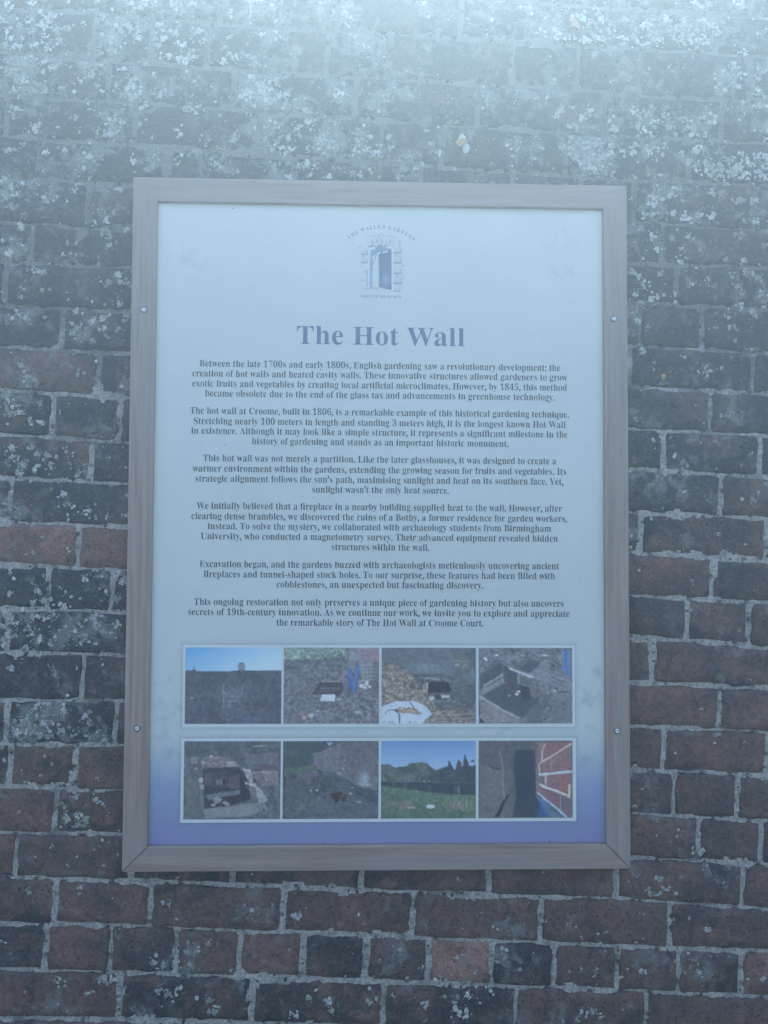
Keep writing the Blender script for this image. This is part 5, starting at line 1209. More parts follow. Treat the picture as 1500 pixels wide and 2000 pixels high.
 'M': (944, '30 5 30 22 66 27 98 43 116 73 121 118 121 569 119 599 113 621 101 637 82 648 56 655 31 658 31 673 269 673 472 202 675 673 910 673 910 657 875 650 846 634 830 605 825 563 825 127 827 90 832 62 844 42 862 30 886 24 909 21 909 5 598 5 598 22 623 25 648 32 667 45 679 64 684 90 686 124 681 604 423 5 408 5 153 589 148 119 154 70 172 40 205 26 243 21 243 5', '12 13 14 12 14 11 11 14 10 10 14 9 9 14 42 42 14 15 15 16 39 39 16 17 39 17 19 19 17 18 39 19 20 8 9 42 39 20 21 7 8 42 39 21 22 15 39 40 38 39 22 6 7 42 6 42 43 41 42 15 5 6 43 38 22 23 41 15 40 38 23 24 37 38 24 5 43 44 4 5 44 36 37 24 36 24 25 3 4 44 3 44 45 35 36 25 35 25 26 34 35 26 2 3 45 34 26 27 2 45 46 33 34 27 33 27 28 1 2 46 1 46 47 32 33 28 32 28 29 0 1 47 31 32 29 0 47 48 31 29 30'),
 'N': (735, '604 -11 153 530 150 117 155 71 170 42 200 27 239 22 239 5 36 5 36 21 59 24 84 30 103 41 114 60 120 84 122 117 122 580 79 630 59 649 45 654 36 657 36 673 229 673 588 242 591 562 589 594 583 618 572 636 553 647 527 654 502 657 502 673 705 673 705 657 668 652 638 636 623 607 619 561 619 -11', '20 21 22 20 22 19 19 22 18 18 22 23 30 31 32 30 32 33 29 30 33 29 33 34 28 29 34 28 34 35 17 18 23 27 28 35 27 35 36 26 27 36 16 17 23 25 26 36 25 36 37 24 25 37 15 16 1 1 16 23 23 24 37 23 37 38 15 1 2 0 1 23 0 23 38 14 15 2 14 2 3 13 14 3 13 3 4 12 13 4 12 4 5 11 12 5 10 11 5 10 5 6 9 10 6 9 6 7 8 9 7'),
 'O': (782, '388 -11 319 -4 255 16 197 47 147 90 106 141 75 201 56 267 50 339 56 410 75 477 106 536 147 588 198 630 257 662 323 682 395 689 465 682 529 663 586 632 636 590 676 539 707 479 726 412 733 339 726 267 707 201 676 141 635 90 584 47 525 16 459 -4 395 13 530 95 574 339 562 479 525 581 466 644 386 665 251 583 207 339 219 200 256 97 316 34', '15 16 17 15 17 18 14 15 38 38 15 18 14 38 39 37 38 18 37 18 19 13 14 39 36 37 19 36 19 20 12 13 39 36 20 21 11 12 39 11 39 40 35 36 21 35 21 22 10 11 40 35 22 23 34 35 23 9 10 40 34 23 24 8 9 40 8 40 41 34 24 25 7 8 41 33 34 25 33 25 26 6 7 41 33 26 27 5 6 41 5 41 42 33 27 28 4 5 42 4 42 43 32 33 28 32 28 29 3 4 43 32 29 30 2 3 43 2 43 32 32 30 31 1 2 32 1 32 31 1 31 0'),
 'P': (622, '32 5 32 22 69 27 100 43 115 73 120 120 120 564 115 606 99 635 69 651 33 657 33 673 318 673 426 667 497 650 540 624 573 589 593 546 600 494 585 420 540 361 465 324 359 311 262 311 262 120 267 73 282 43 313 27 351 22 351 5 262 337 301 337 366 346 411 372 436 420 444 490 437 559 417 608 379 637 322 647 294 644 275 635 265 617 262 593', '10 11 12 10 12 13 10 13 14 9 10 14 8 9 39 39 9 14 39 14 15 8 39 40 38 39 15 8 40 41 37 38 15 8 41 42 7 8 42 37 15 16 7 42 43 36 37 16 6 7 43 6 43 30 36 16 17 5 6 30 35 36 17 35 17 18 35 18 19 34 35 19 33 34 19 33 19 20 32 33 20 32 20 21 31 32 21 5 30 23 23 30 31 23 31 21 23 21 22 5 23 24 4 5 24 4 24 25 4 25 26 3 4 26 2 3 26 2 26 27 1 2 27 1 27 28 0 1 28 0 28 29'),
 'R': (704, '32 5 32 22 69 27 100 43 115 73 120 120 120 564 115 606 99 635 69 651 33 657 33 673 323 673 452 662 542 630 594 575 612 498 576 398 456 335 636 72 652 50 668 34 687 24 711 21 706 21 706 5 509 5 305 321 262 321 262 120 267 73 282 43 313 27 351 22 351 5 262 343 304 343 373 352 423 381 452 430 461 500 430 610 335 647 298 644 275 633 265 610 262 574', '10 11 12 10 12 13 10 13 42 42 13 14 9 10 42 8 9 42 8 42 43 41 42 14 8 43 44 7 8 44 7 44 45 41 14 15 40 41 15 7 45 46 6 7 46 40 15 16 6 46 35 5 6 35 39 40 16 39 16 17 38 39 17 38 17 18 37 38 18 36 37 18 5 35 28 28 35 36 28 36 18 28 18 27 27 18 19 5 28 29 26 27 19 4 5 29 4 29 30 4 30 31 3 4 31 26 19 20 26 20 21 2 3 31 2 31 32 26 21 22 1 2 32 1 32 33 26 22 24 24 22 23 0 1 33 0 33 34 26 24 25'),
 'S': (581, '73 -11 73 230 86 230 115 138 159 70 219 30 293 17 347 25 389 50 415 87 424 133 403 195 340 242 246 288 172 333 122 379 93 432 83 494 89 550 108 597 137 636 176 665 222 683 275 689 306 687 340 682 377 674 418 662 425 660 432 659 439 657 447 657 474 666 483 689 496 689 496 480 486 480 471 530 444 576 412 614 374 643 333 661 289 667 240 660 202 639 177 606 169 566 176 528 197 498 231 471 277 447 373 402 427 373 466 343 495 312 513 278 523 241 526 198 519 139 497 89 462 47 414 16 355 -3 286 -10 262 -9 237 -7 213 -2 190 6 167 14 149 19 135 22 126 23 109 21 97 14 88 2 85 -11', '32 33 34 32 34 35 22 23 24 22 24 25 21 22 25 21 25 26 21 26 42 42 26 27 21 42 43 41 42 27 31 32 35 20 21 43 41 27 28 40 41 28 40 28 29 20 43 44 40 29 30 40 30 31 40 31 39 39 31 38 38 31 37 37 31 35 20 44 45 19 20 45 19 45 46 18 19 46 18 46 47 17 18 47 36 37 35 17 47 48 17 48 49 16 17 49 16 49 50 16 50 51 15 16 51 15 51 52 14 15 52 14 52 53 14 53 54 13 14 54 13 54 55 12 13 55 12 55 56 11 12 56 11 56 57 0 1 2 0 2 3 11 57 58 10 11 58 10 58 59 0 3 73 73 3 4 9 10 59 9 59 60 8 9 60 73 4 72 72 4 71 71 4 5 7 8 60 7 60 61 71 5 6 6 7 61 70 71 6 69 70 6 68 69 6 68 6 61 68 61 62 0 73 74 67 68 62 66 67 62 0 74 75 65 66 62 65 62 63 64 65 63'),
 'T': (630, '146 5 146 22 185 26 218 42 236 73 241 120 241 650 221 650 148 639 91 604 52 548 36 478 25 478 25 673 602 673 602 477 592 477 538 606 401 650 383 650 383 120 388 72 405 41 438 26 479 21 479 5', '12 13 10 10 13 9 9 13 8 8 13 7 7 13 14 7 14 6 6 14 19 19 14 18 18 14 17 17 14 15 5 6 19 5 19 20 16 17 15 12 10 11 5 20 21 4 5 21 3 4 21 3 21 22 2 3 22 2 22 23 1 2 23 1 23 24 0 1 24 0 24 25'),
 'U': (733, '369 -14 253 1 177 46 133 122 118 231 118 564 113 606 97 635 67 651 31 657 31 673 349 673 349 657 324 654 298 648 279 637 267 620 262 596 260 564 260 208 269 130 295 73 342 39 410 28 548 80 593 236 593 563 588 606 572 634 539 650 498 657 498 673 697 673 697 657 664 648 637 631 624 603 620 563 620 270 604 139 559 52 481 3', '9 10 11 9 11 12 30 31 32 30 32 33 9 12 13 29 30 33 8 9 13 29 33 34 8 13 14 7 8 14 28 29 34 28 34 35 7 14 15 7 15 16 6 7 16 27 28 35 27 35 36 6 16 17 5 6 17 26 27 36 26 36 37 5 17 18 4 5 18 4 18 19 25 26 37 25 37 38 25 38 39 24 25 39 3 4 19 3 19 20 24 39 40 3 20 21 2 3 21 23 24 40 2 21 22 23 40 41 1 2 22 1 22 23 1 23 41 1 41 0'),
 'V': (637, '322 -14 74 569 58 602 40 629 16 648 -12 657 -12 673 305 673 305 658 273 656 243 648 224 633 218 610 222 589 232 561 385 203 527 560 534 586 537 609 531 633 513 648 484 655 454 658 454 673 649 673 649 657 627 654 602 640 581 614 561 572 336 -14', '5 6 7 5 7 8 22 23 24 22 24 25 5 8 9 21 22 25 21 25 26 4 5 9 4 9 10 20 21 26 20 26 27 3 4 10 3 10 11 19 20 27 19 27 28 3 11 12 18 19 28 2 3 12 18 28 29 2 12 13 17 18 29 1 2 13 1 13 14 16 17 29 16 29 30 0 1 14 0 14 15 15 16 30 0 15 30'),
 'W': (910, '260 -11 56 587 44 618 29 640 8 653 -14 657 -14 673 260 673 260 657 239 655 218 647 204 633 200 611 203 586 211 554 332 218 458 525 434 596 421 626 403 644 378 653 350 657 350 673 645 673 645 657 597 647 576 614 578 596 585 573 706 237 814 549 823 581 826 605 821 629 806 645 782 654 758 657 758 673 920 673 920 657 899 648 878 630 862 603 848 567 657 -11 643 -11 470 470 277 -11', '5 6 7 5 7 8 21 22 23 21 23 24 36 37 38 36 38 39 5 8 9 35 36 39 20 21 24 4 5 9 20 24 25 35 39 40 4 9 10 34 35 40 19 20 25 3 4 10 34 40 41 19 25 26 3 10 11 33 34 41 18 19 26 2 3 11 2 11 12 33 41 42 32 33 42 17 18 26 1 2 12 17 26 27 1 12 13 31 32 42 31 42 43 17 27 28 16 17 28 0 1 13 0 13 14 30 31 43 16 28 29 30 43 44 0 14 15 29 30 44 15 16 46 46 16 29 15 46 47 45 46 29 45 29 44 0 15 47'),
 'Y': (634, '160 5 160 22 197 27 228 43 243 73 248 120 248 267 77 579 51 620 26 643 15 649 4 653 -8 655 -11 656 -11 673 299 673 299 657 291 657 265 655 243 648 228 636 223 620 226 602 236 581 369 326 504 543 522 578 528 608 506 645 445 657 448 657 448 673 645 673 645 656 626 650 603 636 583 614 562 586 390 304 390 120 395 73 410 43 441 27 479 22 479 5', '13 14 15 13 15 17 17 15 16 30 31 32 30 32 33 13 17 18 28 29 30 28 30 33 12 13 18 28 33 34 11 12 18 11 18 19 10 11 19 28 34 35 9 10 19 9 19 20 27 28 35 8 9 20 8 20 21 27 35 36 8 21 22 7 8 22 27 36 37 26 27 37 7 22 23 26 37 38 7 23 24 6 7 24 25 26 38 24 25 38 6 24 38 6 38 39 5 6 39 4 5 39 4 39 40 4 40 41 3 4 41 2 3 41 2 41 42 1 2 42 1 42 43 0 1 43 0 43 44'),
 'a': (512, '379 -10 328 6 302 59 222 8 142 -8 99 -1 66 21 46 53 39 94 54 152 100 198 181 239 305 279 305 359 300 397 285 424 258 440 220 445 166 437 145 409 150 396 161 379 171 361 174 344 170 322 157 304 139 293 115 289 91 293 73 306 62 326 58 352 64 383 80 411 108 435 144 453 189 465 241 469 330 459 386 431 416 383 427 313 427 93 428 71 431 57 439 48 453 46 468 49 474 55 478 42 434 4 224 45 243 48 263 57 284 71 305 92 305 260 199 210 167 125 180 65', '36 37 38 35 36 38 35 38 39 34 35 17 17 35 39 34 17 18 16 17 39 15 16 39 34 18 19 33 34 19 15 39 40 14 15 40 32 33 19 32 19 20 13 14 40 32 20 21 31 32 21 13 40 41 31 21 22 31 22 23 12 13 41 30 31 23 30 23 24 29 30 24 29 24 25 12 41 42 28 29 25 28 25 26 27 28 26 11 12 56 56 12 42 11 56 57 55 56 42 10 11 57 10 57 58 9 10 58 8 9 58 8 58 59 7 8 59 55 42 43 54 55 43 53 54 43 53 43 2 2 43 44 7 59 51 53 2 3 1 2 44 1 44 45 52 53 3 47 48 49 6 7 51 46 47 49 1 45 46 51 52 3 1 46 49 6 51 3 1 49 50 5 6 3 5 3 4 0 1 50'),
 'b': (537, '73 -12 73 578 71 617 62 641 43 653 21 658 21 673 197 673 198 406 265 455 329 469 376 462 417 441 452 407 478 363 494 309 500 247 493 176 472 114 440 63 396 23 345 -2 286 -10 224 4 156 48 76 -12 271 16 322 30 353 71 369 141 374 238 369 319 352 376 321 411 274 422 249 418 225 405 207 386 197 361 197 101 215 38', '5 6 7 5 7 4 4 7 3 3 7 8 2 3 8 1 2 8 0 1 8 9 10 11 9 11 12 8 9 35 35 9 34 34 9 12 34 12 13 33 34 13 8 35 36 32 33 13 32 13 14 0 8 38 38 8 37 37 8 36 31 32 14 31 14 15 0 38 39 30 31 15 30 15 16 30 16 17 29 30 17 29 17 18 28 29 18 28 18 19 0 39 24 24 39 40 27 28 19 27 19 20 0 24 25 23 24 40 23 40 26 26 27 20 26 20 21 23 26 21 22 23 21'),
 'c': (437, '232 -10 180 -2 134 20 95 56 64 103 45 160 38 223 45 291 68 350 102 400 147 438 201 462 260 470 322 462 367 440 395 406 404 365 400 342 390 324 374 313 353 309 314 325 301 374 301 381 302 389 303 396 303 405 290 437 251 447 180 404 158 279 167 182 196 111 243 67 304 52 359 65 404 101 410 90 334 16', '11 12 13 11 13 14 10 11 28 28 11 14 10 28 29 27 28 14 27 14 15 9 10 29 26 27 15 26 15 16 25 26 16 9 29 30 8 9 30 24 25 16 23 24 16 22 23 16 21 22 16 21 16 17 7 8 30 21 17 18 20 21 18 20 18 19 6 7 30 6 30 31 5 6 31 5 31 32 4 5 32 4 32 33 3 4 33 35 36 37 35 37 38 3 33 34 34 35 38 2 3 34 2 34 38 1 2 38 1 38 0'),
 'd': (551, '208 -10 162 -3 121 20 87 55 60 101 44 156 38 219 44 290 62 352 90 401 126 438 169 461 217 469 277 455 340 408 341 597 337 625 322 644 297 655 271 658 271 673 466 673 466 112 468 80 476 58 494 44 517 37 517 21 436 13 341 -9 339 67 275 8 255 37 281 42 307 58 327 81 341 112 341 361 332 385 313 405 287 419 258 423 214 411 186 374 171 313 166 228 171 145 185 85 212 49', '19 20 21 19 21 18 18 21 17 17 21 16 16 21 22 15 16 22 14 15 22 11 12 13 10 11 13 10 13 41 41 13 40 40 13 14 9 10 41 9 41 42 39 40 14 9 42 43 39 14 38 38 14 22 8 9 43 37 38 22 8 43 44 36 37 22 7 8 44 7 44 45 6 7 45 6 45 46 5 6 46 4 5 46 4 46 47 35 36 22 35 22 23 3 4 47 3 47 48 34 35 30 30 35 23 30 23 24 34 30 31 29 30 24 33 34 31 29 24 25 2 3 48 2 48 32 29 25 26 32 33 31 29 26 28 28 26 27 2 32 31 1 2 31 1 31 0'),
 'e': (448, '228 -10 177 -3 131 20 93 56 63 104 44 164 38 234 45 299 64 356 95 403 134 439 181 461 234 469 308 455 364 414 400 347 412 258 412 252 163 252 198 106 296 58 357 75 402 121 411 108 334 20 164 281 309 281 309 320 306 375 296 415 274 439 238 447 181 410 164 303', '11 12 13 10 11 13 10 13 31 31 13 30 30 13 14 10 31 32 29 30 14 9 10 32 28 29 14 28 14 15 9 32 33 8 9 33 27 28 15 7 8 33 27 15 16 26 27 16 7 33 25 6 7 25 6 25 26 6 26 18 18 26 16 18 16 17 6 18 19 5 6 19 4 5 19 21 22 23 21 23 24 4 19 20 3 4 20 20 21 24 3 20 24 2 3 24 2 24 0 1 2 0'),
 'f': (318, '31 5 31 20 46 22 64 28 75 38 83 50 86 71 87 109 87 417 33 417 33 457 87 457 87 526 99 594 132 645 186 676 259 687 312 680 351 660 375 630 383 595 379 569 368 550 353 538 334 534 313 537 297 547 287 562 284 582 287 602 295 624 297 627 300 633 302 639 303 645 293 660 268 665 238 660 220 642 213 616 211 581 211 457 294 457 294 417 211 417 211 97 215 58 228 34 256 23 288 19 288 5', '15 16 17 15 17 18 14 15 36 36 15 18 14 36 37 35 36 18 34 35 18 14 37 38 34 18 19 33 34 19 13 14 38 13 38 39 32 33 19 31 32 19 31 19 20 30 31 20 29 30 20 13 39 40 28 29 20 28 20 21 12 13 40 27 28 21 12 40 41 27 21 22 26 27 22 26 22 23 25 26 23 25 23 24 11 12 41 9 10 11 9 11 41 9 41 42 9 42 43 8 9 43 7 8 44 44 8 43 7 44 45 6 7 45 6 45 46 5 6 46 5 46 47 4 5 47 3 4 47 3 47 48 2 3 48 2 48 49 1 2 49 0 1 49 0 49 50'),
 'g': (487, '217 -204 134 -197 76 -177 41 -146 31 -111 48 -72 119 -39 59 2 44 45 50 78 70 106 104 133 170 163 70 227 42 316 48 359 66 396 95 426 134 449 181 464 234 469 290 464 346 448 463 448 463 404 383 404 417 352 425 303 420 263 403 228 378 199 344 177 303 163 256 158 245 158 234 159 223 160 210 160 184 156 162 144 146 127 140 105 159 77 209 68 261 68 331 65 383 55 420 39 443 16 456 -15 461 -55 446 -117 400 -164 324 -194 234 180 270 189 292 215 303 256 306 314 303 372 292 413 269 439 234 447 199 439 176 413 165 372 161 314 165 256 176 215 199 189 239 -178 359 -159 402 -99 395 -73 376 -57 346 -49 305 -46 140 -46 110 -74 100 -108 109 -135 136 -158 179 -173', '19 20 21 18 19 21 18 21 22 17 18 62 62 18 22 62 22 23 62 23 24 17 62 63 61 62 24 17 63 64 60 61 24 16 17 64 16 64 65 59 60 25 25 60 24 59 25 26 15 16 65 15 65 66 58 59 26 14 15 66 58 26 27 13 14 66 57 58 27 13 66 67 57 27 28 57 28 29 56 57 29 13 67 68 56 29 30 12 13 68 55 56 30 12 68 69 55 30 31 54 55 31 12 69 54 12 54 31 12 31 32 11 12 38 38 12 37 37 12 32 37 32 36 36 32 33 35 36 33 34 35 33 11 38 39 11 39 40 10 11 40 10 40 41 9 10 41 9 41 42 8 9 42 8 42 43 8 43 44 8 44 45 8 45 46 8 46 47 7 8 47 7 47 48 7 48 49 6 7 49 6 49 76 76 49 50 5 6 77 77 6 76 5 77 78 75 76 50 74 75 50 74 50 73 73 50 51 4 5 78 72 73 51 4 78 79 71 72 51 4 79 80 3 4 80 71 51 52 3 80 81 2 3 81 2 81 82 70 71 52 70 52 53 2 82 70 1 2 70 1 70 53 1 53 0'),
 'h': (567, '36 5 36 20 55 23 74 35 84 54 87 83 87 594 84 622 75 642 57 655 37 659 37 673 211 673 213 388 288 450 361 469 452 431 483 314 483 83 486 55 495 35 513 23 532 20 532 5 310 5 310 19 310 19 347 35 359 82 359 323 357 360 349 387 331 404 302 409 253 395 211 352 211 83 214 55 222 35 240 23 259 20 259 5', '10 11 12 10 12 9 9 12 8 8 12 13 7 8 13 6 7 13 5 6 13 14 15 16 13 14 33 33 14 16 33 16 32 32 16 17 13 33 34 31 32 17 13 34 35 5 13 35 30 31 17 29 30 17 5 35 36 28 29 17 28 17 18 5 36 37 28 18 19 4 5 37 27 28 19 4 37 38 27 19 20 3 4 38 3 38 39 26 27 20 26 20 21 2 3 39 2 39 40 26 21 22 1 2 40 1 40 41 26 22 23 0 1 41 24 25 26 24 26 23'),
 'i': (295, '150 544 124 549 103 564 89 587 84 614 89 642 103 664 124 680 150 685 176 680 197 664 211 642 216 614 211 587 197 564 175 549 36 5 36 20 55 24 75 35 84 54 87 83 87 375 85 407 77 427 59 438 39 441 40 457 212 457 212 83 214 55 223 36 240 24 259 20 259 5', '26 27 28 25 26 28 25 28 29 24 25 29 24 29 30 23 24 30 23 30 31 23 31 32 22 23 32 22 32 33 21 22 33 21 33 34 20 21 34 19 20 34 10 11 12 10 12 9 9 12 8 8 12 13 7 8 13 6 7 13 5 6 13 5 13 14 4 5 14 4 14 15 3 4 15 3 15 16 2 3 16 2 16 17 1 2 17 1 17 18 0 1 18'),
 'j': (312, '158 546 132 551 111 566 97 589 92 616 97 644 111 666 133 682 158 687 184 682 206 666 220 644 225 616 220 589 206 567 184 551 53 -204 19 -201 -12 -190 -38 -175 -58 -154 -70 -130 -74 -104 -70 -81 -60 -63 -44 -52 -22 -48 -1 -52 16 -62 26 -78 30 -98 28 -112 20 -128 11 -143 6 -153 17 -173 46 -179 78 -172 95 -151 102 -119 104 -80 104 372 101 405 90 427 67 439 42 442 42 457 228 457 228 -32 216 -107 182 -161 127 -193', '43 44 45 42 43 45 42 45 46 41 42 46 41 46 47 40 41 47 40 47 48 40 48 49 39 40 49 39 49 50 38 39 50 38 50 51 37 38 51 37 51 36 29 30 31 29 31 28 28 31 27 27 31 26 26 31 32 25 26 32 24 25 32 24 32 33 9 10 11 9 11 12 8 9 12 8 12 13 7 8 13 7 13 14 23 24 33 6 7 14 6 14 15 5 6 15 23 33 34 5 15 16 22 23 34 5 16 17 4 5 17 4 17 18 21 22 34 4 18 19 3 4 19 21 34 35 20 21 35 3 19 20 2 3 20 2 20 35 1 2 35 1 35 0'),
 'k': (534, '35 5 35 20 55 24 75 35 84 55 87 83 87 592 85 622 78 643 60 654 39 658 40 673 211 673 213 242 345 366 365 390 373 415 355 436 312 442 315 442 315 457 505 457 505 441 455 428 403 391 319 312 508 48 531 26 551 20 551 5 323 5 323 19 324 19 354 25 365 46 362 61 353 76 244 226 211 202 211 83 214 55 222 36 240 24 259 20 259 5', '10 11 12 10 12 9 9 12 8 8 12 7 7 12 13 6 7 13 5 6 13 19 20 21 19 21 22 17 18 19 17 19 22 17 22 23 16 17 23 16 23 24 15 16 24 15 24 25 14 15 25 13 14 25 13 25 37 37 25 26 5 13 38 38 13 37 36 37 26 5 38 39 5 39 40 4 5 40 35 36 26 34 35 26 4 40 41 3 4 41 34 26 27 33 34 27 3 41 42 2 3 42 33 27 28 32 33 28 2 42 43 1 2 43 32 28 29 1 43 44 0 1 44 30 31 32 30 32 29'),
 'l': (297, '36 5 36 20 55 24 75 35 84 54 87 83 87 592 85 621 78 642 60 654 39 658 39 673 212 673 212 83 214 55 223 36 240 24 259 20 259 5', '10 11 12 10 12 9 9 12 8 8 12 7 7 12 13 6 7 13 5 6 13 5 13 14 4 5 14 4 14 15 3 4 15 3 15 16 2 3 16 2 16 17 1 2 17 1 17 18 0 1 18'),
 'm': (825, '36 5 36 20 55 23 74 35 84 54 87 83 87 377 84 405 75 426 57 438 37 442 37 457 209 457 211 385 285 450 353 469 429 448 475 381 547 448 621 469 710 431 741 314 741 83 744 55 752 35 770 23 789 20 789 5 571 5 571 20 589 24 607 36 616 56 619 83 619 323 617 360 609 387 591 404 562 409 515 396 474 355 474 83 477 56 485 36 503 24 521 20 521 5 306 5 306 20 324 24 342 36 351 56 354 83 354 323 352 359 344 386 326 403 297 409 249 395 209 352 209 83 211 56 219 36 237 24 255 20 255 5', '14 15 16 18 19 20 10 11 12 10 12 9 9 12 13 13 14 16 13 16 57 57 16 17 17 18 39 39 18 38 38 18 20 8 9 13 38 20 37 37 20 21 7 8 13 13 57 58 56 57 17 6 7 13 36 37 21 55 56 17 17 39 40 13 58 59 35 36 21 54 55 17 6 13 59 54 17 40 5 6 59 34 35 21 53 54 40 53 40 41 5 59 60 52 53 41 33 34 21 33 21 22 5 60 61 33 22 23 52 41 42 51 52 42 32 33 23 4 5 61 4 61 62 51 42 43 31 32 23 50 51 43 31 23 24 3 4 62 3 62 63 50 43 44 30 31 24 49 50 44 30 24 25 2 3 63 2 63 64 49 44 45 48 49 45 29 30 25 29 25 26 1 2 64 1 64 65 48 45 46 47 48 46 28 29 26 28 26 27 0 1 65'),
 'n': (567, '36 5 36 20 55 23 74 35 84 54 87 83 87 377 84 405 75 426 57 438 37 442 37 457 211 457 213 389 287 450 361 469 452 431 483 314 483 83 486 55 495 35 513 23 532 20 532 5 310 5 310 19 310 19 347 35 359 82 359 323 357 360 349 387 331 404 302 409 253 395 211 352 211 83 214 55 222 35 240 23 259 20 259 5', '14 15 16 10 11 12 10 12 9 9 12 13 13 14 33 33 14 16 8 9 13 33 16 32 32 16 17 7 8 13 13 33 34 6 7 13 31 32 17 13 34 35 6 13 35 30 31 17 5 6 35 29 30 17 5 35 36 28 29 17 28 17 18 5 36 37 28 18 19 4 5 37 27 28 19 4 37 38 27 19 20 3 4 38 3 38 39 26 27 20 26 20 21 2 3 39 2 39 40 26 21 22 1 2 40 1 40 41 26 22 23 0 1 41 24 25 26 24 26 23'),
 'o': (501, '251 -10 191 -2 139 21 96 58 64 107 44 164 37 229 44 295 64 353 96 402 139 438 191 461 250 469 309 461 360 439 403 403 435 355 456 296 463 229 456 162 435 104 403 56 361 20 310 -2 251 12 292 23 319 56 327 83 332 121 335 169 336 229 331 339 317 405 291 439 251 450 209 439 183 405 169 339 165 230 166 170 169 121 174 83 183 56 210 23', '11 12 13 11 13 14 10 11 34 34 11 14 10 34 35 33 34 14 10 35 36 32 33 14 32 14 15 9 10 36 31 32 15 9 36 37 31 15 16 8 9 37 31 16 17 7 8 37 30 31 17 7 37 38 30 17 18 6 7 38 6 38 39 29 30 18 5 6 39 29 18 19 5 39 40 28 29 19 4 5 40 28 19 20 4 40 41 27 28 20 3 4 41 27 20 21 3 41 42 26 27 21 2 3 42 26 21 22 25 26 22 2 42 43 2 43 24 24 25 22 1 2 24 24 22 23 1 24 23 0 1 23'),
 'p': (553, '35 -202 35 -188 49 -186 66 -179 77 -167 84 -151 86 -129 87 -95 87 362 85 401 77 425 58 437 38 443 38 457 204 457 207 382 273 450 344 470 390 462 431 440 464 404 490 358 506 301 512 238 506 170 490 109 463 59 428 22 386 -2 338 -10 276 5 213 57 211 -86 213 -122 217 -149 227 -168 244 -180 266 -185 285 -188 285 -202 291 37 336 49 364 86 380 147 385 230 381 311 367 371 341 407 296 419 248 402 211 352 211 101 243 53', '16 17 18 16 18 19 12 13 14 12 14 11 11 14 15 15 16 49 49 16 48 48 16 19 48 19 20 10 11 15 9 10 15 47 48 20 46 47 20 46 20 21 15 49 50 8 9 15 8 15 50 45 46 21 7 8 50 45 21 22 7 50 51 44 45 22 44 22 23 44 23 24 43 44 24 43 24 25 42 43 25 42 25 26 7 51 31 31 51 52 41 42 26 41 26 27 7 31 32 30 31 52 30 52 40 40 41 27 30 40 27 30 27 28 29 30 28 7 32 33 6 7 33 6 33 34 5 6 34 5 34 35 4 5 35 3 4 35 3 35 36 2 3 36 2 36 37 2 37 38 1 2 38 1 38 39 0 1 39'),
 'q': (542, '269 -202 269 -187 299 -184 325 -174 338 -154 342 -124 341 52 274 5 211 -9 164 -2 122 19 88 53 61 98 45 152 39 214 46 285 67 347 100 398 143 437 195 462 253 470 316 456 383 413 463 472 467 472 467 -124 470 -152 479 -172 498 -184 518 -187 518 -202 266 39 291 43 315 55 333 74 342 99 342 360 324 423 267 444 218 431 187 391 170 325 165 232 170 148 186 88 217 51', '22 23 24 22 24 25 19 20 21 18 19 21 18 21 38 38 21 22 18 38 39 37 38 22 17 18 39 17 39 40 36 37 22 36 22 25 16 17 40 16 40 41 35 36 25 15 16 41 15 41 42 14 15 42 14 42 43 13 14 43 12 13 43 12 43 44 34 35 25 11 12 44 11 44 45 33 34 6 6 34 25 32 33 6 10 11 45 32 6 7 5 6 25 10 45 31 31 32 7 10 31 7 9 10 7 9 7 8 5 25 26 4 5 26 4 26 27 3 4 27 3 27 28 2 3 28 1 2 28 1 28 29 1 29 30 0 1 30'),
 'r': (428, '36 5 36 20 55 24 75 35 84 54 87 83 87 375 85 407 76 428 58 438 39 441 40 457 208 457 212 365 252 414 284 444 316 463 347 469 381 464 404 449 417 426 422 396 418 372 407 353 391 340 369 336 349 339 336 347 326 360 315 375 301 388 281 392 256 384 233 362 218 329 213 286 213 83 217 53 230 34 256 23 285 20 285 5', '16 17 18 16 18 19 15 16 19 10 11 12 10 12 9 9 12 13 15 19 20 14 15 20 8 9 13 7 8 13 14 20 21 13 14 32 32 14 31 31 14 21 6 7 13 31 21 22 30 31 22 29 30 22 13 32 33 28 29 22 5 6 13 28 22 23 5 13 33 5 33 34 27 28 23 27 23 24 26 27 24 26 24 25 5 34 35 5 35 36 4 5 36 4 36 37 3 4 37 3 37 38 2 3 38 2 38 39 1 2 39 1 39 40 0 1 40 0 40 41'),
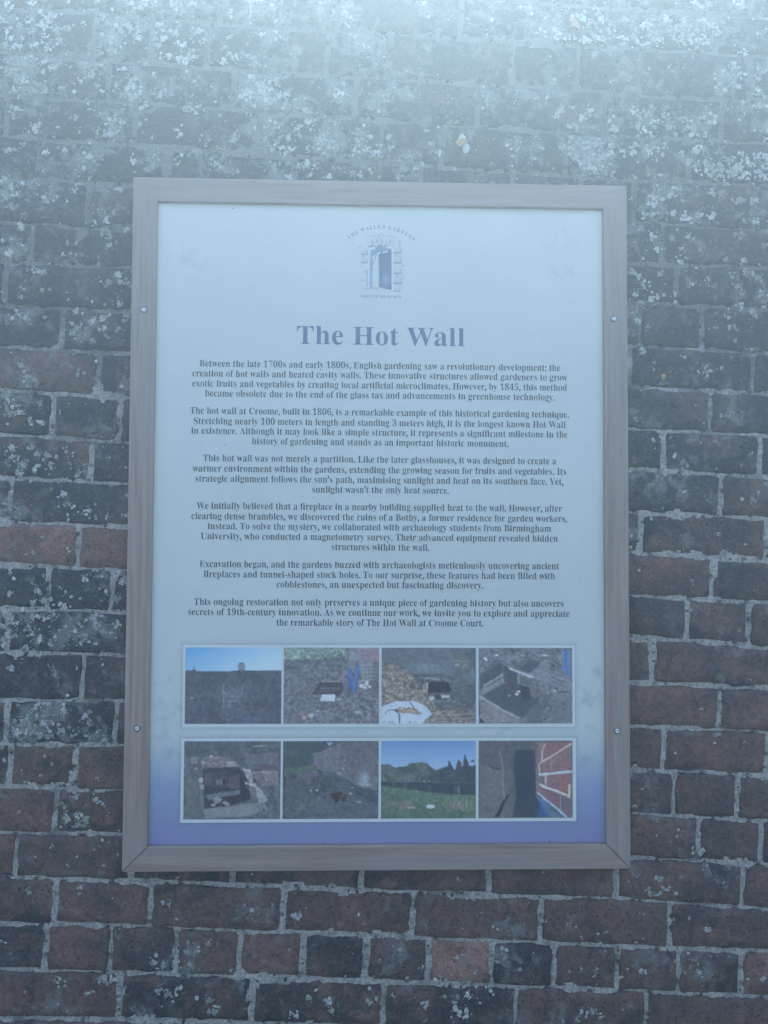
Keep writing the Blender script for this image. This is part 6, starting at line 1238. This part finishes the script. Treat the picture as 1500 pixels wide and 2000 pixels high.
 's': (429, '225 -10 183 -4 132 14 121 17 108 18 83 11 71 -8 62 -8 62 152 73 152 90 98 123 54 163 26 209 17 245 22 272 36 289 58 295 87 280 128 237 160 163 197 119 225 88 255 70 289 64 328 74 384 103 429 149 460 210 470 226 469 245 466 268 460 294 453 299 452 305 451 311 449 318 449 338 455 348 470 354 470 354 335 346 335 328 380 299 416 263 439 222 446 191 442 167 429 152 410 147 386 151 362 165 343 186 326 214 311 281 278 324 251 352 223 368 187 374 141 364 78 333 31 286 0', '37 38 39 37 39 40 27 28 29 27 29 30 27 30 31 27 31 32 26 27 46 46 27 45 45 27 32 36 37 40 45 32 33 45 33 34 45 34 35 45 35 36 45 36 44 44 36 43 43 36 42 42 36 40 26 46 47 25 26 47 25 47 48 25 48 49 25 49 50 24 25 50 41 42 40 24 50 51 24 51 52 23 24 52 23 52 53 23 53 54 22 23 54 22 54 55 21 22 55 21 55 56 20 21 56 20 56 57 19 20 57 19 57 58 18 19 58 7 8 9 7 9 10 18 58 59 17 18 59 7 10 11 16 17 59 16 59 60 15 16 60 7 11 5 5 11 4 4 11 12 14 15 60 14 60 61 4 12 13 13 14 61 3 4 13 3 13 61 2 3 61 1 2 61 7 5 6 1 61 0'),
 't': (340, '183 -9 136 -2 105 19 87 54 81 106 81 420 39 420 39 444 92 497 138 546 174 590 197 626 206 626 206 457 300 457 300 420 206 420 206 122 208 94 214 73 228 59 251 55 288 69 310 104 318 96 266 18', '10 11 12 10 12 13 9 10 13 8 9 13 7 8 13 7 13 14 7 14 15 6 7 15 5 6 15 4 5 16 16 5 15 4 16 17 4 17 18 3 4 18 22 23 24 22 24 25 3 18 19 3 19 20 21 22 25 3 20 21 3 21 25 2 3 25 1 2 25 1 25 0'),
 'u': (558, '195 -10 140 0 104 29 84 77 77 144 77 369 75 400 66 423 47 438 26 442 26 457 202 457 202 110 206 85 218 65 237 52 263 48 310 60 349 96 349 369 346 402 336 425 315 438 291 442 291 457 473 457 473 104 476 74 486 54 506 44 527 40 527 24 445 15 349 -9 346 69 306 33 273 9 235 -5', '9 10 11 9 11 8 8 11 7 7 11 12 23 24 25 23 25 22 22 25 21 21 25 20 20 25 26 6 7 12 19 20 26 5 6 12 18 19 26 4 5 12 3 4 12 3 12 13 18 26 27 17 18 34 34 18 27 3 13 14 2 3 14 34 27 28 17 34 35 33 34 28 2 14 15 16 17 35 33 28 29 2 15 16 2 16 35 33 29 30 33 30 32 32 30 31 2 35 36 1 2 36 1 36 37 0 1 37'),
 'v': (456, '218 -10 65 371 53 400 40 422 23 436 5 441 5 457 235 457 235 443 231 443 196 436 183 412 184 404 185 398 275 172 359 374 366 393 368 406 351 434 312 442 312 457 445 457 445 442 425 434 406 418 393 395 379 364 232 -10', '5 6 7 5 7 9 9 7 8 19 20 21 19 21 22 5 9 10 19 22 23 18 19 23 4 5 10 3 4 10 3 10 11 18 23 24 17 18 24 2 3 11 17 24 25 2 11 12 16 17 25 2 12 13 1 2 13 1 13 14 16 25 26 15 16 26 14 15 26 0 1 14 14 26 27 0 14 27'),
 'w': (647, '188 -10 33 396 25 413 16 427 3 437 -7 441 -7 457 197 457 197 441 187 440 172 435 164 425 161 411 162 403 163 394 166 385 170 374 248 179 324 350 307 398 299 419 289 433 273 441 259 443 259 457 472 457 472 441 444 434 431 412 431 406 432 400 433 394 434 389 499 200 577 379 583 396 585 410 582 424 571 434 554 440 539 443 539 457 654 457 654 443 641 439 625 427 615 409 605 386 447 -10 437 -10 333 303 202 -10', '5 6 7 5 7 8 23 24 25 23 25 26 40 41 42 40 42 43 22 23 26 39 40 43 39 43 44 5 8 9 21 22 26 21 26 27 4 5 9 38 39 44 4 9 10 38 44 45 3 4 10 3 10 11 37 38 45 21 27 28 20 21 28 2 3 11 37 45 46 2 11 12 36 37 46 19 20 28 1 2 12 19 28 29 1 12 13 35 36 46 35 46 47 19 29 30 1 13 14 19 30 31 18 19 31 0 1 14 34 35 47 0 14 15 18 31 32 18 32 33 34 47 48 0 15 16 33 34 48 0 16 17 17 18 50 50 18 33 17 50 51 49 50 33 49 33 48 0 17 51'),
 'x': (475, '16 5 16 19 56 39 99 81 194 203 71 395 41 428 15 440 15 457 242 457 242 442 214 437 199 418 204 404 214 384 272 297 340 379 353 398 358 415 354 429 342 437 325 441 308 443 308 457 454 457 454 444 415 425 371 381 284 274 427 51 436 38 445 28 458 21 466 19 466 5 240 5 240 19 252 20 269 24 281 33 285 45 280 66 266 91 206 179 138 94 122 71 116 50 131 25 169 17 166 17 166 5', '7 8 9 7 9 10 22 23 24 22 24 25 22 25 21 21 25 26 7 10 11 20 21 26 6 7 11 6 11 12 19 20 26 18 19 26 5 6 12 18 26 27 5 12 13 17 18 27 5 13 14 16 17 27 4 5 14 4 14 15 16 27 28 15 16 28 4 15 28 4 28 29 3 4 43 43 4 29 3 43 44 42 43 29 3 44 45 41 42 29 2 3 45 2 45 46 40 41 29 40 29 30 2 46 47 39 40 30 1 2 47 39 30 31 38 39 31 38 31 32 1 47 48 37 38 32 37 32 33 36 37 33 35 36 33 35 33 34 0 1 49 49 1 48 0 49 50'),
 'y': (447, '78 -204 46 -198 21 -182 5 -157 -1 -125 3 -102 14 -82 31 -69 53 -64 73 -67 89 -77 98 -93 102 -113 102 -117 102 -121 101 -125 101 -131 108 -147 129 -152 153 -142 177 -113 190 -92 201 -68 210 -40 218 -7 62 375 53 396 44 412 36 424 29 432 15 440 -4 442 2 442 2 457 232 457 232 442 216 440 197 436 185 425 182 409 183 403 184 396 187 388 190 380 276 167 351 357 357 373 360 386 362 398 363 408 359 425 346 435 327 440 311 442 311 457 437 457 437 441 423 437 405 421 391 396 378 363 233 -34 208 -95 185 -140 162 -171 138 -190 110 -200', '32 33 34 32 34 35 53 54 55 53 55 56 30 31 32 30 32 35 52 53 56 30 35 36 52 56 57 51 52 57 30 36 37 29 30 37 51 57 58 29 37 38 50 51 58 28 29 38 28 38 39 49 50 58 27 28 39 49 58 59 26 27 39 26 39 40 48 49 59 26 40 41 47 48 59 47 59 60 25 26 41 25 41 42 25 42 43 46 47 60 25 43 44 24 25 44 45 46 60 45 60 61 44 45 61 24 44 61 23 24 61 23 61 62 22 23 62 7 8 9 7 9 10 21 22 62 6 7 10 6 10 11 5 6 11 20 21 62 5 11 12 20 62 63 4 5 12 19 20 63 4 12 13 4 13 14 4 14 15 4 15 16 3 4 16 3 16 17 19 63 64 18 19 64 3 17 18 3 18 64 2 3 64 2 64 65 1 2 65 1 65 66 0 1 66'),
 'z': (436, '28 5 28 20 265 433 190 433 140 427 102 408 75 375 59 327 49 327 56 457 400 457 400 434 172 32 228 32 291 39 337 61 370 100 393 155 401 155 391 5', '8 9 6 6 9 5 5 9 4 4 9 3 3 9 10 3 10 11 3 11 2 2 11 12 1 2 12 8 6 7 16 17 18 16 18 19 15 16 19 14 15 19 13 14 19 1 12 13 1 13 19 0 1 19'),
 ' ': (278, '', ''),
}
TITLE_GLYPH = {
 'T': (630, '140 2 140 24 162 25 183 29 201 35 214 45 223 57 230 74 234 95 235 120 235 647 222 647 184 644 150 636 120 622 95 602 74 577 58 547 46 513 40 475 19 475 19 676 608 676 608 474 588 474 571 549 533 603 476 636 400 647 389 647 389 120 390 94 394 73 400 56 409 44 422 35 440 29 462 25 485 24 485 2', '20 21 17 17 21 16 16 21 15 15 21 14 14 21 13 13 21 12 12 21 22 12 22 11 11 22 29 29 22 28 28 22 27 27 22 26 26 22 25 25 22 23 10 11 29 9 10 29 9 29 30 24 25 23 20 17 18 20 18 19 9 30 31 8 9 31 7 8 31 7 31 32 6 7 32 6 32 33 5 6 33 5 33 34 4 5 34 4 34 35 3 4 35 3 35 36 2 3 36 2 36 37 1 2 37 1 37 38 0 1 38 0 38 39'),
 'h': (567, '30 2 30 22 41 23 53 26 62 31 69 37 75 45 78 55 80 68 81 83 81 594 80 609 78 621 75 632 70 640 64 647 54 652 42 655 31 657 31 676 217 676 218 393 252 429 285 453 322 467 362 472 418 462 457 433 481 384 489 315 489 83 490 68 492 56 495 46 500 37 506 31 516 26 527 23 538 22 538 2 304 2 304 22 308 22 328 26 342 38 350 57 353 83 353 323 352 342 351 359 348 373 344 385 337 394 328 401 316 405 302 406 278 403 256 392 236 375 217 351 217 83 218 68 219 56 223 46 227 37 234 31 243 26 254 23 265 22 265 2', '18 19 20 18 20 17 17 20 16 16 20 15 15 20 14 14 20 21 13 14 21 12 13 21 11 12 21 10 11 21 9 10 21 24 25 26 23 24 26 23 26 27 22 23 27 22 27 28 21 22 56 56 22 55 55 22 54 54 22 28 53 54 28 21 56 57 52 53 28 51 52 28 9 21 59 59 21 58 58 21 57 50 51 28 50 28 29 49 50 29 48 49 29 9 59 60 47 48 29 46 47 29 46 29 30 9 60 61 46 30 31 8 9 61 45 46 31 8 61 62 45 31 32 7 8 62 44 45 32 7 62 63 44 32 33 6 7 63 6 63 64 44 33 34 5 6 64 43 44 34 5 64 65 43 34 35 4 5 65 4 65 66 43 35 36 3 4 66 3 66 67 43 36 37 2 3 67 42 43 37 2 67 68 42 37 38 1 2 68 1 68 69 42 38 39 0 1 69 40 41 42 40 42 39'),
 'e': (448, '229 -13 201 -11 175 -5 151 4 128 17 107 34 88 54 72 77 58 103 46 132 38 163 34 197 32 234 34 268 39 300 47 329 59 357 73 382 90 405 109 425 131 441 155 455 180 464 206 470 234 472 274 468 310 458 341 440 368 416 390 385 406 348 415 306 418 258 418 249 171 249 179 166 203 108 243 73 297 61 327 65 354 78 380 98 402 125 420 108 382 56 337 17 286 -5 170 284 303 284 303 320 302 350 300 375 296 396 290 413 282 427 271 436 257 442 240 444 209 435 187 408 174 364 170 303', '23 24 25 22 23 25 22 25 26 21 22 26 21 26 27 20 21 57 57 21 27 20 57 58 56 57 27 55 56 27 19 20 58 55 27 28 54 55 28 19 58 59 53 54 28 18 19 59 53 28 29 52 53 29 18 59 60 17 18 60 51 52 29 51 29 30 16 17 60 50 51 30 16 60 61 15 16 61 49 50 30 49 30 31 14 15 61 48 49 31 48 31 32 14 61 47 13 14 47 13 47 48 13 48 32 12 13 34 34 13 32 34 32 33 12 34 35 11 12 35 10 11 35 10 35 36 9 10 36 8 9 36 41 42 43 8 36 37 41 43 44 7 8 37 40 41 44 39 40 44 6 7 37 6 37 38 38 39 44 6 38 44 6 44 45 5 6 45 4 5 45 4 45 46 3 4 46 2 3 46 2 46 0 1 2 0'),
 'H': (779, '26 2 26 24 47 26 67 30 83 37 95 46 104 58 109 74 113 95 114 120 114 564 113 586 109 605 103 621 95 632 83 641 67 648 48 652 27 655 27 676 357 676 357 655 342 653 327 651 314 648 303 645 294 641 286 635 280 627 275 619 272 608 270 596 268 581 268 564 268 371 512 371 512 564 512 581 510 596 508 608 505 619 501 627 495 635 487 641 478 645 467 648 454 651 438 653 423 655 423 676 752 676 752 655 731 652 711 648 695 641 684 633 676 622 670 606 667 587 666 564 666 120 667 97 670 77 676 60 684 48 696 38 711 31 731 26 752 24 752 2 423 2 423 24 444 26 464 30 480 36 492 44 501 56 507 72 511 94 512 120 512 331 268 331 268 120 269 95 273 74 278 58 287 46 299 37 315 30 335 26 357 24 357 2', '18 19 20 18 20 21 48 49 50 48 50 51 47 48 51 18 21 22 17 18 22 47 51 52 46 47 52 17 22 23 16 17 23 46 52 53 45 46 53 16 23 24 44 45 53 16 24 25 15 16 25 44 53 54 43 44 54 15 25 26 14 15 26 43 54 55 14 26 27 42 43 55 14 27 28 41 42 55 41 55 56 13 14 28 13 28 29 40 41 56 40 56 57 12 13 29 12 29 30 39 40 57 12 30 31 38 39 57 38 57 58 11 12 31 11 31 32 37 38 58 37 58 59 10 11 32 10 32 33 36 37 59 9 10 33 36 59 60 9 33 34 35 36 60 9 34 81 81 34 35 81 35 80 80 35 60 9 81 82 79 80 60 8 9 82 8 82 83 78 79 60 78 60 61 78 61 62 8 83 84 7 8 84 77 78 62 77 62 63 6 7 84 6 84 85 76 77 63 76 63 64 5 6 85 5 85 86 75 76 64 75 64 65 4 5 86 4 86 87 74 75 65 74 65 66 3 4 87 3 87 88 73 74 66 73 66 67 2 3 88 2 88 89 72 73 67 72 67 68 1 2 89 1 89 90 71 72 68 71 68 69 0 1 90 0 90 91 70 71 69'),
 'o': (501, '251 -13 219 -11 190 -5 162 5 136 19 113 36 92 56 74 79 59 105 47 134 38 164 33 196 31 229 33 263 38 296 47 326 59 355 74 381 92 404 113 424 136 441 162 454 189 464 219 470 250 472 281 470 310 464 338 455 363 441 387 424 407 405 425 382 441 356 453 328 462 297 467 264 469 229 467 194 462 162 453 131 441 103 425 77 408 54 387 35 364 18 339 4 311 -5 282 -11 251 15 271 18 289 26 303 39 314 57 318 69 322 83 324 101 326 121 328 144 329 169 330 198 330 229 329 289 325 339 320 377 312 404 301 423 287 436 271 444 251 447 230 444 212 436 198 423 188 404 181 376 175 338 172 290 171 230 171 199 172 170 173 144 175 121 177 101 180 83 184 69 188 57 199 39 213 26 231 18', '23 24 25 23 25 26 22 23 26 22 26 27 21 22 27 21 27 28 20 21 68 68 21 28 20 68 69 67 68 28 20 69 70 66 67 28 66 28 29 19 20 70 19 70 71 65 66 29 65 29 30 18 19 71 64 65 30 18 71 72 64 30 31 63 64 31 18 72 73 17 18 73 63 31 32 16 17 73 62 63 32 16 73 74 62 32 33 15 16 74 61 62 33 15 74 75 61 33 34 14 15 75 61 34 35 13 14 75 13 75 76 60 61 35 60 35 36 12 13 76 12 76 77 59 60 36 11 12 77 59 36 37 11 77 78 58 59 37 10 11 78 58 37 38 10 78 79 57 58 38 9 10 79 57 38 39 9 79 80 56 57 39 8 9 80 56 39 40 8 80 81 55 56 40 7 8 81 55 40 41 7 81 82 54 55 41 7 82 83 53 54 41 6 7 83 53 41 42 6 83 84 52 53 42 51 52 42 6 84 85 5 6 85 51 42 43 5 85 86 50 51 43 4 5 86 50 43 44 49 50 44 4 86 87 3 4 87 49 44 45 3 87 48 48 49 45 3 48 45 2 3 45 2 45 46 1 2 46 1 46 47 0 1 47'),
 't': (340, '184 -12 157 -10 133 -5 115 4 100 17 89 33 81 53 77 78 75 106 75 417 33 417 33 445 61 472 87 499 112 524 133 548 153 571 169 592 183 612 194 629 212 629 212 460 306 460 306 417 212 417 212 122 212 107 214 95 216 84 220 75 225 67 232 62 240 59 250 58 268 61 284 71 298 88 308 108 327 97 302 50 269 16 230 -5', '18 19 20 18 20 21 17 18 21 16 17 21 15 16 21 14 15 21 13 14 21 12 13 21 11 12 21 11 21 22 11 22 23 10 11 23 9 10 23 8 9 24 24 9 23 8 24 25 8 25 26 36 37 38 8 26 27 7 8 27 36 38 39 7 27 28 35 36 39 7 28 29 6 7 29 6 29 30 34 35 39 6 30 31 6 31 32 33 34 39 6 32 33 6 33 39 5 6 39 5 39 40 4 5 40 3 4 40 3 40 41 2 3 41 1 2 41 1 41 0'),
 'W': (910, '256 -14 51 586 45 602 38 616 32 628 25 637 16 645 5 650 -8 654 -20 655 -20 676 266 676 266 655 254 654 241 652 230 649 221 645 215 639 210 631 207 622 206 611 207 599 209 586 212 571 217 554 332 224 451 525 429 595 423 611 416 624 408 634 400 641 389 646 376 650 360 653 344 655 344 676 651 676 651 655 623 652 601 645 587 632 582 613 583 606 584 597 587 587 591 574 706 243 808 549 813 566 817 581 819 594 820 605 819 617 816 628 810 636 803 643 793 647 781 651 766 653 752 655 752 676 926 676 926 655 914 651 902 646 891 638 883 628 875 616 868 602 860 585 853 566 662 -14 639 -14 470 464 281 -14', '9 10 11 9 11 12 35 36 37 35 37 38 60 61 62 60 62 63 9 12 13 35 38 39 59 60 63 8 9 13 34 35 39 59 63 64 8 13 14 7 8 14 58 59 64 33 34 39 33 39 40 7 14 15 58 64 65 57 58 65 6 7 15 32 33 40 6 15 16 56 57 65 31 32 40 56 65 66 31 40 41 5 6 16 5 16 17 55 56 66 30 31 41 5 17 18 55 66 67 4 5 18 54 55 67 29 30 41 29 41 42 4 18 19 54 67 68 3 4 19 53 54 68 28 29 42 3 19 20 52 53 68 52 68 69 2 3 20 28 42 43 2 20 21 27 28 43 27 43 44 51 52 69 1 2 21 51 69 70 1 21 22 27 44 45 26 27 45 50 51 70 26 45 46 1 22 23 0 1 23 50 70 71 49 50 71 26 46 47 0 23 24 48 49 71 48 71 72 0 24 25 47 48 72 25 26 74 74 26 47 25 74 75 73 74 47 73 47 72 0 25 75'),
 'a': (512, '379 -13 347 -9 323 3 308 24 300 56 261 25 224 5 184 -7 142 -11 118 -9 97 -4 78 6 62 18 49 34 40 52 35 72 33 94 37 125 49 153 68 178 96 201 133 222 178 242 233 262 299 282 299 359 298 379 294 396 289 410 280 422 269 431 255 437 239 441 220 442 191 440 170 434 156 423 152 408 153 403 156 398 160 390 166 381 172 371 177 362 179 353 180 344 179 332 175 320 170 311 162 302 152 295 141 290 128 287 115 286 101 287 88 291 78 296 69 304 61 314 56 325 53 338 52 352 53 369 58 384 65 399 76 413 89 426 104 437 122 447 142 456 164 463 188 468 214 471 241 472 290 470 331 462 365 450 390 433 409 412 422 384 430 351 433 313 433 93 433 81 434 71 435 64 436 58 439 54 442 51 447 50 453 49 459 50 465 52 472 55 476 59 486 41 463 18 436 1 408 -10 225 48 233 49 241 51 251 54 260 59 271 66 280 73 290 82 299 93 299 255 242 235 204 208 181 171 173 125 176 92 186 68 202 53', '72 73 74 71 72 74 71 74 75 70 71 75 69 70 75 69 75 76 68 69 76 68 76 77 67 68 33 33 68 77 67 33 34 32 33 77 31 32 77 67 34 35 66 67 35 30 31 77 66 35 36 30 77 78 29 30 78 65 66 36 65 36 37 28 29 78 64 65 37 28 78 79 27 28 79 64 37 38 64 38 39 63 64 39 63 39 40 26 27 79 63 40 41 62 63 41 26 79 80 62 41 42 25 26 80 62 42 43 61 62 43 61 43 44 24 25 80 61 44 45 60 61 45 24 80 81 60 45 46 59 60 46 59 46 47 58 59 47 58 47 48 57 58 48 24 81 82 57 48 49 56 57 49 56 49 50 55 56 50 55 50 51 54 55 51 54 51 52 53 54 52 23 24 108 108 24 82 22 23 108 22 108 109 107 108 82 21 22 109 21 109 110 20 21 110 20 110 111 19 20 111 18 19 111 18 111 112 17 18 112 17 112 113 16 17 113 15 16 113 106 107 82 106 82 83 15 113 114 105 106 83 105 83 84 104 105 84 14 15 114 104 84 85 14 114 115 103 104 85 103 85 86 102 103 4 4 103 86 93 94 95 4 86 87 102 4 5 3 4 87 92 93 95 101 102 5 3 87 88 14 115 99 13 14 99 91 92 95 3 88 89 100 101 5 90 91 95 3 89 90 3 90 95 99 100 5 13 99 5 3 95 96 12 13 5 12 5 6 2 3 96 11 12 6 2 96 97 10 11 6 10 6 7 1 2 97 1 97 98 9 10 7 9 7 8 0 1 98'),
 'l': (297, '30 2 30 22 41 24 53 27 63 31 70 37 75 44 78 55 80 68 81 83 81 592 80 607 79 621 76 631 73 640 66 647 57 652 45 655 33 656 33 676 218 676 218 83 219 68 220 56 223 46 228 38 234 32 243 27 254 24 265 22 265 2', '18 19 20 18 20 17 17 20 16 16 20 15 15 20 14 14 20 13 13 20 21 12 13 21 11 12 21 10 11 21 9 10 21 9 21 22 8 9 22 8 22 23 7 8 23 7 23 24 6 7 24 6 24 25 5 6 25 5 25 26 4 5 26 4 26 27 3 4 27 3 27 28 2 3 28 2 28 29 1 2 29 1 29 30 0 1 30'),
 ' ': (278, '', ''),
}

_cache = {}
def glyph(ch, table):
    k = (ch, id(table))
    if k not in _cache:
        adv, v, f = table[ch]
        v = [int(t) for t in v.split()]; f = [int(t) for t in f.split()]
        pts_ = np.array(v, float).reshape(-1, 2)
        if ch.islower() and len(pts_):           # a larger x-height
            y_ = pts_[:, 1]
            pts_[:, 1] = np.where(y_ < 0, y_, np.where(y_ < 480, y_ * 1.10, 528 + (y_ - 480) * .80))
        _cache[k] = (adv / 1000, pts_ / 1000, np.array(f, int).reshape(-1, 3))
    return _cache[k]
def width(s, table, track=0.0):
    return sum(glyph(c, table)[0] + track for c in s) - track
def text_mesh(name, lines, table, mat, y, parent=board, track=0.0):
    """lines: (string, x left, x right, baseline z left, baseline z right, letter height scale)"""
    V, F, n = [], [], 0
    for s, x0, x1, za, zb, sc in lines:
        w = width(s, table, track)
        first = glyph(s[0], table)[1][:, 0].min() if len(glyph(s[0], table)[1]) else 0
        sx = (x1 - x0) / (w - first - .03)
        pen = -first
        for ch in s:
            adv, v, f = glyph(ch, table)
            if len(v):
                xx = x0 + (pen + v[:, 0]) * sx
                k = (xx - x0) / (x1 - x0)
                zz = za + (zb - za) * k + v[:, 1] * sc
                V.append(np.stack([xx, np.full(len(xx), y), zz], 1)); F.append(f + n); n += len(v)
            pen += adv + track
    me = mesh_np(name, np.concatenate(V), np.concatenate(F))
    return link(name, me, mat, parent)
def arc_text(name, s, cx, cz, rad, a0, a1, sc, table, mat, y):
    V, F, n = [], [], 0
    w = width(s, table); pen = 0
    for ch in s:
        adv, v, f = glyph(ch, table)
        if len(v):
            a = a0 + (a1 - a0) * (pen + adv / 2) / w
            u = (v[:, 0] - adv / 2) * sc * .86; h = v[:, 1] * sc
            r = rad + h
            V.append(np.stack([cx + np.sin(a) * r + np.cos(a) * u, np.full(len(u), y), cz + np.cos(a) * r - np.sin(a) * u], 1))
            F.append(f + n); n += len(v)
        pen += adv
    return link(name, mesh_np(name, np.concatenate(V), np.concatenate(F)), mat, board)

text_mesh('title_lettering', [('The Hot Wall', -.1582, .1572, .3304, .3296, .0498)], TITLE_GLYPH, M_TITLE, YP - .0003, track=.012)
SCB = .0181
PARAS = [
 [('Between the late 1700s and early 1800s, English gardening saw a revolutionary development: the', -.3388, .3389, .2856, .2844),
  ('creation of hot walls and heated cavity walls. These innovative structures allowed gardeners to grow', -.3519, .3516, .2669, .2661),
  ('exotic fruits and vegetables by creating local artificial microclimates. However, by 1845, this method', -.3520, .3515, .2480, .2470),
  ('became obsolete due to the end of the glass tax and advancements in greenhouse technology.', -.328, .328, .2295, .2284)],
 [('The hot wall at Croome, built in 1806, is a remarkable example of this historical gardening technique.', -.3552, .3552, .1970, .1960),
  ('Stretching nearly 100 meters in length and standing 3 meters high, it is the longest known Hot Wall', -.3483, .3488, .1776, .1766),
  ('in existence. Although it may look like a simple structure, it represents a significant milestone in the', -.3523, .3522, .1595, .1581),
  ('history of gardening and stands as an important historic monument.', -.2398, .2403, .1407, .1397)],
 [('This hot wall was not merely a partition. Like the later glasshouses, it was designed to create a', -.3301, .3306, .1085, .1075),
  ('warmer environment within the gardens, extending the growing season for fruits and vegetables. Its', -.3495, .3500, .0890, .0879),
  ("strategic alignment follows the sun's path, maximising sunlight and heat on its southern face. Yet,", -.3435, .3441, .0701, .0690),
  ("sunlight wasn't the only heat source.", -.1272, .1281, .0512, .0508)],
 [('We initially believed that a fireplace in a nearby building supplied heat to the wall. However, after', -.3410, .3411, .0196, .0183),
  ('clearing dense brambles, we discovered the ruins of a Bothy, a former residence for garden workers,', -.3502, .3507, .0005, -.0009),
  ('instead. To solve the mystery, we collaborated with archaeology students from Birmingham', -.3196, .3206, -.0180, -.0193),
  ('University, who conducted a magnetometry survey. Their advanced equipment revealed hidden', -.3326, .3332, -.0368, -.0381),
  ('structures within the wall.', -.0901, .0918, -.0557, -.0561)],
 [('Excavation began, and the gardens buzzed with archaeologists meticulously uncovering ancient', -.3341, .3354, -.0882, -.0897),
  ('fireplaces and tunnel-shaped stock holes. To our surprise, these features had been filled with', -.3260, .3278, -.1069, -.1082),
  ('cobblestones, an unexpected but fascinating discovery.', -.1916, .1929, -.1256, -.1262)],
 [('This ongoing restoration not only preserves a unique piece of gardening history but also uncovers', -.3433, .3444, -.1581, -.1596),
  ('secrets of 19th-century innovation. As we continue our work, we invite you to explore and appreciate', -.3538, .3550, -.1766, -.1784),
  ('the remarkable story of The Hot Wall at Croome Court.', -.1910, .1930, -.1958, -.1965)],
]
for para in PARAS:
    text_mesh('paragraph_lettering', [(*l, SCB) for l in para], GLYPH, M_TEXT, YP - .0003)
arc_text('emblem_lettering', 'THE WALLED GARDENS', -.002, .4605, .0915, -.72, .745, .0104, GLYPH, M_LOGOINK, YP - .0004)
arc_text('emblem_lettering', 'AT CROOME COURT', -.0005, .4100, .1265, -.225, .225, .0062, GLYPH, flat('mauve_ink', (.40, .38, .47), .5), YP - .0004)
text_mesh('emblem_lettering', [('DISCOVER THE SECRETS', -.0380, .0375, .4200, .4195, .0068)], GLYPH, M_LOGOINK, YP - .0004)

# ---- fly specks and grit caught on the print
lv, lf, lc = [], [], []
rs = np.random.RandomState(12)
spots = [(-.281, .586, .0016), (-.291, .139, .0010), (.316, -.5925, .0022), (.366, .537, .0010), (-.10, -.5925, .0014), (.20, -.5925, .0012), (-.3, -.5, .0008), (.1, .40, .0008)]
spots += [(rs.uniform(-.41, .41), rs.uniform(-.58, .58), rs.uniform(.0004, .0008)) for _ in range(40)]
for x, z, r in spots:
    b0 = len(lv); lv.append((x, YP - .0012, z))
    for k in range(6):
        a_ = 1.047 * k; rr = r * rs.uniform(.6, 1.2); lv.append((x + math.cos(a_) * rr, YP - .0001, z + math.sin(a_) * rr))
    for k in range(6): lf.append((b0, b0 + 1 + k, b0 + 1 + (k + 1) % 6))
tag(link('grit', mesh_np('grit', lv, lf), M_SPECK_SHADE, board), kind='stuff')
# a small dead leaf fragment stuck near the left edge of the print
bm = bmesh.new()
pts = [(0, 0), (.0012, .0022), (.0008, .0050), (-.0006, .0068), (-.0016, .0046), (-.0010, .0018)]
vs_ = [bm.verts.new((x, YP - .0006 - .0012 * math.sin(i), z)) for i, (x, z) in enumerate(pts)]
c_ = bm.verts.new((-.0002, YP - .0022, .0033))
for k in range(6): bm.faces.new((c_, vs_[k], vs_[(k + 1) % 6]))
me = bpy.data.meshes.new('leaf_fragment'); bm.to_mesh(me); bm.free()
leaf = link('leaf_fragment', me, flat('dry_leaf', (.16, .17, .05), .8), None, (-.3951, -.001, ZB - .0575))
tag(leaf, 'tiny dry leaf fragment stuck near the left edge of the printed board', 'leaf fragment')

# ------------------------------------------------------------------ the hazy air
bm = bmesh.new(); box_bm(bm, -16, 16, -16, 16, -1.0, WALL_TOP + .25)
bmesh.ops.recalc_face_normals(bm, faces=bm.faces)
me = bpy.data.meshes.new('haze'); bm.to_mesh(me); bm.free()
hm = bpy.data.materials.new('pale_haze'); hm.use_nodes = True
ht = hm.node_tree; ht.nodes.clear()
ho = ht.nodes.new('ShaderNodeOutputMaterial'); hv = ht.nodes.new('ShaderNodeVolumePrincipled')
hv.inputs['Density'].default_value = HAZE_DENSITY
hv.inputs['Anisotropy'].default_value = HAZE_G
hv.inputs['Color'].default_value = (*HAZE_COLOR, 1)
ht.links.new(hv.outputs[0], ho.inputs['Volume'])
tag(link('haze', me, hm), kind='stuff')
